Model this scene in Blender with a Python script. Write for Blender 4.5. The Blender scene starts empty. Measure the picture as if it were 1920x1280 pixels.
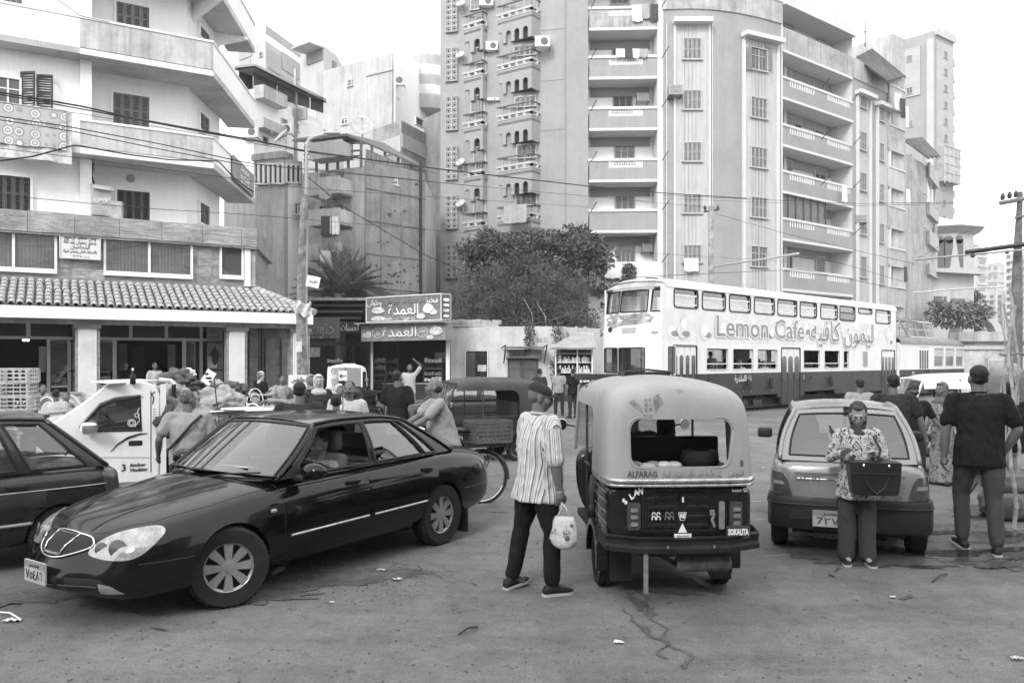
import bpy,bmesh,math,random
from mathutils import Vector,Matrix,noise
from mathutils.bvhtree import BVHTree
import numpy as np
R=math.radians
rnd=random.Random(7)
S=bpy.context.scene
COL=S.collection
F=1493.0;HY=676.0;H=1.8
cam_d=bpy.data.cameras.new('camera');cam=bpy.data.objects.new('camera',cam_d);COL.objects.link(cam)
cam.location=(0,0,H);cam.rotation_euler=(R(90),0,0)
cam_d.sensor_width=36;cam_d.lens=36*F/1920;cam_d.shift_y=36/1920
cam_d.clip_start=0.05;cam_d.clip_end=3000
S.camera=cam
W=bpy.data.worlds.new('World');S.world=W;W.use_nodes=True
nt=W.node_tree;nt.nodes.clear()
out=nt.nodes.new('ShaderNodeOutputWorld');bg=nt.nodes.new('ShaderNodeBackground')
sky=nt.nodes.new('ShaderNodeTexSky');sky.sky_type='NISHITA';sky.sun_disc=False
sky.sun_elevation=R(33);sky.sun_rotation=R(205);sky.dust_density=4;sky.air_density=1.2
bw=nt.nodes.new('ShaderNodeRGBToBW');mx=nt.nodes.new('ShaderNodeMixRGB')
mx.inputs[0].default_value=0.72;mx.inputs[2].default_value=(13.5,13.5,13.5,1)
nt.links.new(sky.outputs[0],bw.inputs[0]);nt.links.new(bw.outputs[0],mx.inputs[1])
nt.links.new(mx.outputs[0],bg.inputs[0]);bg.inputs[1].default_value=0.13
nt.links.new(bg.outputs[0],out.inputs[0])
sl=bpy.data.lights.new('sun','SUN');sl.energy=1.5;sl.angle=R(16);sl.color=(1,1,1)
sun=bpy.data.objects.new('sun',sl);COL.objects.link(sun)
sd=Vector((math.sin(R(205))*math.cos(R(33)),math.cos(R(205))*math.cos(R(33)),math.sin(R(33))))
sun.rotation_euler=sd.to_track_quat('Z','Y').to_euler();sun.location=(0,0,60)
vs=S.view_settings;vs.view_transform='Standard';vs.look='None';vs.gamma=1
vs.use_curve_mapping=False;vs.exposure=0.66
S.cycles.max_bounces=8;S.cycles.transparent_max_bounces=12;S.cycles.volume_bounces=1
S.cycles.diffuse_bounces=3;S.cycles.glossy_bounces=3
def P(px,py,D):return Vector(((px-960)/F*D,D,H+(HY-py)/F*D))
def G(px,py,z=0.0):
 D=(H-z)*F/(py-HY);return Vector(((px-960)/F*D,D,z))
def V(*a):return Vector(a)
MATS={}
def mat(name,base=.5,rough=.6,metal=0,var=.12,scale=2.0,bump=0,bscale=40,streak=0,sscale=1.2,coat=0,spec=.22,blotch=0,trans=None,coords='Object',emit=0,wave=None):
 if name in MATS:return MATS[name]
 m=bpy.data.materials.new(name);m.use_nodes=True;t=m.node_tree;N=t.nodes;L=t.links
 b=N['Principled BSDF'];tc=N.new('ShaderNodeTexCoord');co=tc.outputs[coords]
 def nz(sc,det=6,vec=co,ro=.6):
  n=N.new('ShaderNodeTexNoise');n.inputs['Scale'].default_value=sc;n.inputs['Detail'].default_value=det
  n.inputs['Roughness'].default_value=ro;L.new(vec,n.inputs['Vector']);return n.outputs['Fac']
 def mr(v,a,b_,c,d):
  n=N.new('ShaderNodeMapRange');L.new(v,n.inputs[0])
  for i,x in enumerate((a,b_,c,d)):n.inputs[i+1].default_value=x
  return n.outputs[0]
 def mul(a,b_,op='MULTIPLY'):
  n=N.new('ShaderNodeMath');n.operation=op
  for i,x in enumerate((a,b_)):
   if isinstance(x,(int,float)):n.inputs[i].default_value=x
   else:L.new(x,n.inputs[i])
  return n.outputs[0]
 v=mr(nz(scale),.3,.7,1-var,1+var)
 v2=mr(nz(scale*9,3),.3,.7,1-var*.5,1+var*.5);v=mul(v,v2)
 if streak:
  mp=N.new('ShaderNodeMapping');mp.inputs['Scale'].default_value=(sscale*2.2,sscale*2.2,sscale*.16);L.new(co,mp.inputs[0])
  v=mul(v,mr(nz(1.6,8,mp.outputs[0],.7),.42,.66,1,1-streak))
 if blotch:v=mul(v,mr(nz(scale*.35,9,ro=.72),.5,.62,1,1-blotch))
 if wave:
  w=N.new('ShaderNodeTexWave');w.inputs['Scale'].default_value=wave[0];w.bands_direction=wave[1];L.new(co,w.inputs[0])
  w.inputs['Distortion'].default_value=wave[3]if len(wave)>3 else 0
  v=mul(v,mr(w.outputs['Fac'],.35,.65,1-wave[2],1))
 v=mul(v,base)
 L.new(v,b.inputs['Base Color'])
 b.inputs['Roughness'].default_value=rough;b.inputs['Metallic'].default_value=metal
 b.inputs['Specular IOR Level'].default_value=spec
 if rough>.12:L.new(mr(nz(scale*3,4),.3,.7,max(.02,rough-.1),min(1,rough+.1)),b.inputs['Roughness'])
 if coat:b.inputs['Coat Weight'].default_value=coat;b.inputs['Coat Roughness'].default_value=.04
 if bump:
  bp=N.new('ShaderNodeBump');bp.inputs['Strength'].default_value=1;bp.inputs['Distance'].default_value=bump
  L.new(nz(bscale,5),bp.inputs['Height']);L.new(bp.outputs[0],b.inputs['Normal'])
 MATS[name]=m;return m
def mglass(name,tint=.7,fr=1.5,extra=.0,rough=.0):
 if name in MATS:return MATS[name]
 m=bpy.data.materials.new(name);m.use_nodes=True;t=m.node_tree;N=t.nodes;L=t.links;N.clear()
 o=N.new('ShaderNodeOutputMaterial');tr=N.new('ShaderNodeBsdfTransparent');tr.inputs[0].default_value=(tint,tint,tint,1)
 gl=N.new('ShaderNodeBsdfGlossy');gl.inputs['Roughness'].default_value=rough;gl.inputs[0].default_value=(.95,.95,.95,1)
 lw=N.new('ShaderNodeLayerWeight');lw.inputs[0].default_value=.5;pw=N.new('ShaderNodeMath');pw.operation='POWER';pw.inputs[1].default_value=4.2;L.new(lw.outputs['Facing'],pw.inputs[0]);mxx=N.new('ShaderNodeMixShader')
 f0=((fr-1)/(fr+1))**2;ad=N.new('ShaderNodeMath');ad.operation='MULTIPLY_ADD';ad.use_clamp=True;ad.inputs[1].default_value=1-f0;ad.inputs[2].default_value=f0*1.8+extra;L.new(pw.outputs[0],ad.inputs[0])
 L.new(ad.outputs[0],mxx.inputs[0]);L.new(tr.outputs[0],mxx.inputs[1]);L.new(gl.outputs[0],mxx.inputs[2]);L.new(mxx.outputs[0],o.inputs[0])
 MATS[name]=m;return m
def memit(name,s):
 if name in MATS:return MATS[name]
 m=mat(name,.8,.5);b=m.node_tree.nodes['Principled BSDF'];b.inputs['Emission Color'].default_value=(1,1,1,1);b.inputs['Emission Strength'].default_value=s;return m
class MB:
 def __init__(s,M=None):s.v=[];s.f=[];s.m=[];s.M=M or Matrix();s.k=0
 def add(s,vs_,fs):
  o=len(s.v);s.v+=[tuple(s.M@Vector(p))for p in vs_]
  s.f+=[tuple(i+o for i in f)for f in fs];s.m+=[s.k]*len(fs);return s
 def box(s,c,d,rz=0,rx=0,ry=0,tap=1.0):
  a,b,e=d[0]/2,d[1]/2,d[2]/2
  p=[Vector(q)for q in((-a,-b,-e),(a,-b,-e),(a,b,-e),(-a,b,-e),(-a*tap,-b*tap,e),(a*tap,-b*tap,e),(a*tap,b*tap,e),(-a*tap,b*tap,e))]
  Rm=Matrix.Rotation(rz,3,'Z')@Matrix.Rotation(ry,3,'Y')@Matrix.Rotation(rx,3,'X')
  return s.add([Rm@q+Vector(c)for q in p],[(3,2,1,0),(4,5,6,7),(0,1,5,4),(1,2,6,5),(2,3,7,6),(3,0,4,7)])
 def b2(s,x0,x1,y0,y1,z0,z1):return s.box(((x0+x1)/2,(y0+y1)/2,(z0+z1)/2),(abs(x1-x0),abs(y1-y0),abs(z1-z0)))
 def prism(s,poly,z0,z1):
  n=len(poly);a=sum(poly[i][0]*poly[(i+1)%n][1]-poly[(i+1)%n][0]*poly[i][1]for i in range(n))
  if a<0:poly=poly[::-1]
  return s.add([(x,y,z0)for x,y in poly]+[(x,y,z1)for x,y in poly],[tuple(range(n))[::-1],tuple(range(n,2*n))]+[(i,(i+1)%n,n+(i+1)%n,n+i)for i in range(n)])
 def extr(s,poly,o,ax,ay,d):
  o,ax,ay,d=map(Vector,(o,ax,ay,d));n=len(poly)
  p=[o+ax*a+ay*b for a,b in poly];q=[x+d for x in p]
  fs=[tuple(range(n)),tuple(range(n,2*n))[::-1]]+[(i,n+i,n+(i+1)%n,(i+1)%n)for i in range(n)]
  a=sum(poly[i][0]*poly[(i+1)%n][1]-poly[(i+1)%n][0]*poly[i][1]for i in range(n))
  if a*ax.cross(ay).dot(d)>0:fs=[f[::-1]for f in fs]
  return s.add(p+q,fs)
 def tube(s,pts,r,seg=6,caps=True):
  pts=[Vector(p)for p in pts];n=len(pts);rr=r if isinstance(r,(list,tuple))else[r]*n
  vs_=[];up=None
  for i,p in enumerate(pts):
   d=(pts[min(i+1,n-1)]-pts[max(i-1,0)])
   d=d.normalized()if d.length>1e-9 else Vector((0,0,1))
   if up is None:up=Vector((0,0,1))if abs(d.z)<.9 else Vector((1,0,0))
   a=d.cross(up);a=a.normalized()if a.length>1e-6 else d.orthogonal().normalized();b=a.cross(d);up=b
   vs_+=[p+(a*math.cos(t)+b*math.sin(t))*rr[i]for t in[2*math.pi*k/seg for k in range(seg)]]
  fs=[(i*seg+k,i*seg+(k+1)%seg,(i+1)*seg+(k+1)%seg,(i+1)*seg+k)for i in range(n-1)for k in range(seg)]
  if caps:fs+=[tuple(range(seg))[::-1],tuple(range((n-1)*seg,n*seg))]
  return s.add(vs_,fs)
 def lathe(s,prof,seg=24,c=(0,0,0),axis='Z',closed=False):
  n=len(prof);vs_=[]
  for r,h in prof:
   for k in range(seg):
    t=2*math.pi*k/seg;q=Vector((r*math.cos(t),r*math.sin(t),h))
    if axis=='Y':q=Vector((q.x,q.z,-q.y))
    if axis=='X':q=Vector((q.z,q.y,-q.x))
    vs_.append(q+Vector(c))
  rng=n if closed else n-1
  return s.add(vs_,[(i*seg+k,i*seg+(k+1)%seg,((i+1)%n)*seg+(k+1)%seg,((i+1)%n)*seg+k)for i in range(rng)for k in range(seg)])
 def ell(s,c,r,seg=12,rings=8,rz=0,rx=0):
  vs_=[];Rm=Matrix.Rotation(rz,3,'Z')@Matrix.Rotation(rx,3,'X')
  for i in range(rings+1):
   a=math.pi*i/rings-math.pi/2
   for k in range(seg):
    t=2*math.pi*k/seg
    vs_.append(Rm@Vector((r[0]*math.cos(a)*math.cos(t),r[1]*math.cos(a)*math.sin(t),r[2]*math.sin(a)))+Vector(c))
  return s.add(vs_,[(i*seg+k,i*seg+(k+1)%seg,(i+1)*seg+(k+1)%seg,(i+1)*seg+k)for i in range(rings)for k in range(seg)])
 def grid(s,fn,nu,nv,flip=False):
  vs_=[fn(i/nu,j/nv)for i in range(nu+1)for j in range(nv+1)]
  fs=[(i*(nv+1)+j,(i+1)*(nv+1)+j,(i+1)*(nv+1)+j+1,i*(nv+1)+j+1)for i in range(nu)for j in range(nv)]
  if flip:fs=[f[::-1]for f in fs]
  return s.add(vs_,fs)
 def quad(s,a,b,c,d):return s.add([a,b,c,d],[(0,1,2,3)])
 def rings(s,rg,caps=True):
  n=len(rg[0]);vs_=[p for r in rg for p in r]
  fs=[(i*n+k,i*n+(k+1)%n,(i+1)*n+(k+1)%n,(i+1)*n+k)for i in range(len(rg)-1)for k in range(n)]
  if caps:fs+=[tuple(range(n))[::-1],tuple(range((len(rg)-1)*n,len(rg)*n))]
  return s.add(vs_,fs)
 def mesh(s,name,mats,smooth=False):
  me=bpy.data.meshes.new(name);me.from_pydata(s.v,[],s.f)
  for m in(mats if isinstance(mats,(list,tuple))else[mats]):me.materials.append(m)
  if any(s.m):me.polygons.foreach_set('material_index',s.m)
  if smooth:me.polygons.foreach_set('use_smooth',[True]*len(me.polygons))
  me.update();return me
def link(name,me,parent=None,label=None,loc=None):
 o=bpy.data.objects.new(name,me);COL.objects.link(o)
 if parent:o.parent=parent
 if label:o['label']=label
 if loc is not None:o.location=loc
 return o
def part(mb,name,mats,parent=None,smooth=False,bevel=0,label=None,sub=0,auto=None,wn=False):
 me=mb.mesh(name,mats,smooth);o=link(name,me,parent,label)
 if auto:me.set_sharp_from_angle(angle=R(auto))if hasattr(me,'set_sharp_from_angle')else None
 if bevel:
  b=o.modifiers.new('bevel','BEVEL');b.width=bevel;b.segments=2 if smooth else 1;b.limit_method='ANGLE';b.angle_limit=R(40)
 if sub:
  m=o.modifiers.new('sub','SUBSURF');m.levels=sub;m.render_levels=sub
 return o
def thing(name,label,cat,loc=(0,0,0),rz=0,group=None,sc=1):
 o=bpy.data.objects.new(name,None);COL.objects.link(o);o.location=loc;o.rotation_euler=(0,0,rz);o.scale=(sc,sc,sc)
 o.empty_display_size=.2;o['label']=label;o['category']=cat
 if group:o['group']=group
 return o
def tag(o,label,cat,group=None):
 o['label']=label;o['category']=cat
 if group:o['group']=group
 return o
def struct(o):o['kind']='structure';return o
def stuff(o):o['kind']='stuff';return o
def dup(o,parent=None,loc=None,rz=None,label=None):
 c=o.copy();COL.objects.link(c);c.parent=parent
 if loc is not None:c.location=loc
 if rz is not None:c.rotation_euler=(0,0,rz)
 if label:c['label']=label
 for ch in o.children:dup(ch,c)
 return c
def bake(o):
 dg=bpy.context.evaluated_depsgraph_get();dg.update()
 me=bpy.data.meshes.new_from_object(o.evaluated_get(dg));o.modifiers.clear();o.data=me;return o
def cut(o,cutter_mb):
 c=link('cutter',cutter_mb.mesh('cutter',[o.data.materials[0]]if o.data.materials else[]),None)
 c.matrix_world=o.matrix_world.copy()if False else Matrix();bm_=o.modifiers.new('b','BOOLEAN');bm_.operation='DIFFERENCE';bm_.object=c;bm_.solver='EXACT'
 par,loc,rot,sc=o.parent,o.location.copy(),o.rotation_euler.copy(),o.scale.copy()
 o.parent=None;o.location=(0,0,0);o.rotation_euler=(0,0,0);o.scale=(1,1,1);bpy.context.view_layer.update()
 bake(o);o.parent=par;o.location=loc;o.rotation_euler=rot;o.scale=sc
 bpy.data.objects.remove(c);return o
def bvh(o):
 bm_=bmesh.new();bm_.from_mesh(o.data);t=BVHTree.FromBMesh(bm_);bm_.free();return t
def rounded(x0,x1,y0,y1,r,n=4):
 p=[]
 for cx,cy,a0 in((x1-r,y1-r,0),(x0+r,y1-r,90),(x0+r,y0+r,180),(x1-r,y0+r,270)):
  for k in range(n+1):a=R(a0+90*k/n);p.append((cx+r*math.cos(a),cy+r*math.sin(a)))
 return p
def panel(tree,poly,org,ax,ay,d,off=.004,grid=(8,4),thick=.006,dist=3):
 """polygon in frame (org, ax, ay) cast along d on a body surface; returns MB of the raised panel"""
 org,ax,ay,d=map(Vector,(org,ax,ay,d));bm_=bmesh.new()
 vs_=[bm_.verts.new((a,b,0))for a,b in poly];bm_.faces.new(vs_)
 xs=[p[0]for p in poly];ys=[p[1]for p in poly]
 for k in range(1,grid[0]):
  x=min(xs)+(max(xs)-min(xs))*k/grid[0]
  bmesh.ops.bisect_plane(bm_,geom=bm_.verts[:]+bm_.edges[:]+bm_.faces[:],plane_co=(x,0,0),plane_no=(1,0,0))
 for k in range(1,grid[1]):
  y=min(ys)+(max(ys)-min(ys))*k/grid[1]
  bmesh.ops.bisect_plane(bm_,geom=bm_.verts[:]+bm_.edges[:]+bm_.faces[:],plane_co=(0,y,0),plane_no=(0,1,0))
 bm_.normal_update();bm_.verts.index_update();flip=ax.cross(ay).dot(d)>0
 out_,inn=[],[]
 for v in bm_.verts:
  o=org+ax*v.co.x+ay*v.co.y;h=tree.ray_cast(o,d,dist)
  if h[0]is None:h=tree.find_nearest(o+d*.3)
  n=h[1]if h[1].dot(d)<0 else-h[1]
  out_.append(h[0]+n*off);inn.append(h[0]-n*thick)
 mb=MB();n=len(out_);fs=[tuple(v.index for v in f.verts)for f in bm_.faces]
 if flip:fs=[f[::-1]for f in fs]
 for e in bm_.edges:
  if len(e.link_faces)==1:
   f=e.link_faces[0];l=[v.index for v in f.verts];a,b=e.verts[0].index,e.verts[1].index
   if(l.index(a)+1)%len(l)!=l.index(b):a,b=b,a
   fs.append((b,a,a+n,b+n)if not flip else(a,b,b+n,a+n))
 bm_.free();return mb.add(out_+inn,fs)
def seam(tree,pts,org,ax,ay,d,r=.004,closed=False,n=6,push=0.0):
 org,ax,ay,d=map(Vector,(org,ax,ay,d));out_=[]
 if closed:pts=list(pts)+[pts[0]]
 for i in range(len(pts)-1):
  for k in range(n):
   t=k/n;a=pts[i][0]*(1-t)+pts[i+1][0]*t;b=pts[i][1]*(1-t)+pts[i+1][1]*t
   h=tree.ray_cast(org+ax*a+ay*b,d,3)
   if h[0]is not None:out_.append(h[0]-d*push)
 h=tree.ray_cast(org+ax*pts[-1][0]+ay*pts[-1][1],d,3)
 if h[0]is not None:out_.append(h[0]-d*push)
 return MB().tube(out_,r,6)if len(out_)>1 else MB().box((0,0,-1),(.01,.01,.01))
AR={}
def _ar():
 base=0xFE8D
 order='ا2 ب4 ة2 ت4 ث4 ج4 ح4 خ4 د2 ذ2 ر2 ز2 س4 ش4 ص4 ض4 ط4 ظ4 ع4 غ4 ف4 ق4 ك4 ل4 م4 ن4 ه4 و2 ى2 ي4'.split()
 c=base
 for o in order:
  n=int(o[1]);AR[o[0]]=(c,n);c+=n
 AR['ئ']=(0xFE89,4);AR['أ']=(0xFE83,2);AR['إ']=(0xFE87,2);AR['آ']=(0xFE81,2)
_ar()
def shape_ar(t):
 o=[]
 for w in t.split(' '):
  g=''
  for i,ch in enumerate(w):
   if ch not in AR:g+=ch;continue
   c,n=AR[ch];pv=i>0 and w[i-1]in AR and AR[w[i-1]][1]==4
   nx=i+1<len(w)and w[i+1]in AR and n==4
   g+=chr(c+(3 if pv and nx else 1 if pv else 2 if nx else 0)if n==4 else c+(1 if pv else 0))
  if all(x not in AR for x in w):g=g[::-1]
  o.append(g)
 return' '.join(o)[::-1]
def text(s_,size,mats,parent,o,ax,ay,name='lettering',ar=True,depth=.004,width=None,bold=0,label=None,proj=None,align='CENTER',sx=1):
 """lettering in the frame (o, ax, ay) of its parent; proj=(tree, dir) wraps it on a body"""
 cu=bpy.data.curves.new(name,'FONT');cu.body=shape_ar(s_)if ar else s_;cu.size=size;cu.align_x=align;cu.align_y='CENTER'
 cu.extrude=0 if proj else depth;cu.offset=bold;cu.resolution_u=2;cu.space_line=.8 if ar else 1
 t=bpy.data.objects.new(name,cu);COL.objects.link(t);bpy.context.view_layer.update()
 me=bpy.data.meshes.new_from_object(t.evaluated_get(bpy.context.evaluated_depsgraph_get()));bpy.data.objects.remove(t)
 me.name=name;o,ax,ay=Vector(o),Vector(ax).normalized(),Vector(ay).normalized();nn=ax.cross(ay)
 xs=[v.co.x for v in me.vertices]or[0,1]
 if width:sx=width/max(1e-4,max(xs)-min(xs))
 for v in me.vertices:
  p=o+ax*v.co.x*sx+ay*v.co.y+nn*v.co.z
  if proj:
   h=proj[0].ray_cast(p,Vector(proj[1]),3)
   if h[0]is not None:p=h[0]-Vector(proj[1]).normalized()*(proj[2]if len(proj)>2 else.006)
  v.co=p
 me.materials.clear();me.materials.append(mats);return link(name,me,parent,label)
# materials in use
plaster=mat('pale_plaster',.86,.85,var=.04,scale=.7,streak=.05,sscale=2.2,bump=.006,bscale=14,blotch=.05)
plaster2=mat('worn_grey_plaster',.47,.9,var=.12,scale=.9,streak=.30,bump=.008,bscale=12,blotch=.22)
conc=mat('stained_concrete',.40,.9,var=.16,scale=1.2,streak=.35,bump=.008,bscale=16,blotch=.25)
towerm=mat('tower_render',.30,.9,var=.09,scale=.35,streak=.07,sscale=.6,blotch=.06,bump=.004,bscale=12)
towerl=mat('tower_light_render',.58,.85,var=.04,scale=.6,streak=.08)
towerd=mat('tower_dark_band',.26,.9,var=.07,scale=.6)  # slightly darker render for lintel bands, joints and prow slabs
brickm=mat('rough_brick_render',.27,.95,var=.16,scale=1.1,streak=.25,bump=.02,bscale=9,blotch=.25)
farm=mat('far_render',.44,.9,var=.06,scale=.3,streak=.12)
fard=mat('far_brick',.36,.9,var=.10,scale=.4)
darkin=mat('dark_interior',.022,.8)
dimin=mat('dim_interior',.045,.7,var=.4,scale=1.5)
shutm=mat('old_wood_shutter',.17,.7,var=.2,scale=4)
shutg=mat('grey_wood_shutter',.30,.7,var=.15,scale=4)
shutw=mat('pale_shutter',.5,.7,var=.1,scale=4)
alu=mat('aluminium_frame',.6,.4,metal=.3,var=.05)
white=mat('white_paint',.74,.5,var=.05,scale=2,streak=.06)
winm=mat('dark_pane',.05,.08,var=.3,scale=.8,spec=.8)
stonem=mat('cladding_stone',.25,.6,var=.28,scale=1.3,bump=.003,bscale=20,wave=None,streak=0)
tilem=mat('clay_roof_tile',.36,.85,var=.3,scale=3,bump=.003,bscale=30)
marble=mat('pale_marble',.62,.35,var=.08,scale=2.5,blotch=.2)
ironm=mat('dark_iron',.05,.5,var=.3,scale=6)
steel=mat('worn_steel',.35,.4,metal=.6,var=.2,scale=6)
cable=mat('black_cable',.03,.6)
cloths=[mat('cloth_white',.72,.9,var=.06,scale=5),mat('cloth_grey',.32,.9,var=.15,scale=5),mat('cloth_dark',.07,.9,var=.2,scale=5),mat('cloth_mid',.5,.9,var=.3,scale=7)]
woodm=mat('weathered_wood',.16,.8,var=.3,scale=6,bump=.004,bscale=30)
blackp=mat('black_letter',.025,.5)
whitel=mat('white_letter',.8,.5,var=.02)
class TH:
 def __init__(s,name,label,cat,loc,group=None,rz=0,sc=1):
  s.L=Vector(loc);s.t=thing(name,label,cat,loc,rz,group,sc);s.rz=rz
  s.Mi=(Matrix.Translation(s.L)@Matrix.Rotation(rz,4,'Z')).inverted()
 def mb(s):return MB(s.Mi)
 def part(s,mb,name,m,**k):return part(mb,name,m,k.pop('parent',s.t),**k)
 def to(s,w):return s.Mi@Vector(w)
def onwall(A,B,px):
 k=(px-960)/F;dx,dy=B[0]-A[0],B[1]-A[1]
 t=(k*A[1]-A[0])/(dx-k*dy);return A[0]+dx*t,A[1]+dy*t
def zat(D,py):return H+(HY-py)/F*D
def W2(px,D):return((px-960)/F*D,D)
_wc={}
def win_mesh(kind,w,h,n):
 key=(kind,round(w,1),round(h,1),n)
 if key in _wc:return _wc[key]
 w,h=key[1],key[2]
 fr=MB();t=.06
 fr.b2(-w/2,-w/2+t,-.07,.05,0,h);fr.b2(w/2-t,w/2,-.07,.05,0,h);fr.b2(-w/2+t,w/2-t,-.07,.05,h-t,h);fr.b2(-w/2-.05,w/2+.05,-.12,.05,-.06,0)
 leaves=[]
 iw=(w-2*t)/n
 if kind=='louvre':
  for k in range(n):
   m=MB();x0=-w/2+t+k*iw+.01;x1=x0+iw-.02;f=.05
   m.b2(x0,x0+f,-.03,.01,0,h-t);m.b2(x1-f,x1,-.03,.01,0,h-t)
   for z in(0,(h-t)*.48,h-t-f):m.b2(x0+f,x1-f,-.028,.008,z,z+f)
   nz=max(6,int(h/.075))
   for q in range(nz):
    z=f+(h-t-2*f)*(q+.5)/nz;m.box(((x0+x1)/2,-.008,z),(x1-x0-2*f,.045,.012),rx=R(-38))
   m.b2(x0+f,x1-f,.012,.02,f,h-t-f);leaves.append(('shutter',m))
 else:
  m=MB();m.b2(-w/2+t,w/2-t,.01,.02,0,h-t);leaves.append(('pane',m))
  m=MB()
  for k in range(1,n):x=-w/2+t+k*iw;m.b2(x-.025,x+.025,-.03,.008,0,h-t)
  if n>1:m.b2(-w/2+t,w/2-t,-.022,.006,h*.62,h*.62+.035);leaves.append(('mullion',m))
 _wc[key]=(fr,leaves);return _wc[key]
_wm={}
def window(parent,pos,rz,w,h,kind='louvre',n=2,fm=None,lm=None,curtain=None):
 """frame is the part, its leaves and pane are sub-parts; pos is local to parent"""
 fm=fm or towerl;lm=lm or shutg;key=(kind,round(w,1),round(h,1),n,fm.name,lm.name)
 if key not in _wm:
  fr,lv=win_mesh(kind,w,h,n)
  _wm[key]=(fr.mesh('window',fm),[(a,m.mesh(a,lm if a=='shutter'else(winm if a=='pane'else fm)))for a,m in lv])
 me,lv=_wm[key];o=link('window',me,parent,None,pos);o.rotation_euler=(0,0,rz)
 for a,m in lv:link(a,m,o)
 return o
class Bld(TH):
 """a building from wall corners given as (bearing, distance)"""
 def __init__(s,name,label,pts,z1,m,z0=0,back=None,group=None,roofm=None):
  s.pts=[W2(*p)for p in pts];c=s.pts[len(s.pts)//2];super().__init__(name,label,'building',(c[0],c[1],0),group);s.z1=z1
  bk=back or 8;rr=lambda p:(p[0]*(1+bk/p[1]),p[1]+bk)if bk>=19 else(p[0],p[1]+bk)
  q=list(s.pts)+[rr(s.pts[-1]),rr(s.pts[0])]if back!=0 else s.pts
  s.part(s.mb().prism(q,z0,z1),'wall',m)
 def seg(s,i):return s.pts[i],s.pts[i+1]
 def ang(s,i):a,b=s.seg(i);return math.atan2(b[1]-a[1],b[0]-a[0])
 def pos(s,i,px,py=None,out=0):
  a,b=s.seg(i);x,y=onwall(a,b,px);th=s.ang(i);z=zat(y,py)if py is not None else 0
  return Vector((x+math.sin(th)*out,y-math.cos(th)*out,z))
 def win(s,i,px0,px1,py0,py1,kind='louvre',n=2,fm=None,lm=None,out=.02):
  a=s.pos(i,px0,py1,out);b=s.pos(i,px1,py1,out);c=(a+b)/2;h=zat(c.y,py0)-zat(c.y,py1)
  c.z=zat(c.y,py1);return window(s.t,s.to(c),s.ang(i),(b-a).length,h,kind,n,fm,lm)
 def box(s,i,px0,px1,py0,py1,out,dep,mb=None):
  mb=mb or s.mb();a=s.pos(i,px0,py1,0);b=s.pos(i,px1,py1,0);th=s.ang(i);nrm=Vector((math.sin(th),-math.cos(th),0))
  h=zat((a.y+b.y)/2,py0)-zat((a.y+b.y)/2,py1);c=(a+b)/2+nrm*(out+dep/2);c.z=zat((a.y+b.y)/2,py1)+h/2
  return mb.box(c,((b-a).length,dep,h),rz=th)
for k,(x,w,h,y)in enumerate(((-27,13,15,-11),(-13,14,13,-13),(2,15,16,-12),(18,14,14,-13),(33,14,17,-9))):
 bb_=TH('street_house',('grey','pale','tall pale','plain','dark')[k]+' plastered house on the near side of the street, behind the camera','building',(x,y,0));m_=(plaster2,plaster,plaster2,conc,plaster2)[k]
 bb_.part(bb_.mb().b2(x-w/2,x+w/2,y-8,y,0,h),'wall',m_);bb_.part(bb_.mb().b2(x-w/2,x+w/2,y,y+1.2,3.3,3.5),'shop_canopy',conc)
 for r in range(1,int(h/3)):
  for c in range(4):
   xx=x-w/2+w*(c+.5)/4;o=window(bb_.t,bb_.to((xx,y+.02,r*3+1)),math.pi,1.1,1.3,'louvre',2,towerl,shutg)
   if c%2:bb_.part(bb_.mb().b2(xx-1.2,xx+1.2,y,y+1,r*3+.1,r*3+1),'balcony',conc)
 for c in range(3):xx=x-w/2+w*(c+.5)/3;bb_.part(bb_.mb().b2(xx-1.6,xx+1.6,y,y+.05,0,2.8),'shutter_door',shutm)
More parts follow.
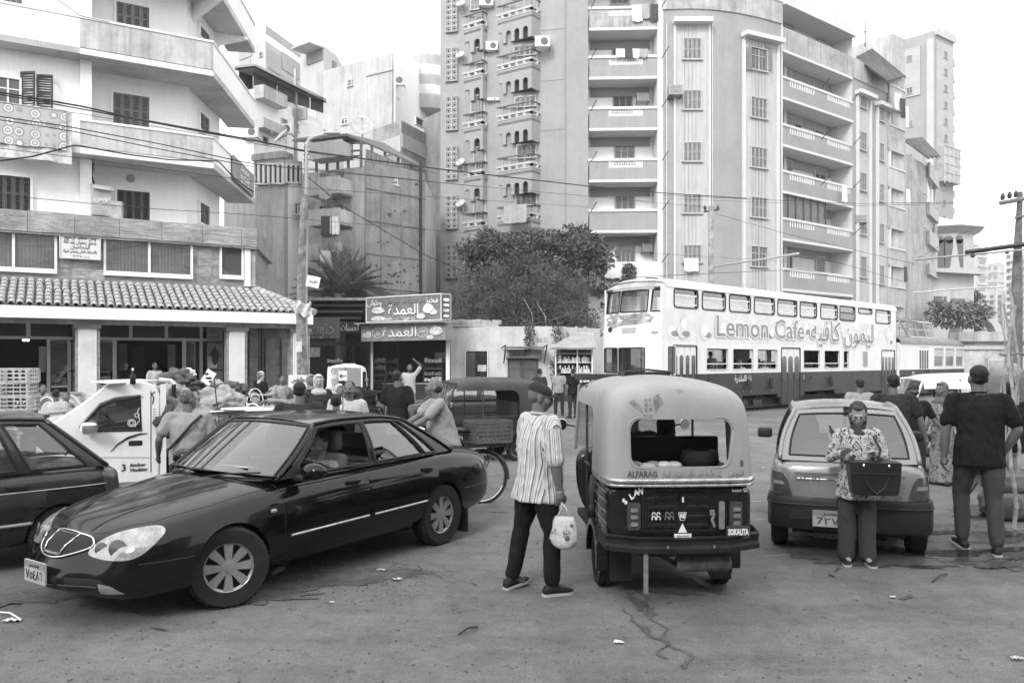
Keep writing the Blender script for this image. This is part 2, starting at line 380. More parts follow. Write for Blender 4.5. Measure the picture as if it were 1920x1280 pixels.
# GROUND
gm=mat('dusty_asphalt',.155,.82,var=.2,scale=.45,bump=.003,bscale=55,blotch=.28)
def gfn():
 t=gm.node_tree;N=t.nodes;L=t.links;b=N['Principled BSDF'];src=b.inputs['Base Color'].links[0].from_socket
 tc=N.new('ShaderNodeTexCoord')
 def nz(s,d,r,sx=1,sy=1,rot=0):
  mp=N.new('ShaderNodeMapping');mp.inputs['Scale'].default_value=(sx,sy,1);mp.inputs['Rotation'].default_value=(0,0,rot);L.new(tc.outputs['Object'],mp.inputs[0])
  n=N.new('ShaderNodeTexNoise');n.inputs['Scale'].default_value=s;n.inputs['Detail'].default_value=d;n.inputs['Roughness'].default_value=r;L.new(mp.outputs[0],n.inputs[0]);return n.outputs[0]
 def mr(v,a,b_,c,d):
  n=N.new('ShaderNodeMapRange');L.new(v,n.inputs[0])
  for i,x in enumerate((a,b_,c,d)):n.inputs[i+1].default_value=x
  return n.outputs[0]
 def mul(a,b_):
  n=N.new('ShaderNodeMixRGB');n.blend_type='MULTIPLY';n.inputs[0].default_value=1;L.new(a,n.inputs[1]);L.new(b_,n.inputs[2]);return n.outputs[0]
 c=mul(src,mr(nz(60,4,.8),.35,.65,.72,1.28));c=mul(c,mr(nz(14,8,.75),.35,.65,.86,1.12));c=mul(c,mr(nz(.25,5,.6),.35,.65,.84,1.14))
 c=mul(c,mr(nz(.9,7,.7,1,.25,R(-38)),.4,.62,1.06,.86))
 c=mul(c,mr(nz(3.2,9,.75),.56,.68,1,.72))
 c=mul(c,mr(nz(9,3,.5),.66,.72,1,.6));c=mul(c,mr(nz(1.1,8,.7,.35,1.6,R(14)),.5,.6,1,.84));c=mul(c,mr(nz(22,6,.8),.6,.72,1,.62))
 L.new(c,b.inputs['Base Color'])
 bp=N.new('ShaderNodeBump');bp.inputs['Distance'].default_value=.012;L.new(nz(6,8,.7),bp.inputs['Height'])
 old=b.inputs['Normal'].links[0].from_node;L.new(bp.outputs[0],old.inputs['Normal'])
gfn()
g=MB();g.grid(lambda u,v:(-700+1400*u,-60+1400*v,0),8,8)
struct(part(g,'ground',gm))
def soften(m,sc=9):
 if m.get('soft'):return m
 m['soft']=1;t=m.node_tree;N,L=t.nodes,t.links;o=N['Material Output'];b=N['Principled BSDF'];at=N.new('ShaderNodeAttribute');at.attribute_name='edge';tc=N.new('ShaderNodeTexCoord');n=N.new('ShaderNodeTexNoise');n.inputs['Scale'].default_value=sc;n.inputs['Detail'].default_value=9;n.inputs['Roughness'].default_value=.7;L.new(tc.outputs['Object'],n.inputs[0])
 a=N.new('ShaderNodeMath');a.operation='MULTIPLY_ADD';L.new(n.outputs[0],a.inputs[0]);a.inputs[1].default_value=2.6;a.inputs[2].default_value=-1.5;c=N.new('ShaderNodeMath');c.operation='ADD';L.new(a.outputs[0],c.inputs[0]);L.new(at.outputs['Fac'],c.inputs[1])
 r=N.new('ShaderNodeMapRange');L.new(c.outputs[0],r.inputs[0]);r.inputs[1].default_value=.35;r.inputs[2].default_value=.75;tr=N.new('ShaderNodeBsdfTransparent');mx_=N.new('ShaderNodeMixShader');L.new(r.outputs[0],mx_.inputs[0]);L.new(tr.outputs[0],mx_.inputs[1]);L.new(b.outputs[0],mx_.inputs[2]);L.new(mx_.outputs[0],o.inputs[0]);return m
def edged(o,vals):a=o.data.attributes.new('edge','FLOAT','POINT');a.data.foreach_set('value',vals);return o
def patch(c,rx,ry,rz,m,name='puddle',z=.004,seed=0,n=46,jag=.35,sc=1.6):
 q=[]
 for k in range(n):
  a=2*math.pi*k/n;r=1+jag*noise.fractal(Vector((math.cos(a)*sc+seed*7.3,math.sin(a)*sc,seed)),.8,2,4)
  x,y=rx*r*math.cos(a),ry*r*math.sin(a);q.append((c[0]+x*math.cos(rz)-y*math.sin(rz),c[1]+x*math.sin(rz)+y*math.cos(rz),z))
 i_=[(c[0]+(x-c[0])*.6,c[1]+(y-c[1])*.6,z)for x,y,_ in q]
 return struct(edged(part(MB().add(q+i_+[(c[0],c[1],z)],[(k,(k+1)%n,n+(k+1)%n,n+k)for k in range(n)]+[(n+k,n+(k+1)%n,2*n)for k in range(n)]),name,soften(m)),[.0]*n+[1.35]*n+[1.6]))
wet=mat('wet_asphalt',.05,.25,var=.3,scale=1.2,bump=.004,bscale=40)
water=mat('puddle_water',.03,.06,var=.2,scale=2,bump=.0012,bscale=9)
damp=mat('damp_asphalt',.085,.5,var=.25,scale=1.5,bump=.006,bscale=30)
patch(G(1770,1000),.95,.5,.1,damp,'damp_ground',.004,1);patch(G(1640,1000),1.25,.5,0,damp,'damp_ground',.006,2)
patch(G(1880,960),.9,.55,.3,damp,'damp_ground',.008,12);patch(V(4.55,7.75,0),1.35,.95,.2,damp,'damp_ground',.009,16);patch(V(3.4,7.3,0),1.0,.45,0,damp,'damp_ground',.0095,17);patch(V(4.3,7.35,0),.8,.3,.1,wet,'wet_ground',.0125,18);patch(V(4.9,8.1,0),.6,.3,.4,wet,'wet_ground',.0125,19)
patch(G(1800,1010),.5,.22,.2,wet,'wet_ground',.011,3);patch(G(1880,1060),.38,.12,.3,wet,'wet_ground',.011,4);patch(G(1610,1008),.6,.2,-.1,wet,'wet_ground',.011,5)
patch(G(1790,1042),.34,.085,.05,water,'puddle',.016,6);patch(G(1845,968),.46,.12,.1,water,'puddle',.016,7);patch(G(1672,1012),.2,.12,0,water,'puddle',.016,8);patch(G(1895,1005),.2,.08,.4,water,'puddle',.016,9)
patch(V(4.15,7.45,0),.42,.10,.05,water,'puddle',.017,31);patch(V(4.75,7.55,0),.35,.09,.2,water,'puddle',.017,32);patch(V(4.5,8.3,0),.5,.12,.1,water,'puddle',.017,33);patch(G(1905,1050),.14,.04,.2,water,'puddle',.016,10);patch(G(1740,1065),.18,.03,-.1,water,'puddle',.016,11)
rub=mat('broken_asphalt',.10,.9,var=.35,scale=5,bump=.02,bscale=25,blotch=.3)
patch(G(640,1085),.85,.3,.35,rub,'dirt_patch',.004,13,70,.5,2.6);patch(G(470,1120),.6,.25,.2,rub,'dirt_patch',.007,14,60,.5,2.4)
patch(G(60,1120),.5,.25,.3,rub,'dirt_patch',.004,15,60,.5,2.4)
crk=mat('crack_fill',.05,.95,var=.3,scale=8)
def strip(pts,w,m,name,z=.005,seed=1):
 q=[];n=12;l=[]
 for i in range(len(pts)-1):
  a,b=G(*pts[i]),G(*pts[i+1])
  for k in range(n):l.append(a.lerp(b,k/n))
 for i,p in enumerate(l):
  d=(l[min(i+1,len(l)-1)]-l[max(i-1,0)]).normalized();s_=Vector((-d.y,d.x,0));ww=w*(.25+abs(noise.noise(Vector((i*.37,seed*3.1,0))))*2.2)
  p=p+s_*noise.noise(Vector((i*.21,seed,2)))*w*3
  q+=[(p.x+s_.x*ww,p.y+s_.y*ww,z),(p.x,p.y,z),(p.x-s_.x*ww,p.y-s_.y*ww,z)]
 return struct(edged(part(MB().add(q,[f for i in range(len(l)-1)for f in((3*i,3*i+1,3*i+4,3*i+3),(3*i+1,3*i+2,3*i+5,3*i+4))]),name,soften(m)),[0,1.1,0]*len(l)))
strip([(690,1050),(780,1062),(830,1088),(905,1098)],.018,crk,'road_crack',.009,1)
trk=soften(mat('tyre_dust',.095,.95,var=.3,scale=8),75)
strip([(1192,1098),(1215,1140),(1245,1190),(1300,1260)],.065,trk,'tyre_mark',.005,2)
strip([(1170,1140),(1215,1185),(1262,1240)],.05,trk,'tyre_mark',.006,3)
strip([(1180,1110),(1205,1150)],.07,trk,'oil_stain',.007,4)
strip([(1000,1030),(1045,1033)],.01,crk,'road_crack',.005,6)
for k,(x,y,rx,ry)in enumerate([(1540,1055,.09,.03),(1570,1068,.12,.02),(1440,960,.2,.04),(930,960,.15,.03),(1020,935,.2,.06),(1330,1100,.3,.06),(1260,1112,.25,.05),(1700,1120,.12,.03),(1560,1080,.06,.02),(300,1180,.1,.02),(1100,900,.3,.05)]):
 patch(G(x,y),rx,ry,k,crk if k in(0,1,8)else damp,'oil_stain',.0045+.0004*k,20+k,30,.6,2)
dm=mat('road_dust',.40,.95,var=.12,scale=5)
for k,(x,y,rx,ry)in enumerate([(1420,940,.25,.015),(1410,975,.3,.012),(1470,1040,.3,.012)]):patch(G(x,y),rx,ry,.3,dm,'dust_streak',.006,50+k,40,.6,3)
sg=MB()
rs=random.Random(3)
for k in range(1500):
 if k<500:px,py=rs.uniform(380,800),rs.gauss(1085,26)
 else:px,py=rs.uniform(0,1920),rs.uniform(880,1279)
 if py<990 or(k<500 and not 1030<py<1150):continue
 p=G(px,py);r=rs.uniform(.003,.009)*(1.6 if k%40==0 else 1)
 sg.box((p.x,p.y,r*.5),(r*2,r*rs.uniform(1,2.4),r),rs.uniform(0,3),tap=.6)
stuff(tag(part(sg,'grit',mat('grit_stone',.13,.9,var=.5,scale=30)),'loose grit and small stones scattered over the dusty asphalt','grit'))
for k,(x,y,s_,lb)in enumerate([(715,1070,.05,'crumpled white paper scrap on the dirt patch behind the front wheel of the black sedan'),(1160,1206,.045,'crumpled white scrap on the asphalt below the rickshaw'),(1906,1236,.05,'white scrap of paper at the bottom right edge of the street'),(25,1165,.08,'torn pale paper on the ground at the left edge under the sedan nose'),(1432,878,.05,'small white scrap between the rickshaw and the grey hatchback'),(622,1131,.03,'tiny pale scrap right of the sedan front wheel'),(745,1088,.06,'flat grey paper piece on broken asphalt'),(1675,1121,.035,'small pale scrap on the ground in front of the woman')]):
 p=G(x,y);m=MB();m.grid(lambda u,v:(p.x+(u-.5)*s_*1.6*(1-.3*v),p.y+(v-.5)*s_*.9*(1-.4*u),.012+.4*s_*abs(noise.noise(Vector((u*3+k,v*3,k))))),6,5)
 tag(part(m,'litter',cloths[3]if k!=3 else cloths[0],smooth=False),lb,'litter')
for k,(a,b,lb)in enumerate([((0,1150),(38,1163),'pale thin stick lying on the ground at the left edge'),((0,1142),(40,1135),'bent dark strip of scrap at the left edge of the road'),((1748,1092),(1776,1078),'small dark twig beside the puddle'),((860,1192),(895,1178),'short twig on the open asphalt below the dirt patch')]):
 p,q=G(*a),G(*b);tag(part(MB().tube([p+V(0,0,.012),(p+q)/2+V(0,0,.03),q+V(0,0,.012)],.006),'stick',cloths[0]if k==0 else cable),lb,'stick')
# CAFE BUILDING (left)
rzc=R(30);C0=Vector((-12.97,26,0));u_=V(math.cos(rzc),math.sin(rzc),0);n_=V(math.sin(rzc),-math.cos(rzc),0)
cb=TH('apartment_building','white plastered apartment block with wrap-around balconies over the tiled cafe','building',C0,rz=rzc)
def cl(px,py=None,yo=0):
 k=(px-960)/F;o=C0+n_*(-yo);t=(k*o.y-o.x)/(u_.x-k*u_.y);D=o.y+t*u_.y
 return(t,zat(D,py))if py is not None else t
def loc(px,D):w=cb.to((*W2(px,D),0));return(w.x,w.y)
xL=-16.0
wa=cl(350);wb=loc(412,30.6);sl_c=loc(478,32);xs_=cl(158,None,-.8)
cb_wall=MB()
cb_wall.prism([(xs_,0),(wa,0),wb,(wb[0]+1.5,wb[1]+9),(xs_,9)],5.9,18.5)
cb_wall.prism([(xL,-.8),(xs_-.003,-.8),(xs_-.003,9),(xL,9)],5.9,18.5)
part(cb_wall,'wall',plaster,cb.t)
part(MB().b2(xs_-.12,xs_+.2,-1.02,-.801,5.9,18.4),'pilaster',white,cb.t)
xc=cl(400,None,-1.5)
def ring_poly(o,in_=0):
 return[(xL,-1.5+in_),(xc-in_*.3,-1.5+in_),(sl_c[0]-in_,sl_c[1]),(sl_c[0]-in_,sl_c[1]+.1)]
bcol=mat('balcony_plaster',.50,.9,var=.14,scale=.9,streak=.35,bump=.008,bscale=10,blotch=.25)
bwht=mat('balcony_band',.72,.85,var=.08,scale=1,streak=.1)
sof=mat('balcony_soffit',.50,.9,var=.16,scale=.6,bump=.006,blotch=.3)
def parapet(pl,z0,z1,th,m,name,parent,cap=True):
 """wall of thickness th along a polyline, on its inner side"""
 for i in range(len(pl)-1):
  a,b=Vector(pl[i]).to_3d()if len(pl[i])==2 else Vector(pl[i]),Vector(pl[i+1]).to_3d()
  d=(b-a).normalized();nn=V(-d.y,d.x,0)*th
  q=[(a.x,a.y),(b.x,b.y),(b.x+nn.x,b.y+nn.y),(a.x+nn.x,a.y+nn.y)]
  o=part(MB().prism(q,z0,z1),name,m,parent)
  if cap:
   q=[(a.x-nn.x*.25,a.y-nn.y*.25),(b.x-nn.x*.25+d.x*.02,b.y-nn.y*.25),(b.x+nn.x*1.2,b.y+nn.y*1.2),(a.x+nn.x*1.2,a.y+nn.y*1.2)]
   part(MB().prism(q,z1,z1+.07),'coping',bwht,o)
for zb_,zt in((14.15,15.25),(11.12,12.2),(8.1,9.08)):
 ol=[(xL,-1.5),(xc,-1.5),sl_c,(wb[0]+.5,sl_c[1]+.4),(wb[0],wb[1]),(wa,.02),(xs_+.2,.02),(xL,.02)]
 slab=part(MB().prism(ol,zb_,zb_+.18),'balcony_slab',sof,cb.t)
 xg=cl(150,None,-1.5)
 if zb_<9:parapet([(xL,-1.5),(cl(132,None,-1.5),-1.5)],zb_+.16,zt,.12,bcol,'parapet',cb.t)
 else:parapet([(xL,-1.5),(xg,-1.5)],zb_+.02,zt,.12,plaster,'parapet',cb.t)
 parapet([(xg,-1.503),(xc,-1.503)],zb_+.2,zt,.12,bcol,'parapet',cb.t)
 parapet([(xc,-1.5),sl_c],zb_+.2,zt-.02,.12,plaster,'parapet',cb.t)
 part(MB().b2(xg,xc,-1.53,-1.49,zb_-.01,zb_+.16),'edge_band',bwht,cb.t)
 for k in(.15,.8):
  a=Vector((wa,0,0)).lerp(Vector((*wb,0)),k);o=Vector((xc,-1.5,0)).lerp(Vector((*sl_c,0)),k*.9)
  if zb_>14:part(MB().add([a+V(0,0,zb_-.5),a+V(.15,.1,zb_-.5),o+V(.15,.1,zb_-.08),o+V(0,0,zb_-.08),a+V(0,0,zb_),a+V(.15,.1,zb_),o+V(.15,.1,zb_),o+V(0,0,zb_)],[(3,2,1,0),(0,1,5,4),(1,2,6,5),(2,3,7,6),(3,0,4,7)]),'bracket',plaster,cb.t)
def cwin(px0,px1,py0,py1,yo,n=4,kind='louvre',fm=plaster,lm=shutm):
 x0,z0=cl(px0,py1,yo);x1,z1=cl(px1,py0,yo);xm,zt=cl((px0+px1)/2,py0,yo);xm,zb=cl((px0+px1)/2,py1,yo)
 return window(cb.t,(xm,yo-.02,zb),0,x1-x0,zt-zb,kind,n,fm,lm)
cwin(207,285,178,238,0);cwin(213,285,8,58,0);cwin(216,284,357,418,0,lm=mat('dark_shutter',.07,.7,var=.2,scale=4))
cwin(-10,60,330,396,-.8,lm=MATS['dark_shutter']);cwin(-5,46,-30,12,-.8)
o=cwin(-10,40,143,207,-.8,2,'glass',white)
x,z=cl(38,205,-.8)
for dx,ry in((0,R(75)),(.42,R(60))):
 m=MB();m.b2(0,.05,0,.04,0,1.12);m.b2(.4,.45,0,.04,0,1.12);m.b2(.05,.4,0,.04,0,.06);m.b2(.05,.4,0,.04,1.06,1.12);m.b2(.05,.4,0,.04,.52,.58)
 for q in range(14):m.box((.225,.02,.08+q*.074),(.35,.04,.012),rx=R(-38))
 p=part(m,'open_shutter',MATS['dark_shutter'],cb.t);p.location=(x+dx,-.86,z);p.rotation_euler=(0,0,-R(20)if dx else-R(35))
thc=math.atan2(wb[1],wb[0]-wa)
for py0,py1 in((217,250),(383,422),(58,80)):
 k=.45;c=Vector((wa,0,0)).lerp(Vector((*wb,0)),k);w_=C0+u_*c.x-n_*c.y
 zb,zt=zat(w_.y,py1),zat(w_.y,py0-4);window(cb.t,(c.x+.03,c.y-.03,zb),thc,1.1,zt-zb,'louvre',2,plaster,shutm)
x,z=cl(245,335,0);part(MB().lathe([(0,-.08),(.1,-.08),(.13,-.03),(.13,.0)],14,(x,-.0,z),'Y'),'vent_cap',conc,cb.t)
part(MB().tube([(xs_+.25,-.83,8.0),(xs_+.2,-.85,7.6),(xs_+.3,-.86,7.2)],.03),'cable_bundle',cable,cb.t)
cpm=mat('patterned_carpet',.28,.95,var=.2,scale=3)
def carpet_pat(m,sc):
 t=m.node_tree;N=t.nodes;L=t.links;b=N['Principled BSDF'];src=b.inputs['Base Color'].links[0].from_socket
 tc=N.new('ShaderNodeTexCoord');vo=N.new('ShaderNodeTexVoronoi');vo.inputs['Scale'].default_value=sc;vo.inputs['Randomness'].default_value=.25;vo.feature='F1';L.new(tc.outputs['Object'],vo.inputs[0])
 cr=N.new('ShaderNodeValToRGB');e=cr.color_ramp;e.interpolation='CONSTANT';e.elements[0].color=(.6,)*3+(1,);e.elements[1].position=.16;e.elements[1].color=(.25,)*3+(1,)
 for p,c in((.25,.75),(.36,.3),(.5,.45)):q=e.elements.new(p);q.color=(c,)*3+(1,)
 L.new(vo.outputs[0],cr.inputs[0]);mm=N.new('ShaderNodeMixRGB');mm.inputs[0].default_value=.75;L.new(src,mm.inputs[1]);L.new(cr.outputs[0],mm.inputs[2]);L.new(mm.outputs[0],b.inputs['Base Color'])
carpet_pat(cpm,3.2)
def hang(par,x0,x1,y,ztop,zbot,m,name,label,cat,seed=0,amp=.04,group=None,sag=0):
 mb=MB(par)
 def fn(u,v):
  xx=x0+(x1-x0)*u;z=ztop+(zbot-ztop)*v-sag*math.sin(u*math.pi)*v
  return Vector((xx,y-.02-amp*v*(1+.8*math.sin(u*17+seed)+.5*math.sin(u*31+seed*2)),z+.02*math.sin(u*9+seed)*v))
 mb.grid(fn,30,10);k=len(mb.v)
 mb.v+=[(a,b+.012,c)for a,b,c in mb.v];mb.f+=[tuple(i+k for i in f)[::-1]for f in mb.f];mb.m+=mb.m
 o=part(mb,name,m,None,smooth=True);return tag(o,label,cat,group)
Mc=Matrix.Translation(C0)@Matrix.Rotation(rzc,4,'Z')
x1c,zt=cl(131,222,-1.6);x0c,_=cl(-30,205,-1.6)
hang(Mc,x0c,x1c+.05,-1.55,9.28,7.72,cloths[3],'carpet','pale carpet hanging below the dark patterned one over the left balcony','carpet',2,.05)
hang(Mc,x0c,x1c-.1,-1.63,9.3,8.1,cpm,'carpet','dark patterned carpet with round flowers hung over the left balcony rail','carpet',1,.02)
xb,zb=cl(168,412,-.9);xe,zt=cl(222,358,-.9)
m=MB(Mc);m.box(((xb+xe)/2,-1.05,(6.2+zt)/2),(xe-xb,.5,zt-6.2),.1);bx_=TH('cardboard_box','torn cardboard box standing on the ledge beside the dark shutters','box',Mc@V((xb+xe)/2,-1.05,6.25))
cm=mat('cardboard',.4,.9,var=.2,scale=4,blotch=.3)
mm=bx_.mb();mm.M=bx_.Mi@Mc;mm.box(((xb+xe)/2-.12,-1.05,6.27+(zt-6.2)/2),(.5,.5,zt-6.2-.05),.15);bx_.part(mm,'carton',cm)
mm=bx_.mb();mm.M=bx_.Mi@Mc;mm.box(((xb+xe)/2+.3,-1.1,6.25+.28),(.42,.4,.52),-.2,R(6));bx_.part(mm,'carton',cm)
mm=bx_.mb();mm.M=bx_.Mi@Mc;mm.box(((xb+xe)/2-.05,-1.2,zt+.0),(.62,.45,.03),.25,R(25));bx_.part(mm,'flap',cm)
text('SUPER',.17,whitel,bx_.t,bx_.to(Mc@V((xb+xe)/2-.12,-1.33,6.75)),u_*math.cos(.1),V(.2,0,1),ar=False,width=.42)
a,b=Vector((xc,-1.5,0)),Vector((*sl_c,0));d=(b-a).normalized();nn=V(d.y,-d.x,0)
sg_=TH('sign_board','dark sign with white Arabic writing on the side of the second balcony','sign',Mc@(a.lerp(b,.5)+V(0,0,8.1)))
mm=sg_.mb();mm.M=sg_.Mi@Mc;c=a.lerp(b,.63)+nn*.08;mm.box(c+V(0,0,8.68),((b-a).length*.52,.06,.85),math.atan2(d.y,d.x));sg_.part(mm,'board',mat('mid_blue_sign',.27,.5,var=.15))
wd=(Mc.to_3x3()@d);wn_=(Mc.to_3x3()@nn)
for k,(s_,z,sz)in enumerate((('محمد',8.9,.34),('الاسكندرية',8.6,.3),('الدخيلة',8.4,.2))):text(s_,sz,whitel,sg_.t,sg_.to(Mc@(c+nn*.045+V(0,0,z))),wd,(0,0,1),width=1.3)
cf=TH('cafe','single storey cafe front with clay tile canopy, marble columns and stone cladding','building',C0+n_*2.5,rz=rzc)
dY=cf.to(C0).y
def cm_():return MB(Matrix.Translation((0,dY,0)))
def cpart(mb,name,m,**k):return part(mb,name,m,cf.t,**k)
xk=cl(478,None,-1.2);kx=loc(508,31.5)
cpart(cm_().prism([(xL,-1.2),(xk,-1.2),(kx[0]-.1,kx[1]),(kx[0]-.1,kx[1]+3),(xL,6)],3.0,5.95),'backing_wall',stonem)
lm_=[stonem,mat('cladding_stone_light',.30,.6,var=.3,scale=1.3,bump=.003,bscale=20),mat('cladding_stone_dark',.21,.6,var=.3,scale=1.6,bump=.003,bscale=20)]
for m in lm_:
 t=m.node_tree;b=t.nodes['Principled BSDF'];src=b.inputs['Base Color'].links[0].from_socket
 tc=t.nodes.new('ShaderNodeTexCoord');mp=t.nodes.new('ShaderNodeMapping');mp.inputs['Scale'].default_value=(1.2,1.2,16);t.links.new(tc.outputs['Object'],mp.inputs[0])
 nn_=t.nodes.new('ShaderNodeTexNoise');nn_.inputs['Scale'].default_value=2;nn_.inputs['Detail'].default_value=6;t.links.new(mp.outputs[0],nn_.inputs[0])
 r_=t.nodes.new('ShaderNodeMapRange');t.links.new(nn_.outputs[0],r_.inputs[0]);r_.inputs[1].default_value=.35;r_.inputs[2].default_value=.65;r_.inputs[3].default_value=.7;r_.inputs[4].default_value=1.3
 mm=t.nodes.new('ShaderNodeMixRGB');mm.blend_type='MULTIPLY';mm.inputs[0].default_value=1;t.links.new(src,mm.inputs[1]);t.links.new(r_.outputs[0],mm.inputs[2]);t.links.new(mm.outputs[0],b.inputs['Base Color'])
wz={}
holes=[]
for px0,px1,py0,py1 in((-60,107,432,510),(194,361,447,520),(411,456,460,524)):
 x0=cl(px0,None,-1.2);x1=cl(px1,None,-1.2);zt=cl((px0+px1)/2,py0,-1.2)[1];zb=cl((px0+px1)/2,py1,-1.2)[1];holes.append((x0,x1,zb,zt))
rs=random.Random(11);z=4.02;row=0
pm={}
while z<5.62:
 x=-8+(row%2)*.45
 while x<xk-.01:
  x1=min(x+.9,xk);hz=min(.3,5.62-z)
  if not any(a-.02<(x+x1)/2<b+.02 and c-.05<z+.15<d+.02 for a,b,c,d in holes)and x1-x>.1:
   key=(round(x1-x,2),round(hz,2),rs.randrange(3))
   if key not in pm:pm[key]=MB().b2(0,key[0]-.006,-.025,0,0,key[1]-.006).mesh('cladding_panel',lm_[key[2]])
   o=link('cladding_panel',pm[key],cf.t,None,(x,-1.2+dY-rs.uniform(0,.004),z))
  x=x1
 z+=.3;row+=1
lt=mat('curtain_pane',.33,.25,var=.1,scale=2,wave=(3.2,'X',.22,2))
for i,(a,b,c,d)in enumerate(holes):
 zt,zb=d,c
 o=cpart(cm_().b2(a,b,-1.21,-1.16,zb,zt),'curtained_window',lt if i<2 else mat('lattice_pane',.42,.7,var=.1))
 fr=MB(Matrix.Translation((0,dY,0)));t=.07
 fr.b2(a,a+t,-1.3,-1.211,zb,zt);fr.b2(b-t,b,-1.3,-1.211,zb,zt);fr.b2(a+t,b-t,-1.3,-1.211,zt-t,zt);fr.b2(a+t,b-t,-1.32,-1.211,zb,zb+.14)
 if i<2:fr.b2((a+b)/2-.035,(a+b)/2+.035,-1.29,-1.211,zb+.14,zt-t)
 part(fr,'frame',white,o)
 if i<2:
  g_=MB(Matrix.Translation((0,dY,0)));g_.b2(a+t,b-t,-1.25,-1.245,zb+.14,zt-t);part(g_,'pane',mglass('shop_glass',.85,1.5,.06),o)
 else:
  g_=MB(Matrix.Translation((0,dY,0)))
  n=14;w_,h_=b-a-2*t,zt-zb-t-.14
  for k in range(-n,n*2):
   for s_ in(1,-1):
    x0=a+t+w_*k/n;dx=h_;pts=[]
    for q in(0,1):
     pts.append((x0+s_*dx*q if s_>0 else x0+dx*(1-q)-0,zb+.14+h_*q))
    (xa,za),(xb2,zb2)=pts
    lo,hi=a+t,b-t
    def clipx(xa,za,xb,zb_):
     if max(xa,xb)<lo or min(xa,xb)>hi or xa==xb:return None
     f=lambda X:za+(zb_-za)*(X-xa)/(xb-xa)
     A,B=max(lo,min(xa,xb)),min(hi,max(xa,xb));return A,f(A),B,f(B)
    r_=clipx(xa,za,xb2,zb2)
    if r_ and r_[2]-r_[0]>.03:g_.tube([(r_[0],-1.235,r_[1]),(r_[2],-1.235,r_[3])],.009,4)
  part(g_,'lattice',mat('lattice_dark',.1,.6),o)
cpart(cm_().b2(cl(456,None,-1.2)+.02,cl(468,None,-1.2),-1.34,-1.2,4.3,5.55),'bay_post',white)
cpart(cm_().b2(cl(468,None,-1.2)+.01,cl(478,None,-1.2)-.005,-1.27,-1.2,4.3,5.5),'bay_panel',conc)
z0,z1=5.62,6.24;xe=cl(482,None,-1.45);x=-8.5;k=0
while x<xe:
 x1=min(x+1.22,xe);cpart(cm_().b2(x+.004,x1-.004,-1.47,-1.1,z0,z1+rs.uniform(-.012,.012)),'parapet_slab',lm_[rs.randrange(2)],bevel=.01);x=x1
cpart(cm_().b2(-8.5,xe,-1.44,-1.1,z0-.06,z0),'cornice',lm_[2])
ke=loc(511,31.5);q=[(xe+.004,-1.47),(ke[0],ke[1]),(ke[0]-.3,ke[1]),(xe-.2,-1.1)]
cpart(cm_().prism(q,z0,z1),'parapet_slab',lm_[0])
zt_,ze=4.2,3.32;yt,ye=-1.25,-3.6;xh,xhe=cl(478,None,-1.2)+.05,cl(588,None,-3.6)
cpart(cm_().add([(-9,yt,zt_-.06),(xh,yt,zt_-.06),(xhe,ye,ze-.06),(-9,ye,ze-.06)],[(3,2,1,0)]).add([(xh,yt,zt_-.06),(xh+.6,5,zt_-.06),(xhe+.9,5,ze-.06),(xhe,ye,ze-.06)],[(3,2,1,0)]),'roof_deck',conc)
pit=math.atan2(zt_-ze,yt-ye);rows=7;cw=.222;ln=(Vector((0,ye,ze))-Vector((0,yt,zt_))).length/rows
def tile_mesh(name,up):
 m=MB();n=6;r0,r1=cw*.33,cw*.27;L_=ln*1.22
 vs_=[]
 for(r,y)in((r1,L_),(r0,0)):
  for th in(0,.018):
   for k in range(n+1):
    a=math.pi*k/n;vs_.append((-(r+th)*math.cos(a),y,(r+th)*math.sin(a)*up*.9+(.022 if y==0 else 0)))
 N=n+1;fs=[]
 for k in range(n):fs+=[(N+k,N+k+1,3*N+k+1,3*N+k),(2*N+k,2*N+k+1,3*N+k+1,3*N+k)[::-1],(k,k+1,2*N+k+1,2*N+k)[::-1]]
 return m.add(vs_,fs).mesh(name,tilem if up>0 else mat('clay_roof_tile_pan',.2,.9,var=.25,scale=3))
tm=[tile_mesh('roof_tile',1)];pan=tile_mesh('pan_tile',-1)
tlist=[]
ncol=int((xhe+6.4)/cw)
st=MB()
for c in range(ncol):
 x=-6.4+cw*c+.1
 for r in range(rows):
  y=ye+(yt-ye)*r/rows;z=ze+(zt_-ze)*r/rows
  hipx=xhe+(xh-xhe)*(r+.5)/rows
  if x>hipx:continue
  tlist.append((x,y,z,r))
tlist.sort(key=lambda a:-(a[0]+6.4)*0-a[3]*0+(a[0]+6.4));keep=296;
for i,(x,y,z,r)in enumerate(sorted(tlist,key=lambda a:abs(a[0]+2))):
 if i<keep:
  o=link('roof_tile',tm[0],cf.t,None,(x+rs.uniform(-.006,.006),y+dY,z));o.rotation_euler=(pit,rs.uniform(-.05,.05),rs.uniform(-.03,.03))
 else:
  Mx=Matrix.Translation((x,y+dY,z))@Matrix.Rotation(pit,4,'X')
  for v in tm[0].vertices:st.v.append(tuple(Mx@v.co))
  nn0=len(st.v)-len(tm[0].vertices)
  for p in tm[0].polygons:st.f.append(tuple(a+nn0 for a in p.vertices));st.m.append(0)
if st.v:stuff(part(st,'roof_tiles',tilem,cf.t))
st=MB()
for(x,y,z,r)in tlist:
 Mx=Matrix.Translation((x+cw/2,y+dY,z-.01))@Matrix.Rotation(pit,4,'X');nn0=len(st.v)
 for v in pan.vertices:st.v.append(tuple(Mx@v.co))
 for p in pan.polygons:st.f.append(tuple(a+nn0 for a in p.vertices));st.m.append(0)
stuff(part(st,'pan_tiles',pan.materials[0],cf.t))
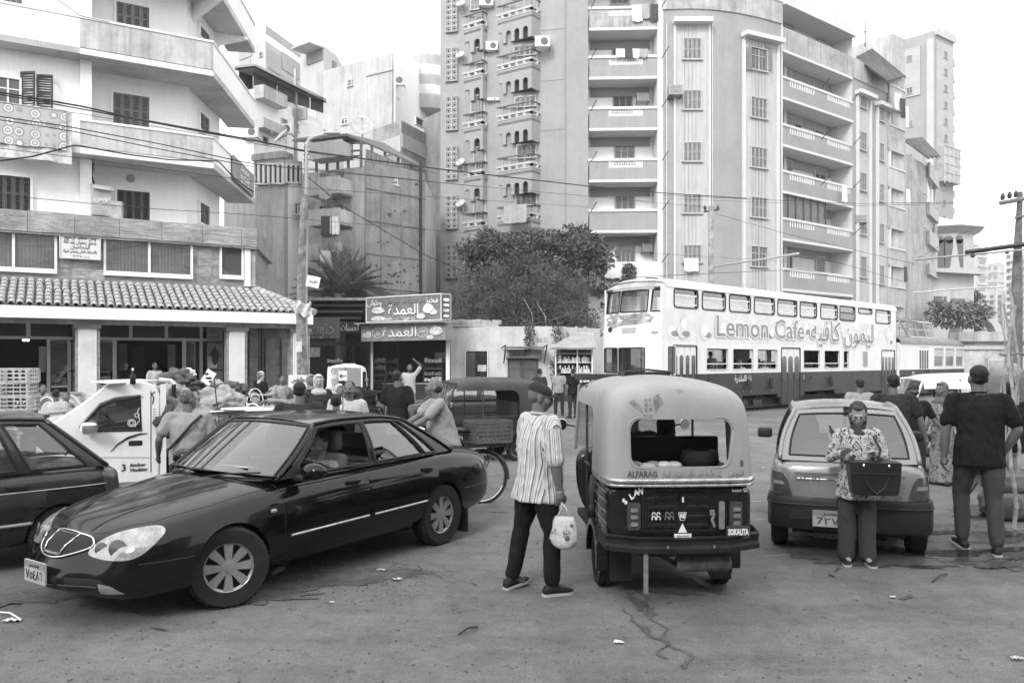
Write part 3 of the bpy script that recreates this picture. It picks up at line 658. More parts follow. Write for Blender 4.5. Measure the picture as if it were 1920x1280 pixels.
for k in range(11):
 a=V(xhe+.02,ye-.02,ze+.05).lerp(V(xh,yt,zt_+.05),k/11);b=V(xhe+.02,ye-.02,ze+.02).lerp(V(xh,yt,zt_+.02),(k+1.15)/11)
 cpart(cm_().tube([a,b],[.115,.09],10),'hip_tile',tilem)
st=MB(Matrix.Translation((0,dY,0)))
for k in range(24):
 y=ye+k*.25
 for r in range(6):
  f=r/6;st.tube([(xhe+.04*k+(xh-xhe)*f+k*.0,y+(yt-ye)*f,ze+.02+(zt_-ze)*f),(xhe+.04*k+(xh-xhe)*(f+.18),y+(yt-ye)*(f+.18),ze+(zt_-ze)*(f+.18))],.08,6)
stuff(part(st,'side_roof_tiles',tilem,cf.t))
cpart(cm_().b2(-9,xhe-.02,ye-.02,ye+.1,2.97,3.3),'fascia',white)
cpart(cm_().prism([(xhe-.02,ye-.02),(xhe+.9,5),(xhe+.78,5),(xhe-.14,ye+.05)],2.96,3.29),'fascia',white)
cpart(cm_().prism([(-9,ye+.1),(xhe-.12,ye+.1),(xhe+.7,5),(-9,5)],3.02,3.08),'soffit',mat('canopy_soffit',.45,.8,var=.1))
cpart(cm_().b2(-9,xhe-.4,-3.25,-2.95,2.84,3.01),'beam',conc)
for px in(164,442,560):
 x=cl(px,None,-3.05);w_=.24
 o=cpart(cm_().b2(x-w_,x+w_,-3.05-w_,-3.05+w_,.3,2.84),'column',marble,bevel=.02)
 for sx in(-1,1):part(MB(Matrix.Translation((0,dY,0))).b2(x+sx*(w_+.004),x+sx*(w_+.07),-3.05-w_+.04,-3.05+w_,.3,2.84),'column_trim',lm_[0],o)
 part(MB(Matrix.Translation((0,dY,0))).b2(x-w_-.1,x+w_+.1,-3.05-w_-.06,-3.05+w_+.06,2.72,2.84),'capital',lm_[2],o)
cpart(cm_().b2(-9,xhe-.2,-3.4,5,0,.22),'floor',conc)
for a,b in((cl(60,None,-3.2),cl(150,None,-3.2)),(cl(385,None,-3.2),cl(545,None,-3.2))):
 cpart(cm_().b2(a,b,-3.42,-3.22,0,.86),'low_wall',conc);cpart(cm_().b2(a-.03,b+.03,-3.47,-3.17,.86,.92),'wall_coping',stonem)
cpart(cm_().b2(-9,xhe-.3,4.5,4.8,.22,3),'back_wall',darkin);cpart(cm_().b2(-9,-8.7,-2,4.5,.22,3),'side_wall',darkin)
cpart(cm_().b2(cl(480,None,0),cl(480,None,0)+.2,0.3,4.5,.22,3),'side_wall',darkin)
for a,b in((136,153),(388,416),(466,482)):
 x0,x1=cl(a,None,0),cl(b,None,0);cpart(cm_().b2(x0,x1,-.2,.2,.22,3.02),'pier',lm_[0])
 if a!=466:
  for z in(1.45,2.4):
   cpart(cm_().b2(x0-.1,x1+.1,-.24,-.2,z,z+.05),'rail',ironm)
cpart(cm_().b2(cl(-60,None,0),cl(388,None,0),-.05,.05,2.47,2.56),'transom',alu)
tg=mat('smoked_panel',.045,.12,var=.3,scale=1)
for a,b in((-40,50),(57,134),(181,242),(249,308),(315,380)):
 cpart(cm_().b2(cl(a,None,0),cl(b,None,0),-.01,.01,2.56,2.98),'transom_panel',tg)
for px,w_ in((53,.06),(91,.05),(130,.05),(180,.05),(215,.06),(245,.05),(312,.05),(345,.06),(377,.05)):
 x=cl(px,None,0);z1=2.47 if px in(91,130,215,345)else 2.98
 cpart(cm_().b2(x-w_,x+w_,-.045,.045,.22 if px not in(53,245,312)else 2.56,z1),'door_post',alu)
gl_=mglass('cafe_glass',.8,1.5,.05)
for a,b in((96,128),(184,211),(349,374)):
 x0,x1=cl(a,None,0),cl(b,None,0)
 d_=cpart(cm_().b2(x0,x1,-.03,.03,.95,1.02),'door_rail',alu);part(MB(Matrix.Translation((0,dY,0))).b2(x0,x1,-.006,.006,.25,2.46),'pane',gl_,d_)
cpart(cm_().b2(-7.5,-4.8,2.6,3.2,.22,1.2),'counter',dimin)
cpart(cm_().b2(-4.3,-3.7,4.3,4.45,1.3,2.1),'poster',cloths[3]);cpart(cm_().b2(cl(222,None,3),cl(238,None,3),2.9,3,1.1,2.4),'poster',cloths[1])
cpart(cm_().b2(cl(314,None,3),cl(328,None,3),2.9,3,1.0,2.4),'poster',cloths[3]);cpart(cm_().b2(cl(245,None,2),cl(270,None,2),1.9,2,.5,2.3),'display',dimin)
cpart(cm_().b2(cl(73,None,3.5),cl(86,None,3.5),3.4,3.5,1.4,2.3),'poster',cloths[0])
for px in(45,52):
 x=cl(px,637,2)[0];cpart(cm_().ell((x,2,cl(px,637,2)[1]),(.05,.05,.05)),'lamp',memit('lamp_glow',4))
for px,py in((10,592),(272,594)):
 x,z=cl(px,py,-2);o=cpart(cm_().ell((x,-2,z-.08),(.12,.12,.12)),'ceiling_lamp',white,smooth=True)
for px in(401,):
 x=cl(px,None,-.2);z=2.0
 o=cpart(cm_().lathe([(.02,-.35),(.09,-.25),(.13,.05),(.1,.12),(.03,.25),(.0,.3)],8,(x,-.42,z)),'wall_lantern',ironm);part(MB(Matrix.Translation((0,dY,0))).tube([(x,-.2,z+.1),(x,-.42,z+.3)],.02),'bracket',ironm,o)
x,z=cl(398,672,-.24);cpart(cm_().b2(x-.15,x+.15,-.25,-.235,1.55,1.95),'notice',cloths[0])
xq=cl(497,None,.2)
cpart(cm_().b2(xq+.05,cl(560,None,1),.9,1.2,.2,3),'end_wall',lm_[0])
for a,b in((498,516),(528,546)):
 x0,x1=cl(a,None,.8),cl(b,None,.8);o=cpart(cm_().b2(x0,x1,.84,.86,.3,2.6),'roller_shutter',shutg)
 s_=MB(Matrix.Translation((0,dY,0)))
 for k in range(26):s_.b2(x0,x1,.8,.84,.32+k*.088,.32+k*.088+.06)
 part(s_,'slats',shutg,o)
x0,z0=cl(113,483,-1.4);x1,z1=cl(187,438,-1.4);wpt=Mc@V((x0+x1)/2,-1.35,z0)
sg_=TH('sign_board','white framed Arabic sign between the two curtained cafe windows','sign',wpt)
mm=sg_.mb();mm.M=sg_.Mi@Mc;zm0=cl(150,484,-1.4)[1];zm1=cl(150,437,-1.4)[1];mm.b2(x0,x1,-1.4,-1.3,zm0,zm1);sg_.part(mm,'board',mat('sign_white',.62,.6,var=.04))
mm=sg_.mb();mm.M=sg_.Mi@Mc
for a in((x0-.02,x1+.02,zm0-.03,zm0),(x0-.02,x1+.02,zm1,zm1+.03),(x0-.03,x0,zm0,zm1),(x1,x1+.03,zm0,zm1)):mm.b2(a[0],a[1],-1.43,-1.3,a[2],a[3])
sg_.part(mm,'frame',alu)
hh=zm1-zm0
for k,(s_,w_,sz)in enumerate((('وائل محمد ابراهيم',.8,.2),('محمد رمضان عبد الله',.82,.2),('المحاميان',.5,.19),('بالاستئناف العالى ومجلس الدولة',.85,.13),('ت ٠١٢٢٥',.45,.09))):
 text(s_,sz,blackp,sg_.t,sg_.to(Mc@V((x0+x1)/2,-1.405,zm1-hh*(.17+k*.19))),u_,(0,0,1),width=(x1-x0)*w_)
# BIG CURVED APARTMENT TOWER
tw=Bld('apartment_tower','tall curved apartment tower with pale recessed balconies behind the double-deck tram',[(826,47.6),(1060,45.6),(1103,45.2)],24.0,towerm,back=14)
tw.part(tw.mb().prism([W2(1103,45.2),W2(1240,45.0),W2(1240,60),W2(1103,60)],23.2,24.0),'wall',towerm)
tpt=[(1240,45.0),(1300,44.9),(1360,45.2),(1420,46),(1465,46.9)]
def smooth_pts(pts,n):
 out_=[]
 for i in range(len(pts)-1):
  p0=pts[max(i-1,0)];p1=pts[i];p2=pts[i+1];p3=pts[min(i+2,len(pts)-1)]
  for k in range(n):
   t=k/n;out_.append(tuple(.5*((2*b)+(-a+c)*t+(2*a-5*b+4*c-d)*t*t+(-a+3*b-3*c+d)*t**3)for a,b,c,d in zip(p0,p1,p2,p3)))
 out_.append(tuple(pts[-1]));return out_
front=smooth_pts([W2(*p)for p in tpt],4)
side=smooth_pts([W2(*p)for p in((1598,51.8),(1632,53.4),(1668,55.2))],4)
Gp=smooth_pts([W2(*p)for p in((1465,47.0),(1510,48.5),(1555,50.1),(1598,51.8))],4)
def off(pl,d):
 o=[]
 for i,p in enumerate(pl):
  a,b=Vector(pl[max(i-1,0)]),Vector(pl[min(i+1,len(pl)-1)]);t=(b-a).normalized();o.append((p[0]-t.y*d,p[1]+t.x*d))
 return o
Gi=off(Gp,1.45)
zc=21.6
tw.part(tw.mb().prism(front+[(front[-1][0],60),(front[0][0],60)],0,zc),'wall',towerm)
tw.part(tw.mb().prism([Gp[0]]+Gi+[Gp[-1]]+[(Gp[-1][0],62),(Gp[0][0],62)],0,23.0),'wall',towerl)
tw.part(tw.mb().prism(side+[(side[-1][0],66),(side[0][0]+.01,66)],0,21.4),'wall',towerm)
tw.part(tw.mb().prism([W2(1103,46.7),W2(1227,46.6),W2(1240.5,45.1),W2(1240.5,60),W2(1103,60)],0,23.2),'recess_wall',mat('recess_white',.92,.8,var=.03,scale=.8))
tb=off(front,1.5)+off(Gp,1.45)[1:]
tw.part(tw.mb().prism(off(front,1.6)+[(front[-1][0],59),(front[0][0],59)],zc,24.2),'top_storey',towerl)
def ribbon(pl,inner,z0,z1,name,m,par=None,**k):
 o=tw.mb();n=len(pl);o.prism(list(pl)+list(inner)[::-1],z0,z1);return tw.part(o,name,m,parent=par or tw.t,**k)
ribbon(off(front,-.08),off(front,.25),zc,zc+1.25,'parapet',conc)
ribbon(off(front,-.14),off(front,.3),zc+1.25,zc+1.35,'coping',towerl)
ribbon(off(front,-.05),off(front,1.8),23.95,24.45,'roof_slab',towerl)
ribbon(off(Gp,-.3),off(Gp,1.9),22.75,23.9,'roof_parapet',towerl)
ribbon(off(side,-.06),off(side,2),20.2,21.5,'parapet',conc)
tw.part(tw.mb().prism([front[-1],(front[-1][0]+.1,front[-1][1]+.05),(front[-1][0]+.1,50),(front[-1][0]-.2,50)],0,24.3),'party_wall',towerl)
a=W2(1240,44.98);tw.part(tw.mb().prism([(a[0]-.22,a[1]-.05),(a[0]+.1,a[1]-.05),(a[0]+.1,a[1]+1.6),(a[0]-.22,a[1]+1.6)],0,23.6),'fin',towerl)
A,B=W2(1105,45.2),W2(1241,45.0)
thE=math.atan2(B[1]-A[1],B[0]-A[0]);LE=math.hypot(B[0]-A[0],B[1]-A[1])
zE=[7.3,10.28,13.15,16.07,18.97,21.75]
def balusters(mb,x0,x1,y,z0,z1,n):
 for k in range(n+1):
  x=x0+(x1-x0)*k/n;mb.box((x,y,(z0+z1)/2),(.075,.08,z1-z0))
def balc_E(zr,i):
 o=link('balcony',None,tw.t);o.location=tw.to((A[0],A[1],zr));o.rotation_euler=(0,0,thE)
 pr=MB();bx0,bx1=LE*.27,LE*.74
 if i in(1,):pr.b2(0,LE,0,.12,-1.1,-.05)
 else:
  pr.b2(0,bx0,0,.12,-1.1,-.05);pr.b2(bx1,LE,0,.12,-1.1,-.05);pr.b2(bx0,bx1,0,.12,-1.1,-.42)
  b=MB();balusters(b,bx0+.12,bx1-.12,.06,-.42,-.05,12);part(b,'balusters',towerl,o)
 pr.b2(0,.12,.12,1.5,-1.1,-.05)
 part(pr,'parapet',conc if i==5 else towerm,o)
 m=MB();m.b2(-.06,LE+.03,-.06,.18,-.05,.1);part(m,'rail_coping',towerl,o)
 m=MB();m.b2(-.02,LE,-.04,1.5,-1.25,-1.1);part(m,'slab',towerl,o)
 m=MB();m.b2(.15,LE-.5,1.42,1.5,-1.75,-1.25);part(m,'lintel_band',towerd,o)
 return o
EB=[balc_E(z,i)for i,z in enumerate(zE)]
Ain,Bin=W2(1103,46.7),W2(1227,46.6)
twf=mat('window_trim',.42,.8,var=.1)
def segwin(A,B,px0,px1,py0,py1,kind='louvre',n=2,fm=None,lm=shutg,out=.03):
 fm=twf;x0,y0=onwall(A,B,px0);x1,y1=onwall(A,B,px1);th=math.atan2(B[1]-A[1],B[0]-A[0]);nx,ny=math.sin(th),-math.cos(th)
 D=(y0+y1)/2;zb,zt=zat(D,py1),zat(D,py0)
 return window(tw.t,tw.to(((x0+x1)/2+nx*out,(y0+y1)/2+ny*out,zb)),th,math.hypot(x1-x0,y1-y0),zt-zb,kind,n,fm,lm)
for(a,b,c,d,k,n,l)in((1144,1180,-12,9,'louvre',3,shutg),(1146,1192,83,112,'louvre',4,shutm),(1149,1186,179,210,'louvre',3,shutm),(1151,1190,272,306,'glass',3,shutg),(1153,1190,364,396,'louvre',3,shutg),(1156,1190,459,500,'glass',4,shutg)):
 segwin(Ain,Bin,a,b,c,d,k,n,towerl,l)
def frontseg(px):
 for i in range(len(front)-1):
  a,b=front[i],front[i+1]
  if a[0]/a[1]<=(px-960)/F<=b[0]/b[1]:return a,b
 return front[-2],front[-1]
def fw(pl,px0,px1,z0,z1,out,dep,mb=None):
 def fs(px):
  for i in range(len(pl)-1):
   if pl[i][0]/pl[i][1]<=(px-960)/F<=pl[i+1][0]/pl[i+1][1]:return pl[i],pl[i+1]
  return pl[-2],pl[-1]
 mb=mb or tw.mb();A_,B_=fs((px0+px1)/2);x0,y0=onwall(A_,B_,px0);x1,y1=onwall(A_,B_,px1);th=math.atan2(y1-y0,x1-x0)
 c=Vector(((x0+x1)/2+math.sin(th)*(out+dep/2),(y0+y1)/2-math.cos(th)*(out+dep/2),(z0+z1)/2))
 return mb.box(c,(math.hypot(x1-x0,y1-y0),dep,z1-z0),rz=th)
for(p0,p1,ztop,w0,w1,ys)in((1266,1328,20.7,1280,1315,((71,112),(168,206),(265,303),(362,400),(459,492))),(1394,1455,20.25,1406,1437,((91,133),(184,222),(277,315),(370,408),(462,500)))):
 tw.part(fw(front,p0,p1,0,ztop,-.02,.05),'window_strip',mat('strip_render',.44,.9,var=.08,scale=.8,streak=.2))
 for q in(p0-1,p1+1):tw.part(fw(front,q-2,q+2,0,ztop,0,.16),'strip_edge',towerl)
 tw.part(fw(front,p0-5,p1+5,ztop,ztop+.25,0,.55),'canopy',towerl)
 g_=tw.mb()
 for k in range(1,6):
  q=w0+(w1-w0)*(k-.5)/5;fw(front,q-.5,q+.5,0,ztop,.03,.02,g_)
 stuff(tw.part(g_,'grooves',towerm))
 for(a,b)in ys:
  A_,B_=frontseg((w0+w1)/2);k='louvre'
  if(w0,a)==(1406,91):k='open'
  if(w0,a)==(1406,462):k='glass'
  segwin(A_,B_,w0,w1,a,b,'louvre'if k=='louvre'else'glass',4 if k=='louvre'else 2,towerl,shutg,.05)
  if k=='open':
   for dx in(1402,1440):
    x,y=onwall(A_,B_,dx);m=tw.mb();m.box((x,y-.12,(zat(y,a)+zat(y,b))/2),(.42,.05,zat(y,a)-zat(y,b)),rz=.2);tw.part(m,'open_shutter',shutm)
for k,(px)in enumerate((1250,1335,1460)):
 tw.part(fw(front,px-.7,px+.7,0,20.8,0,.07),'drain_pipe',towerl)
zG=[7.22,10.2,13.0,15.75,18.55,21.35]
def sub(pl,f0,f1):
 n=len(pl)-1;o=[]
 def at(f):
  i=min(int(f*n),n-1);t=f*n-i;return(pl[i][0]*(1-t)+pl[i+1][0]*t,pl[i][1]*(1-t)+pl[i+1][1]*t)
 o.append(at(f0));o+=[pl[i]for i in range(n+1)if f0<i/n<f1];o.append(at(f1));return o
for i,z in enumerate(zG):
 o=link('balcony',None,tw.t,None,tw.to((Gp[0][0],Gp[0][1],z)));L0=Vector((Gp[0][0],Gp[0][1],z))
 def gp(f0,f1,d0,d1,z0,z1,name,m,inn=.1):
  q=sub(Gp,f0,f1);mb=MB(Matrix.Translation(-L0));mb.prism(list(off(q,d0))+list(off(q,d1))[::-1],z+z0,z+z1);return part(mb,name,m,o)
 top=i==5;mc=conc if top else towerm
 gp(0,1,-.05,1.5,-1.3,-1.15,'slab',towerl)
 if top:gp(0,1,0,.12,-1.15,.2,'parapet',mc)
 else:
  gp(0,1,0,.12,-1.15,-.42,'parapet',mc)
  for a,b in((0,.14),(.44,.64),(.92,1)):gp(a,b,.001,.12,-.42,-.06,'parapet',mc)
  mb=MB(Matrix.Translation(-L0))
  for(a,b)in((.14,.44),(.64,.92)):
   for k in range(11):
    q=sub(Gp,a+(b-a)*k/10*.999,1)[0];mb.box((q[0]+.03,q[1]+.05,z-.24),(.09,.08,.36))
  part(mb,'balusters',towerl,o)
  gp(0,1,-.05,.17,-.06,.08,'rail_coping',towerl)
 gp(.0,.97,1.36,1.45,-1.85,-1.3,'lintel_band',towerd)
def gwin(px0,px1,py0,py1,kind='louvre',n=3,lm=shutg):
 pm_=(px0+px1)/2
 for i in range(len(Gi)-1):
  if Gi[i][0]/Gi[i][1]<=(pm_-960)/F<=Gi[i+1][0]/Gi[i+1][1]:return segwin(Gi[i],Gi[i+1],px0,px1,py0,py1,kind,n,towerl,lm,.04)
for s_ in((1467,1482,130,152,'glass',1),(1524,1544,148,170,'louvre',4),(1467,1483,217,243,'louvre',2),(1487,1501,220,243,'glass',1),(1526,1544,232,252,'glass',3),(1474,1484,302,325,'louvre',1),(1526,1546,316,338,'glass',2),(1467,1485,38,52,'louvre',3),(1530,1548,62,80,'louvre',3),(1527,1545,480,512,'louvre',3),(1470,1484,470,505,'glass',1)):gwin(*s_)
mbx=tw.mb();q=sub(Gp,.02,.62);mbx.prism(list(off(q,.15))+list(off(q,.22))[::-1],10.25,11.85);o=tw.part(mbx,'enclosure',shutm)
for k in range(7):
 q=sub(Gp,.02+.6*k/6,1)[0];m=tw.mb();m.box((q[0],q[1]+.08,11.05),(.06,.06,1.6));tw.part(m,'post',ironm,parent=o)
tw.part(fw(Gi,1465,1470,0,21,0,.2),'corner_post',towerl)
for(p0,p1,w0,w1,ys,zt)in((1606,1630,1610,1623,((168,203),(247,282),(325,358),(403,440),(480,520)),19.2),(1643,1666,1646,1656,((192,228),(268,302),(344,378),(420,455),(497,533)),19.0)):
 tw.part(fw(side,p0,p1,0,zt,-.02,.05),'window_strip',MATS['strip_render']);tw.part(fw(side,p0-3,p1+3,zt,zt+.25,0,.5),'canopy',towerl)
 for q in(p0,p1):tw.part(fw(side,q-1,q+1,0,zt,0,.16),'strip_edge',towerl)
 for a,b in ys:
  for i in range(len(side)-1):
   if side[i][0]/side[i][1]<=((w0+w1)/2-960)/F<=side[i+1][0]/side[i+1][1]:segwin(side[i],side[i+1],w0,w1,a,b,'louvre',3,towerl,shutg,.05)
sc_m=MB();s2=.17
for(a,b,c,d)in((-s2,s2,s2-.03,s2),(-s2,s2,-s2,-s2+.03)):sc_m.b2(a,b,-.06,.06,c,d)
for x in(-s2,s2-.03):sc_m.b2(x,x+.03,-.06,.06,-s2+.03,s2-.03)
sc_m.lathe([(.075,-.05),(.11,-.05),(.11,.05),(.075,.05)],10,(0,0,0),'Y',closed=True)
for k in range(4):
 a=R(45+90*k);sc_m.tube([(.105*math.cos(a),0,.105*math.sin(a)),(.2*math.cos(a),0,.2*math.sin(a))],.022,4)
sme=sc_m.mesh('breeze_block',twf)
s0=(tw.pts[0],tw.pts[1]);thA=tw.ang(0)
for(y0,y1)in((0,62),(92,154),(183,246),(276,338),(368,430),(460,522)):
 x0,yy0=onwall(*s0,836);x1,yy1=onwall(*s0,858);D=(yy0+yy1)/2;zt,zb=zat(D,y0),zat(D,y1)
 m=tw.mb();m.box(((x0+x1)/2+.0,D-.03,(zt+zb)/2),(math.hypot(x1-x0,yy1-yy0)+.04,.05,zt-zb+.04),rz=thA);sb=tw.part(m,'screen_shade_panel',mat('screen_shadow',.07,.9))  # flat dark panel stands in for the shade behind the pierced blocks
 for c in range(2):
  for r in range(6):
   p=Vector((x0+(x1-x0)*(.25+.5*c),yy0+(yy1-yy0)*(.25+.5*c)-.12,zb+(zt-zb)*(r+.5)/6));o=link('breeze_block',sme,tw.t,None,tw.to(p));o.rotation_euler=(0,0,thA);k=(zt-zb)/6/.34;o.scale=(math.hypot(x1-x0,yy1-yy0)/2/.34,1,k)
def prow(Lw,Lc,n,deep,L2):
 """local frame: x along the front edge from the wall root (0,0) to the prow corner (Lc,0); returns to wall at L2"""
 return None
def prow_balcony(pa,pb,pc,zr,narch,cloth=None):
 A_,B_,C_=W2(*pa),W2(*pb),W2(*pc);o=link('balcony',None,tw.t,None,tw.to((B_[0],B_[1],zr)));L0=Vector((B_[0],B_[1],zr));Mx=Matrix.Translation(-L0)
 a,b,c=Vector((*A_,0)),Vector((*B_,0)),Vector((*C_,0));back=V(0,1.5,0)
 for(p,q,nar,nm)in((a,b,narch,'skirt'),(b,c,0,'side_skirt')):
  d=q-p;L_=d.length;d.normalize();zb,zt=zr-2.27,zr-.86
  poly=[(0,zt),(0,zb+(.25 if nar else.0))]if 0 else[(L_,zt),(0,zt),(0,zb)]
  if nar:
   st_=L_*.93/nar;w_=st_*.60
   for k in range(nar):
    xc_=st_*(k+.55);poly+=[(xc_-w_/2,zb)]+[(xc_-w_/2*math.cos(math.pi*j/6),zb+.50+w_/2*math.sin(math.pi*j/6))for j in range(7)]+[(xc_+w_/2,zb)]
  poly+=[(L_,zb)]
  mb=MB(Mx);mb.extr([(x,z)for x,z in poly],p+(V(0,0,0)if nar else d*.002),d,(0,0,1),V(-d.y,d.x,0)*.12);part(mb,nm,towerm,o)
  for(z0,z1,t,m,nm2)in((zr-.86,zr-.80,.16,twf,'moulding'),(zr-.62,zr-.50,.13,twf,'moulding'),(zr-.06,zr,.08,shutm if n else ironm,'handrail')):
   mb=MB(Mx);nn_=V(-d.y,d.x,0);mb.prism([(p+nn_*-.03)[:2],(q+nn_*-.03)[:2],(q+nn_*t)[:2],(p+nn_*t)[:2]],z0,z1);part(mb,nm2,m,o)
  mb=MB(Mx);nst=max(2,int(L_/.42))
  for k in range(nst+1):
   x=p+d*(L_*k/nst);mb.box((x.x,x.y+.04,zr-.28),(.03,.03,.44))
   mb.box((x.x,x.y+.03,zr-.71),(.17,.1,.17),rz=R(0),ry=R(45))
  part(mb,'rail_posts',twf,o)
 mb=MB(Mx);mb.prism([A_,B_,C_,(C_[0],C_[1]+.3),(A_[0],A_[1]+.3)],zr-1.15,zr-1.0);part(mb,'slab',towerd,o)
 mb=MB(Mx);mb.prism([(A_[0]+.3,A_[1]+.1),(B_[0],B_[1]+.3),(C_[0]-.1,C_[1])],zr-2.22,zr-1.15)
 part(mb,'arch_shade_block',mat('arch_shade',.045,.9,var=.2),o)  # dark block added behind the arches so their openings look shaded
n=1
for i,y in enumerate((-8,89,187,285,380)):
 zr=zat(45.3,y);prow_balcony((929,46.75),(997,45.35),(1016,46.1),zr,4)
 zr=zat(46.3,(16,108,204,298,393)[i]+2);prow_balcony((866,47.3),(905,46.4),(916,46.95),zr,2)
for(a,b,c,d)in((963,1004,-30,-5),(963,1006,84,104),(965,1006,180,200),(968,1007,270,296),(966,1008,362,384),(883,906,0,18),(883,908,90,118),(883,910,178,210),(887,912,274,304),(887,912,368,398),(885,913,462,505)):
 tw.win(0,a,b,c,d,'louvre',4,twf,shutg if(a+c)%2 else shutm)
for y in(55,150,243,337):tw.part(tw.box(0,1016,1059,y+(0),y+1.2,0,.02),'joint_line',towerd)
tw.part(tw.box(0,1059.5,1061,-40,660,0,.05),'joint_line',towerd)
def ac(px,py,D,w=.9,h=.62,dep=.4,rz=0,label='',kind=0):
 p=P(px,py,D);t_=TH('air_conditioner',label,'air conditioner',p,'air conditioners on the facades',rz)
 m=MB();m.b2(-w/2,w/2,-dep/2,dep/2,-h/2,h/2);part(m,'casing',white if kind==0 else steel,t_.t,bevel=.02)
 m=MB()
 if kind==0:
  m.lathe([(0,0),(h*.36,0),(h*.36,.012),(0,.012)],16,(w*.12,-dep/2-.013,0),'Y');part(m,'fan_grille',mat('fan_dark',.12,.6),t_.t)
 else:
  for k in range(7):m.b2(-w/2+.05,w/2-.05,-dep/2-.01,-dep/2,-h/2+.06+k*h*.13,-h/2+.085+k*h*.13)
  part(m,'grille',MATS.get('fan_dark')or mat('fan_dark',.12,.6),t_.t)
 m=MB();m.b2(-w/2,-w/2+.04,-dep/2,dep/2+.3,-h/2-.05,-h/2);m.b2(w/2-.04,w/2,-dep/2,dep/2+.3,-h/2-.05,-h/2);part(m,'bracket',ironm,t_.t);return t_
ac(1017,80,45.3,.85,.6,label='white air conditioner beside the second arched balcony of the tower')
ac(1205,183,46.2,.72,.5,kind=1,label='window air conditioner in the third recessed balcony of the tower');ac(1265,172,44.6,.75,.55,.7,kind=1,label='boxy window air conditioner on the curved front beside the first window strip')
ac(1213,465,46.2,.6,.5,kind=1,label='air conditioner above the laundry in the lowest recessed balcony');ac(922,88,46.6,.7,.5,label='air conditioner between the small and large arched balconies near the top')
ac(912,5,46.6,.8,.5,label='air conditioner at the top edge of the photo between arched balconies');ac(1613,411,52.2,.75,.5,kind=1,label='air conditioner on the narrow side of the tower right of the curved balconies')
ac(925,188,46.7,.7,.15,label='empty air conditioner rack between the arched balconies')
def dish(px,py,D,r,az,label,tilt=35):
 t_=TH('satellite_dish',label,'satellite dish',P(px,py,D),'satellite dishes',R(az));m=MB()
 prof=[(r*k/6,.28*r*(k/6)**2)for k in range(7)];m.lathe(prof+[(q[0],q[1]-.015)for q in prof[::-1]],20);o=part(m,'reflector',plaster2,t_.t,smooth=True);o.rotation_euler=(R(90-tilt),0,0)
 m=MB();f=V(0,-r*1.1,r*.35);m.tube([(0,0,-r*.5),f],.012,4);m.ell(f,(.05,.05,.05));part(m,'feed_arm',steel,t_.t)
 m=MB();m.tube([(0,.02,0),(0,.25,-.1),(0,.25,-r*1.5)],.03,6);part(m,'mast',steel,t_.t)
dish(864,8,46.9,.28,-20,'small white dish beside the topmost screen blocks');dish(863,104,46.9,.28,-20,'small white dish beside the second column of screen blocks')
dish(864,305,46.9,.3,-30,'white dish beside the fourth set of screen blocks');dish(864,382,46.9,.3,-30,'white dish beside the fifth set of screen blocks')
I4=Matrix()
def laundry(px,py,D,w,h,m,label,seed=0,th=0,name='laundry'):
 p=P(px,py,D);Mx=Matrix.Translation((p.x,p.y,0))@Matrix.Rotation(th,4,'Z');hang(Mx,-w/2,w/2,0,p.z,p.z-h,m,name,label,'laundry',seed,.03,'laundry drying on the balconies',.05)
for k,(px,py,w,h,c,l)in enumerate(((1195,10,.6,.9,0,'white cloth leftmost on the top balcony line'),(1212,8,.5,.8,1,'grey shirt hanging on the top recessed balcony'),(1226,8,.5,.95,2,'black trousers hanging rightmost on the top recessed balcony'),(1163,92,.5,.45,0,'white vest on the line of the second recessed balcony'),(1180,93,.45,.5,2,'dark cloth on the line of the second recessed balcony'),(1192,92,.4,.5,0,'small white cloth on the second balcony beside the dark one'),(1206,92,.5,.45,1,'grey cloth rightmost on the second recessed balcony'),(1150,494,1.0,.8,0,'white sheet leftmost on the lowest recessed balcony'),(1166,497,.5,.75,0,'white towel on the lowest recessed balcony beside the plant'),(1198,495,.7,.9,0,'white cloth right of the plant on the lowest recessed balcony'),(1222,494,1.1,.75,0,'draped white sheet rightmost on the lowest recessed balcony'))):
 laundry(px,py,44.95,w,h,cloths[c],l,k)
laundry(966,384,45.1,1.4,1.0,mat('worn_rug',.33,.95,var=.15),'grey rug hung over the lowest large arched balcony',3,thA-.1,'rug')
laundry(1583,348,50.6,.45,1.0,cloths[0],'white cloth on the curved balcony above the glazed one',5,.5);laundry(1296,484,44.6,.8,.7,cloths[0],'white cloth hanging from the lowest window of the first strip',8)
arms=MB(Matrix())
ordn=('top','second','third','fourth','fifth','sixth')
for px,ys,D,wh in((1108,(15,110,206,302,395),45.0,'left end of the %s recessed balcony'),(1241,(12,108,200,300,393,490),44.8,'right end of the %s recessed balcony'),(1598,(188,272,352,440),51.5,'right end of the %s curved balcony with balusters'),(1540,(165,260,345),49.3,'middle of the %s curved balcony with balusters')):
 for yi,y in enumerate(ys):
  p=P(px,y,D);o=tag(part(MB(Matrix.Translation(p)).tube([(0,0,-.05),(.25,-.7,.35)],.025,5),'clothes_line_arm',ironm),'thin metal clothes-line arm at the '+wh%ordn[yi],'clothes line arm','clothes line arms on the tower balconies')
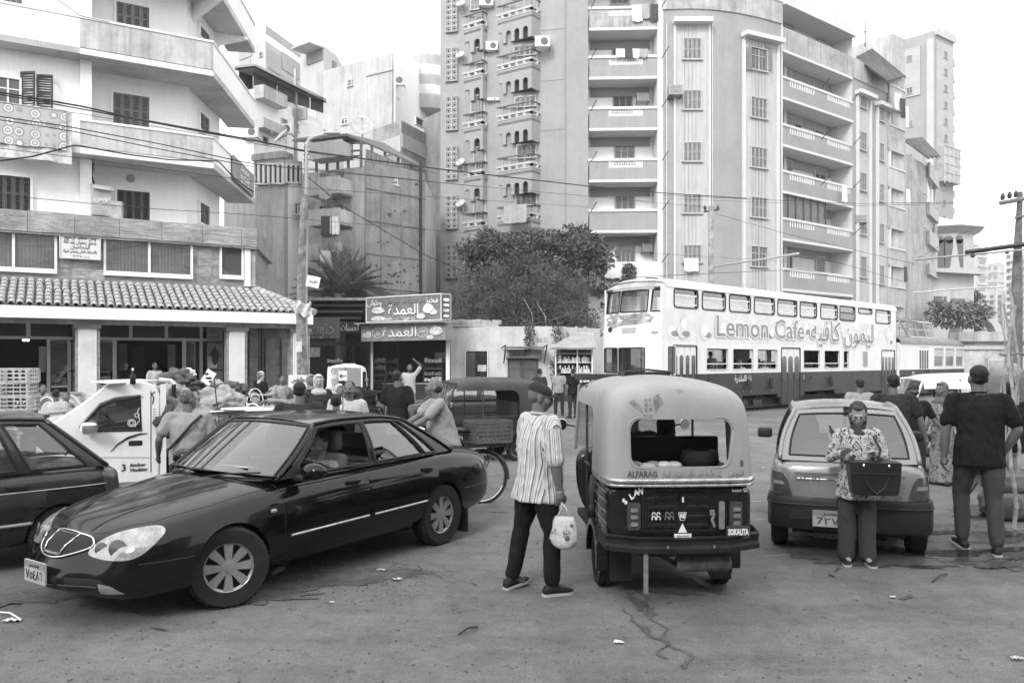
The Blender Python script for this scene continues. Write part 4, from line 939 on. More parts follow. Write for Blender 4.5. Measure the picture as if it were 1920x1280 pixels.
# buildings right of the tower
rb=Bld('apartment_building','apartment block with stacked side balconies at the right end of the tower',[(1668,56),(1692,57),(1735,61),(1758,66)],13.8,plaster2,back=10)
rb.part(rb.box(0,1668,1692,70,660,-3,3.2),'wall_upper',plaster2)
for i,(y0,y1)in enumerate(((165,205),(240,285),(318,355),(390,430),(468,500),(540,575))):
 D=55;a,b=W2(1668,54.8),W2(1697,56.5);m=rb.mb();z1,z0=zat(55.5,y0),zat(55.5,y1);m.prism([a,b,(b[0]-.3,b[1]+1.2),(a[0]-.3,a[1]+1.2)],z0,z0+.15);o=rb.part(m,'balcony',farm)
 m=rb.mb();m.prism([a,b,(b[0]-.08,b[1]+.12),(a[0]-.08,a[1]+.12)],z0+.15,z1);rb.part(m,'parapet',plaster2,parent=o)
 m=rb.mb();m.prism([(a[0],a[1]-.05),(b[0]+.05,b[1]-.05),(b[0]-.1,b[1]+.2),(a[0]-.08,a[1]+.2)],z1,z1+.1);rb.part(m,'rail_coping',towerl,parent=o)
rb.part(rb.box(1,1693,1736,300,660,-.5,.6),'wing',conc)
for(y0,y1)in((330,362),(395,425),(458,480)):rb.win(1,1728,1734,y0,y1,'louvre',2)
for(y0,y1)in((318,345),(390,412),(440,466),(500,520)):
 a,b=W2(1737,61),W2(1757,65);z1,z0=zat(63,y0),zat(63,y1);m=rb.mb();m.prism([(a[0],a[1]-.5),(b[0],b[1]-.3),(b[0]-.3,b[1]+.5),a],z0,z1);rb.part(m,'balcony',farm)
rb.win(2,1745,1752,345,385,'glass',1);rb.win(2,1745,1752,418,440,'glass',1)
def awning(a,b,c,d,name,label):
 p=[P(*q)for q in(a,b,c,d)];t_=TH(name,label,'roof sheet',p[0],'corrugated roof sheets');m=t_.mb();n_=30
 def f(u,v):q=p[0].lerp(p[1],u).lerp(p[3].lerp(p[2],u),v);return q+V(0,0,.09*math.sin(u*n_*math.pi))
 m.grid(f,n_*3,1);t_.part(m,'corrugated_sheet',mat('rusty_sheet',.10,.7,var=.3,scale=1))
 m=t_.mb();
 for u in(0,.35,.7,1):m.tube([p[0].lerp(p[1],u)+V(0,0,-.12),p[3].lerp(p[2],u)+V(0,0,-.12)],.05,4)
 t_.part(m,'rafters',ironm);return t_
awning((1605,108,53),(1636,92,55),(1698,143,56.5),(1665,152,52),'corrugated_awning','dark corrugated sheet sloping off the tower roof corner')
awning((1697,262,60),(1730,258,64),(1762,292,64),(1742,295,58),'corrugated_awning','dark corrugated sheet over the lower side building roof')
m=MB();p=P(1622,88,52);m.tube([p,p+V(0,0,1.6)],.04);m.tube([p+V(-.9,0,.9),p+V(.5,0,1.0)],.02)
for k in range(6):m.tube([p+V(-.8+k*.2,-.3,.92),p+V(-.8+k*.2,.3,.92)],.012,4)
tag(part(m,'tv_antenna',ironm),'television antenna above the tower roof edge','antenna')
for k,(px,py,w,h,c)in enumerate(((1683,175,.7,1.1,0),(1692,185,.6,1.3,2),(1700,200,.3,1.4,0),(1702,355,.4,.9,0),(1697,500,.35,1.0,2))):laundry(px,py,54.3,w,h,cloths[c],('white cloth','dark clothes','long white cloth','white towel','dark towel')[k]+' hanging off the side balconies right of the tower',k,.5)
ft=Bld('high_rise','very tall pale high-rise with brick panels behind the curved tower',[(1650,150),(1672,139),(1750,134),(1788,138)],57.2,mat('high_rise_render',.30,.9,var=.06,scale=.3,streak=.1),back=20)
ft.part(ft.box(1,1690,1726,92,182,0,.25),'brick_panel',fard);ft.part(ft.box(2,1755,1784,84,300,0,.25),'brick_panel',fard)
ft.part(ft.box(1,1740,1752,74,660,0,.6),'fin',farm);ft.part(ft.box(2,1753,1788,60,74,-2,2.4),'roof_band',farm)
for k,y in enumerate((103,135,166,197,228,259,350,380,410,440,470)):ft.win(2,1766,1773,y-6,y+6,'glass',1,farm,out=.32 if y<300 else.05)
for y in(110,170,232,295,350):ft.win(1,1701,1712,y-6,y+6,'glass'if y==170 else'louvre',2,farm,out=.3 if y<185 else.05)
ft.part(ft.box(2,1757,1788,280,345,0,1.2),'glazed_bay',mat('glazed_bay',.3,.15,var=.4,scale=.3))
ft.part(ft.box(2,1757,1788,420,475,0,1.2),'glazed_bay',MATS['glazed_bay'])
g_=ft.mb()
for y in(280,296,312,328,344,420,434,448,462,475):ft.box(2,1756.5,1788.5,y,y+1,1.2,.12,g_)
for x in(1757,1765,1773,1781):ft.box(2,x,x+1,280,345,1.2,.12,g_);ft.box(2,x,x+1,420,475,1.2,.12,g_)
stuff(ft.part(g_,'bay_bars',farm))
for y in range(120,460,31):a=W2(1789,138);m=ft.mb();m.lathe([(0,0),(.9,0),(.9,1.1),(0,1.1)],12,(a[0],a[1]+1.5,zat(138,y)));ft.part(m,'round_balcony',farm)
vl=Bld('villa','pale villa with arched window and tiled cornice behind the tram rear',[(1712,66),(1734,64),(1826,66)],zat(65,512),farm,back=12,z0=0)
vl.part(vl.box(1,1734,1832,507,514,0,.9),'cornice',farm);vl.part(vl.box(1,1736,1815,540,580,0,.06),'wall_panel',plaster2)
vl.part(vl.box(1,1738,1775,545,600,.1,.2),'window_moulding',farm);vl.part(vl.box(1,1745,1768,556,600,.3,.05),'window',mat('far_dark_window',.12,.3));vl.part(vl.box(1,1782,1806,560,600,.1,.05),'window',MATS['far_dark_window'])
m=vl.mb();a=W2(1780,70);m.lathe([(3.1,zat(70,512)),(2.9,zat(70,440)),(3.9,zat(70,428)),(0,zat(70,398))],8,(a[0],a[1]+2,0));vl.part(m,'turret',farm)
for px in(1763,1781,1800):m=vl.mb();q=P(px,475,69);m.box(q+V(0,.35,0),(.7,.5,2.4));m.lathe([(0,-.25),(.35,-.25),(.35,.25),(0,.25)],12,q+V(0,.35,1.2),'Y');vl.part(m,'arched_window',MATS['far_dark_window'])
m=vl.mb()
pts=[(-1.8,0)]+[(-1.8*math.cos(math.pi*k/12),.2+1.9*math.sin(math.pi*k/12))for k in range(13)]+[(1.8,0),(1.3,0)]+[(1.3*math.cos(math.pi*k/12),.2+1.4*math.sin(math.pi*k/12))for k in range(13)]+[(-1.3,0)]
q=P(1836,636,60);m.extr(pts,q,(1,0,0),(0,0,1),(0,1,0));vl.part(m,'arched_gate',farm)
wl=TH('boundary_wall','stone boundary wall with heavy cornice and a doorway at the right behind the walkers','wall',P(1870,720,44)-V(0,0,P(1870,720,44).z))
a,b=W2(1797,43.5),W2(2010,43.5)
wl.part(wl.mb().b2(a[0],b[0],a[1],a[1]+.5,0,zat(43.5,640)),'wall',mat('mottled_stone',.38,.9,var=.35,scale=1.2,blotch=.3))
wl.part(wl.mb().b2(a[0]-.15,b[0],a[1]-.35,a[1]+.6,zat(43.5,640),zat(43.5,622)),'cornice',conc);wl.part(wl.mb().b2(a[0]-.05,b[0],a[1]-.12,a[1],zat(43.5,655),zat(43.5,648)),'moulding',farm)
wl.part(wl.mb().b2(*(W2(1852,43.4)[0],W2(1925,43.4)[0]),a[1]-.15,a[1]-.002,0,zat(43.5,672)),'door_surround',farm);wl.part(wl.mb().b2(*(W2(1858,43.2)[0],W2(1918,43.2)[0]),a[1]-.2,a[1]-.151,0,zat(43.5,676)),'doorway',mat('far_shutter',.3,.6))
def far(name,label,px0,px1,y0,D,rows,cols,m=farm,roof=None,wd=1.6):
 b=Bld(name,label,[(px0,D*1.03),(px0*.35+px1*.65,D),(px1,D*1.02)],zat(D,y0),m,back=20,group='distant apartment blocks')
 for s_ in(0,1):
  q0,q1=(px0,px0*.35+px1*.65)if s_==0 else(px0*.35+px1*.65,px1);nc=max(1,int(cols*(q1-q0)/(px1-px0)+.5))
  for c in range(nc):
   for r in range(rows):
    yy=y0+8+r*(640-y0-8)/rows;xx=q0+(q1-q0)*(c+.5)/nc;ww=(q1-q0)/nc*.27;b.win(s_,xx-ww,xx+ww,yy,yy+(640-y0)/rows*.42,'glass',1,m,out=.05)
  for r in range(rows):
   yy=y0+8+(r+.62)*(640-y0-8)/rows;b.part(b.box(s_,q0+(q1-q0)*.1,q0+(q1-q0)*.9,yy,yy+(640-y0)/rows*.18,0,.9),'balcony_band',m)
 return b
b=far('far_tower','hazy distant tower with a pointed turret left of the utility pole',1788,1852,462,420,10,4)
q=P(1818,455,425);m=b.mb();m.b2(q.x-4.5,q.x+4.5,q.y-4,q.y+4,zat(425,462),zat(425,428));b.part(m,'turret',farm);m=b.mb();m.lathe([(6.5,zat(425,428)),(0,zat(425,419))],4,(q.x,q.y,0));b.part(m,'turret_roof',fard)
far('far_apartment_block','hazy pale apartment block low between the distant tower and the utility pole',1838,1905,545,300,7,5)
far('far_apartment_block','hazy stepped block behind the low pale one beside the utility pole',1850,1884,490,480,8,3);far('far_apartment_block','hazy tall slab at the right edge behind the utility pole',1885,1960,470,260,12,6)
far('far_apartment_block','dim far block left of the distant turret tower',1780,1800,450,520,10,2)
far('far_apartment_block','pale low far block above the boundary wall right of the villa',1822,1850,580,200,5,3)
# houses between cafe and tower
mh=Bld('apartment_house','weathered four storey house with a reed roof shack and bare brick flank',[(566,39.5),(683,38),(796,40.6)],zat(38,312),plaster2,back=6)
mh.part(mh.box(1,683.5,795,314,660,0,.08),'flank_render',brickm)
g_=mh.mb();rs=random.Random(5)
for k in range(46):px=rs.uniform(700,785);py=rs.choice((345,400,450,500,512,530,590))+rs.uniform(-6,6);mh.box(1,px,px+rs.uniform(2,5),py,py+rs.uniform(1.5,4),.08,.02,g_)
stuff(mh.part(g_,'plaster_holes',mat('hole_dark',.09,.95)))
for y in(360,418,478,540):mh.part(mh.box(1,684,795,y+2,y+4,.08,.05),'floor_band',brickm)
for px in(712,750):mh.part(mh.box(1,px,px+2.5,318,660,.08,.045),'column_band',brickm)
mh.part(mh.box(1,784,787,300,660,.08,.12),'drain_pipe',ironm)
mh.win(1,738,744,337,347,'glass',1)
zt=zat(38,312)
a,b,c=mh.pts;sh=TH('roof_shack','wooden rooftop shack with a drooping reed roof on the weathered house','shack',(a[0]*.5+b[0]*.5,a[1]+1,zt))
reed=mat('reed_roof',.15,.95,var=.4,scale=5)
m=sh.mb();m.add([P(548,262,40),P(650,250,37.6),P(800,315,40.5),P(720,268,46),P(560,258,45)],[(0,1,2,3,4)]);m.add([P(548,266,40),P(650,255,37.6),P(800,319,40.5),P(720,272,46),P(560,262,45)],[(4,3,2,1,0)]);m.add([P(548,262,40),P(650,250,37.6),P(800,315,40.5),P(548,266,40),P(650,255,37.6),P(800,319,40.5)],[(0,3,4,1),(1,4,5,2)]);sh.part(m,'reed_roof',reed)
for px,D in((572,39.3),(592,39),(612,38.8),(632,38.5),(652,38.2),(676,37.9)):q=P(px,262,D);m=sh.mb();m.b2(q.x-.06,q.x+.06,q.y+.1,q.y+.2,zt,P(px,262,D).z);sh.part(m,'post',woodm)
for px in(695,720,745,770):q=onwall(b,c,px);m=sh.mb();m.b2(q[0]-.06,q[0]+.06,q[1]+.25,q[1]+.37,zt-.0,zat(q[1],250+(px-650)*.43));sh.part(m,'post',woodm)
rs=random.Random(8)
for k in range(34):
 px=684+k*3.1;q=onwall(b,c,px);q2=onwall(b,c,px+2.9);yt=258+(px-650)*.43+4;m=sh.mb();zz=zat(q[1],yt)
 if zz-zt>.15:m.prism([(q[0],q[1]+.2),(q2[0],q2[1]+.2),(q2[0],q2[1]+.25),(q[0],q[1]+.25)],zt,zz);sh.part(m,'plank',mat('plank_a',.24,.85,var=.3)if rs.random()<.5 else woodm)
for y in(276,290,300):p,q=P(570,y,39.35),P(676,y-8,37.85);m=sh.mb();m.tube([p,q],.05,4);sh.part(m,'rail',woodm)
def hbal(px0,px1,y0,y1,out,m,solid=True):
 th=mh.ang(0);a=mh.pos(0,px0,y1);b=mh.pos(0,px1,y1);nrm=V(math.sin(th),-math.cos(th),0);o=mh.mb();L_=(b-a).length;c=(a+b)/2+nrm*out/2;h=zat(c.y,y0)-zat(c.y,y1)
 o.box(c+V(0,0,.06),(L_,out,.14),rz=th);bo=mh.part(o,'balcony',plaster2)
 f=mh.mb();f.box((a+b)/2+nrm*(out-.04)+V(0,0,.13+h/2),(L_,.08,h),rz=th);mh.part(f,'front_panel',m,parent=bo)
 f=mh.mb();f.box(b+nrm*out/2+V(0,0,.13+h/2),(.08,out-.1,h),rz=th);f.box(a+nrm*out/2+V(0,0,.13+h/2),(.08,out-.1,h),rz=th);mh.part(f,'side_panel',m,parent=bo)
hbal(602,662,278,304,.9,farm);hbal(602,662,346,372,1.1,plaster2);hbal(604,662,404,428,1.1,plaster2);hbal(604,662,466,492,1.1,plaster2)
for s_ in((600,616,325,350,'louvre'),(630,648,322,346,'louvre'),(600,615,385,404,'glass'),(628,648,380,405,'louvre'),(622,640,445,466,'louvre'),(553,566,380,402,'glass'),(576,586,381,402,'louvre'),(576,586,502,522,'louvre')):mh.win(0,s_[0],s_[1],s_[2],s_[3],s_[4],2,farm,shutg)
laundry(612,405,37.3,.5,.9,cloths[2],'dark trousers hanging on the third balcony of the weathered house',2);laundry(628,406,37.3,.45,.8,cloths[0],'white towel hanging on the third balcony of the weathered house',3)
laundry(618,470,37.3,.9,.9,cloths[0],'white banner cloth with writing on the lowest balcony of the weathered house',4);laundry(632,432,37.4,1.45,.95,mat('striped_cloth',.3,.9,wave=(6,'X',.5)),'striped curtain below the third balcony of the weathered house',5)
laundry(610,350,37.5,.6,.55,cloths[1],'grey cloth bundle on the second balcony of the weathered house',6)
lh=Bld('apartment_house','pale rendered house with a glazed corner loggia left of the reed roof',[(420,41),(533,39.6),(566,40.4)],zat(39.6,345),plaster2,back=5)
lh.part(lh.box(0,478,533,300,345,-.6,.65),'loggia',farm);lh.part(lh.box(0,476,536,288,300,-.6,.8),'loggia_cornice',conc)
for k in range(6):lh.win(0,480+k*9,488+k*9,308,344,'glass',1,white,out=.1)
lh.part(lh.box(1,534,566,300,345,-.6,.62),'loggia',farm)
for k in range(3):lh.win(1,535+k*9,543+k*9,308,342,'glass',1,white,out=.06)
lh.part(lh.box(1,540,566,345,660,-.2,.23),'wall_strip',plaster)
ah=Bld('apartment_house','pale apartment house with dark glazed roof veranda behind the cafe corner',[(415,47),(475,46),(560,50),(608,52)],zat(48,205),plaster,back=6)
for i,(p0,p1,y0,y1,dy)in enumerate(((440,475,128,175,0),(475,560,128,172,0),(560,606,165,196,0))):
 pass
vg=mat('veranda_glass',.07,.15,var=.4,scale=.6)
for i,(px0,px1,ya,yb,ha,hb)in enumerate(((448,473,134,128,34,38),(475,496,128,137,38,36),(497,518,138,147,36,35),(520,534,149,154,34,34),(535,551,155,161,34,33),(556,580,165,174,30,29),(582,606,175,184,29,28))):
 m=ah.mb();D=46 if px0<478 else 46+(px0-475)/130*6;D2=D+(px1-px0)/130*6
 a,b=P(px0,ya+ha,D),P(px1,yb+hb,D2);c,d=P(px1,yb,D2),P(px0,ya,D);q=V(0,.1,0);m.add([a,b,c,d,a+q,b+q,c+q,d+q],[(0,1,2,3),(7,6,5,4),(0,4,5,1),(1,5,6,2),(2,6,7,3),(3,7,4,0)]);ah.part(m,'veranda_pane',vg)
m=ah.mb();m.add([P(440,128,45.5),P(478,124,45.3),P(612,191,52),P(612,185,55),P(478,120,50),P(440,124,50)],[(0,1,2,3,4,5)]);m.add([P(440,131,45.5),P(478,127,45.3),P(612,194,52),P(612,188,55),P(478,123,50),P(440,127,50)],[(5,4,3,2,1,0)]);ah.part(m,'veranda_roof',woodm)
m=ah.mb();m.prism([W2(441,47.3),W2(476,46.3),W2(600,52.3),W2(600,56),W2(441,56)],zat(48,205),zat(46,165));ah.part(m,'veranda_base',plaster)
for(a,b,c,d)in((477,520,172,196),(556,606,204,226),(477,520,232,250)):
 ah.part(ah.box(1,a,min(b,559),c,d,0,.7),'balcony',plaster2)
ah.win(1,490,502,256,268,'glass',1);ah.win(1,526,538,222,238,'louvre',2);ah.win(1,553,559,232,246,'glass',1)
ac(470,249,45.8,.9,.6,label='air conditioner left on the pale house below the glazed veranda');ac(536,243,48.3,.8,.6,label='air conditioner under the shuttered window of the pale house')
m=ah.mb();
ah.part(ah.box(1,551,554,130,400,0,.15),'drain_pipe',steel)
fb=Bld('apartment_building','far pale block with brick infill panels behind the veranda house',[(425,78),(498,74),(582,82)],zat(74,76),farm,back=10)
for(a,b,c,d)in((503,525,100,135),(529,560,108,140),(530,560,150,170)):fb.part(fb.box(1,a,b,c,d,0,.1),'brick_panel',fard)
fb.part(fb.box(1,500,580,80,95,0,.1),'brick_panel',fard)
fb.part(fb.box(0,450,472,85,110,0,.1),'brick_panel',fard);fb.part(fb.box(0,452,470,115,130,0,.1),'brick_panel',fard)
fb.win(0,487,493,98,106,'glass',1,farm)
rt=Bld('roof_room','pale stair tower with a ragged canopy on the far roofs',[(563,70),(607,68),(630,70)],zat(68,86),farm,back=4)
rt.part(rt.box(0,577,606,92,118,0,.1),'opening',mat('far_opening',.2,.8));rt.part(rt.box(1,623,629,116,130,0,.1),'opening',MATS['far_opening']);rt.part(rt.box(0,575,607,94,97,0,1.6),'canopy',plaster2)
gb=Bld('apartment_building','large plain grey flank with one small window behind the reed-roofed house',[(594,62),(738,58),(800,66),(830,68)],zat(58,110),plaster2,back=12)
gb.part(gb.box(0,595,737,120,400,0,.12),'flank_render',mat('flank_grey',.43,.9,var=.1,scale=.5,streak=.25,blotch=.15))
gb.win(0,654,664,149,162,'louvre',2,farm,out=.15);gb.win(0,643,655,221,233,'glass',2,white,out=.15);gb.part(gb.box(0,690,738,135,139,.12,.1),'ledge',plaster2)
gb.part(gb.box(1,739,800,106,400,0,.1),'side_render',plaster)
for y in(107,145,182):
 q=P(808,y,64);m=gb.mb();m.lathe([(0,-.9),(1.5,-.9),(1.7,0),(1.7,.15),(1.3,.15),(0,.15)],16,q+V(-.3,1.2,0));o=gb.part(m,'round_balcony',farm);m=gb.mb();m.lathe([(1.65,.15),(1.65,.9),(1.58,.9),(1.58,.15)],16,q+V(-.3,1.2,0),closed=True);gb.part(m,'railing',mat('light_rail',.6,.6),parent=o)
for(a,b,c,d)in((819,826,150,165),(819,826,185,200)):gb.win(2,a,b,c,d,'louvre',1)
gb.win(1,742,746,128,150,'glass',1);gb.win(1,742,746,165,185,'glass',1)
ac(747,152,58.4,.9,.7,label='far air conditioner at the corner of the large plain flank')
lb=Bld('apartment_building','low grey roofline with a parapet between the plain flank and the tower',[(700,52),(752,50),(800,53),(838,51)],zat(52,243),mat('mid_render',.36,.9,var=.15,scale=.8,streak=.3,blotch=.3),back=5)
lb.part(lb.box(2,800,838,215,660,-.2,.4),'wall_strip',brickm);lb.win(1,778,792,222,236,'glass',1)
lb.part(lb.box(0,702,752,262,292,0,.08),'light_band',farm);lb.part(lb.box(1,753,798,262,288,0,.08),'light_band',farm)
dish(679,238,40.5,.62,10,'large satellite dish on the reed-roofed house',25);dish(622,253,39,.4,-40,'flat grey dish tilted beside the street lamp head',50);dish(528,258,43,.5,-50,'grey satellite dish left of the street lamp pole',40)
# SHOPS, LOW WHITE BUILDING
signd=mat('sign_dark',.05,.4,var=.3,scale=2);signm=mat('sign_mid',.17,.35,var=.3,scale=2)
foodm=mat('sign_food_light',.55,.6,var=.5,scale=9)
bk=TH('bakery_shop','dark open bakery shop under two stacked Arabic sign boxes','shop',(*W2(770,36),0))
fr_a,fr_b=W2(690,35),W2(842,34.6)
def q2(px,D,out=0):x,y=W2(px,D);return(x,y)
zs=zat(35,636)
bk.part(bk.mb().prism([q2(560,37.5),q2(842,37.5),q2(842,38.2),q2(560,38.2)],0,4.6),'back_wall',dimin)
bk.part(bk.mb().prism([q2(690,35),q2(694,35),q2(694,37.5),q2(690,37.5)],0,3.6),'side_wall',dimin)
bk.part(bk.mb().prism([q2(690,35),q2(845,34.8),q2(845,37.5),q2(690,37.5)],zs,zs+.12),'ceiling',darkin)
o=bk.part(bk.mb().b2(W2(836,34.7)[0],W2(843,34.7)[0],34.7,34.9,0,2.9),'post',white);bk.part(bk.mb().b2(W2(695,34.9)[0],W2(699,34.9)[0],34.9,35,0,3),'post',white)
for x in(722,745):bk.part(bk.mb().b2(W2(x,35)[0],W2(x+1.5,35)[0],35,35.05,0,2.8),'grille_post',ironm)
m=bk.mb()
for k in range(8):m.b2(W2(697,35)[0],W2(727,35)[0],35,35.03,.5+k*.3,.53+k*.3)
bk.part(m,'grille',ironm)
rs=random.Random(4)
for(px,D,w_)in((712,36.5,.6),(735,37,.6),(812,36.2,.9),(628,36.5,.8)):
 x,y=W2(px,D);rk=TH('shelf_rack',{712:'shelf rack with packets at the left of the bakery',735:'narrow rack at the back of the bakery behind the walking man',812:'stacked bread trays rack at the right of the bakery',628:'rack of goods inside the dark shop left of the bakery'}[px],'shelf',(x,y,0),'shop racks')
 m=rk.mb();
 for dx in(-w_/2,w_/2-.04):m.b2(x+dx,x+dx+.04,y,y+.4,0,1.9)
 rk.part(m,'side_frame',ironm)
 for k in range(6):
  z=.3+k*.28;rk.part(rk.mb().b2(x-w_/2+.04,x+w_/2-.04,y,y+.4,z,z+.03),'shelf',shutg)
  m=rk.mb()
  for j in range(5):h=rs.uniform(.08,.2);m.b2(x-w_/2+.05+j*w_*.18,x-w_/2+.05+j*w_*.18+w_*.14,y+.02,y+.25,z+.031,z+.031+h)
  stuff(rk.part(m,'packets',cloths[rs.randrange(4)]))
ck=TH('counter','low bread counter at the bakery front behind the walking man','counter',(*W2(760,35.6),0));x,y=W2(760,35.6)
ck.part(ck.mb().b2(x-1,x+1.2,y,y+.6,0,.75),'counter_base',dimin);ck.part(ck.mb().b2(x-1.05,x+1.25,y-.05,y+.65,.75,.8),'counter_top',shutg)
for px,py in((825,670),(640,690),(590,660),(772,660)):
 p=P(px,py,37.4);bk.part(bk.mb().box(p,(.5,.03,.45)),'poster',cloths[3]if px!=772 else dimin)
def signbox(name,label,a,b,c,D0,D1,ret,m,items,frame=True):
 """front from (a, D0) to (b, D1), top/bottom rows in c at a and b; ret = bearing, distance of the return face end"""
 s_=TH(name,label,'sign',P(a,c[1],D0));A_,B_=P(a,c[0],D0),P(b,c[2],D1);a0,b0=P(a,c[1],D0),P(b,c[3],D1);R0,R1=P(ret[0],ret[2],ret[1]),P(ret[0],ret[3],ret[1]);k=V(0,.6,0)
 s_.part(s_.mb().add([a0,b0,B_,A_,R1,R0,a0+k,A_+k],[(0,1,2,3),(1,4,5,2),(3,2,5,7),(1,0,6,4),(0,3,7,6),(4,6,7,5)]),'box',m)
 if frame:
  f=s_.mb();o=V(0,-.02,0)
  for p,q in((a0,b0),(b0,B_),(B_,A_),(A_,a0),(b0,R1),(B_,R0),(R0,R1)):f.tube([p+o,q+o],.03,4)
  s_.part(f,'edge_trim',alu)
 ax=(b0-a0).normalized();up=V(0,0,1);W_=(b0-a0).length;Hh=(A_-a0).length
 for(t,u,v,w_,sz,mm)in items:
  p=a0.lerp(b0,u)+up*Hh*v+V(0,-.03,0)+(B_-b0-(A_-a0))*u*v
  text(t,sz,mm,s_.t,s_.to(p),ax,up,width=w_*W_,depth=.015)
 return s_,a0,ax,W_,Hh
s_,o0,ax,W_,Hh=signbox('shop_sign','large upper Arabic bakery sign box with white lettering',687,827,(559,604,551,600),34.2,34.0,(845,35.2,552,599),signm,[('مخبز',.88,.80,.17,.42,whitel),('وحلوانى',.11,.78,.19,.34,whitel),('سر الخلطة باب الفرن الالى',.5,.82,.5,.3,MATS['mid_blue_sign']),('العمدة',.5,.45,.40,.62,whitel),('ادارة / العمدة',.57,.1,.16,.2,whitel),('ت ٠١٢٢٥٥٤٧٨',.31,.1,.22,.18,whitel)])
def blob(u,v,rx,rz,m,nm='picture',n=14,o_=None,sx=None):
 sx=sx or s_;c=o0+ax*W_*u+V(0,-.035,Hh*v);q=sx.mb();q.extr([(rx*math.cos(2*math.pi*k/n)*(1+.12*math.sin(k*5)),rz*math.sin(2*math.pi*k/n))for k in range(n)],c,ax,(0,0,1),(0,-.01,0));sx.part(q,nm,m)
blob(.16,.48,.28,.14,foodm);blob(.16,.14,.32,.1,foodm);blob(.73,.2,.2,.13,cloths[3]);blob(.83,.5,.24,.2,cloths[0]);blob(.9,.35,.16,.12,foodm)
for k in range(4):p=P(832,562+k*10,34.35);s_.part(s_.mb().box(p+V(.12,-.1,0),(.3,.02,.12 if k!=1 else.1),rz=.75),'picture',foodm if k>1 else whitel)
s_,o0,ax,W_,Hh=signbox('shop_sign','lower Arabic bakery sign band under the big sign box',677,835,(610,640,603,637),33.9,33.7,(850,34.6,604,637),mat('sign_mid_light',.24,.35,var=.3,scale=3),[('العمدة',.46,.5,.40,.60,whitel),('مخبز',.73,.55,.07,.24,whitel),('حلوانى',.2,.45,.08,.2,whitel)],False)
blob(.89,.6,.28,.2,foodm);blob(.82,.2,.16,.1,foodm);blob(.09,.4,.12,.16,foodm);blob(.04,.35,.1,.1,cloths[3])
for u in(.2,.73):
 q=s_.mb();c=o0+ax*W_*u+V(0,-.03,Hh*.5);q.tube([c+ax*.24*math.cos(R(k*20))+V(0,0,.2*math.sin(R(k*20)))for k in range(19)],.012,4);s_.part(q,'oval_ring',whitel)
m=s_.mb();c0_=P(664,608,33.7);m.add([P(664,607,33.5),P(846,603,33.4),P(846,602,34.6),P(664,606,34.8)],[(0,1,2,3)]);s_.part(m,'drip_edge',white)
ds=TH('dark_shop','dark shop front with horizontal louvre boards left of the bakery','shop',(*W2(630,36),0))
D=35.6
def bb(px0,px1,y0,y1,D0,D1,m,nm):a,b=P(px0,y1,D0),P(px1,y0,D0);return ds.part(ds.mb().b2(a.x,b.x,D0,D1,a.z,b.z),nm,m)
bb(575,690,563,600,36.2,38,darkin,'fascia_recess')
for y,x1 in((570,682),(582,680),(594,676)):bb(575,x1,y,y+4,35.9,36.15,mat('dark_board',.09,.6),'louvre_board')
bb(575,688,558,563,35.6,38,steel,'roof_edge');bb(570,690,640,648,35.8,36,dimin,'lintel')
bb(692,697,600,760,35.3,35.5,ironm,'post');bb(660,664,640,760,35.8,36,ironm,'post')
sg2=TH('shop_sign','dark sign board with large dark Arabic letters over the shop entrance','sign',P(600,632,33));a,b=P(570,634,33),P(635,595,33)
sg2.part(sg2.mb().b2(a.x,b.x,33,33.2,a.z,b.z),'board',mat('sign_darkish',.10,.45,var=.2));text('جنوب',.9,mat('letter_mid',.22,.5),sg2.t,sg2.to(P(603,614,32.97)),(1,0,0),(0,0,1),width=1.1)
sg3=TH('shop_sign','small dark sign with pale Arabic letters between the two bigger shop signs','sign',P(658,632,35));a,b=P(637,624,35),P(676,603,35)
sg3.part(sg3.mb().b2(a.x,b.x,35,35.1,a.z,b.z),'board',signd);text('الحسنات',.42,whitel,sg3.t,sg3.to(P(656,614,34.97)),(1,0,0),(0,0,1),width=.8)
lw=Bld('low_building','low whitewashed building with a dark open window and double wooden door',[(845,36.5),(1040,36),(1062,37),(1125,38.5)],zat(36.3,612),mat('old_whitewash',.55,.9,var=.12,scale=1,streak=.15,blotch=.15),back=4)
lw.part(lw.mb().prism([W2(850,36.4),W2(935,36.3),W2(935,37),W2(850,37)],zat(36.3,612),zat(36.3,604)),'broken_parapet',plaster2)
rs=random.Random(9);m=lw.mb()
for k in range(40):
 px=rs.uniform(850,935);x,y=W2(px,36.5);m.box((x,y,zat(36.3,604)+rs.uniform(0,.08)),(rs.uniform(.1,.3),.3,rs.uniform(.05,.2)),rs.uniform(-.2,.2))
stuff(lw.part(m,'rubble_top',plaster2))
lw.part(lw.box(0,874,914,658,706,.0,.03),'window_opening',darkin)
lw.part(lw.box(0,872.5,874,657,707,0,.08),'frame',white);lw.part(lw.box(0,914,915.5,657,707,0,.08),'frame',white);lw.part(lw.box(0,875,891,660,706,.03,.02),'inner_leaf',mat('door_dark_wood',.08,.7,var=.3));lw.part(lw.box(0,896,912,684,696,.03,.05),'counter_item',cloths[3])
for a,b in((952,979),(980,1009)):
 d_=lw.part(lw.box(0,a,b,672,760,.0,.06),'door',MATS['door_dark_wood'])
 for(y0,y1)in((676,690),(694,716)):lw.part(lw.box(0,a+4,b-4,y0,y1,.06,.02),'door_panel',mat('door_panel_wood',.11,.7,var=.3),parent=d_)
lw.part(lw.box(0,948,1016,655,671,.02,.3),'lintel_board',conc)
for px in(950,965,980,995,1008):lw.part(lw.box(0,px,px+14,650,654,.3,.7),'awning_slat',woodm)
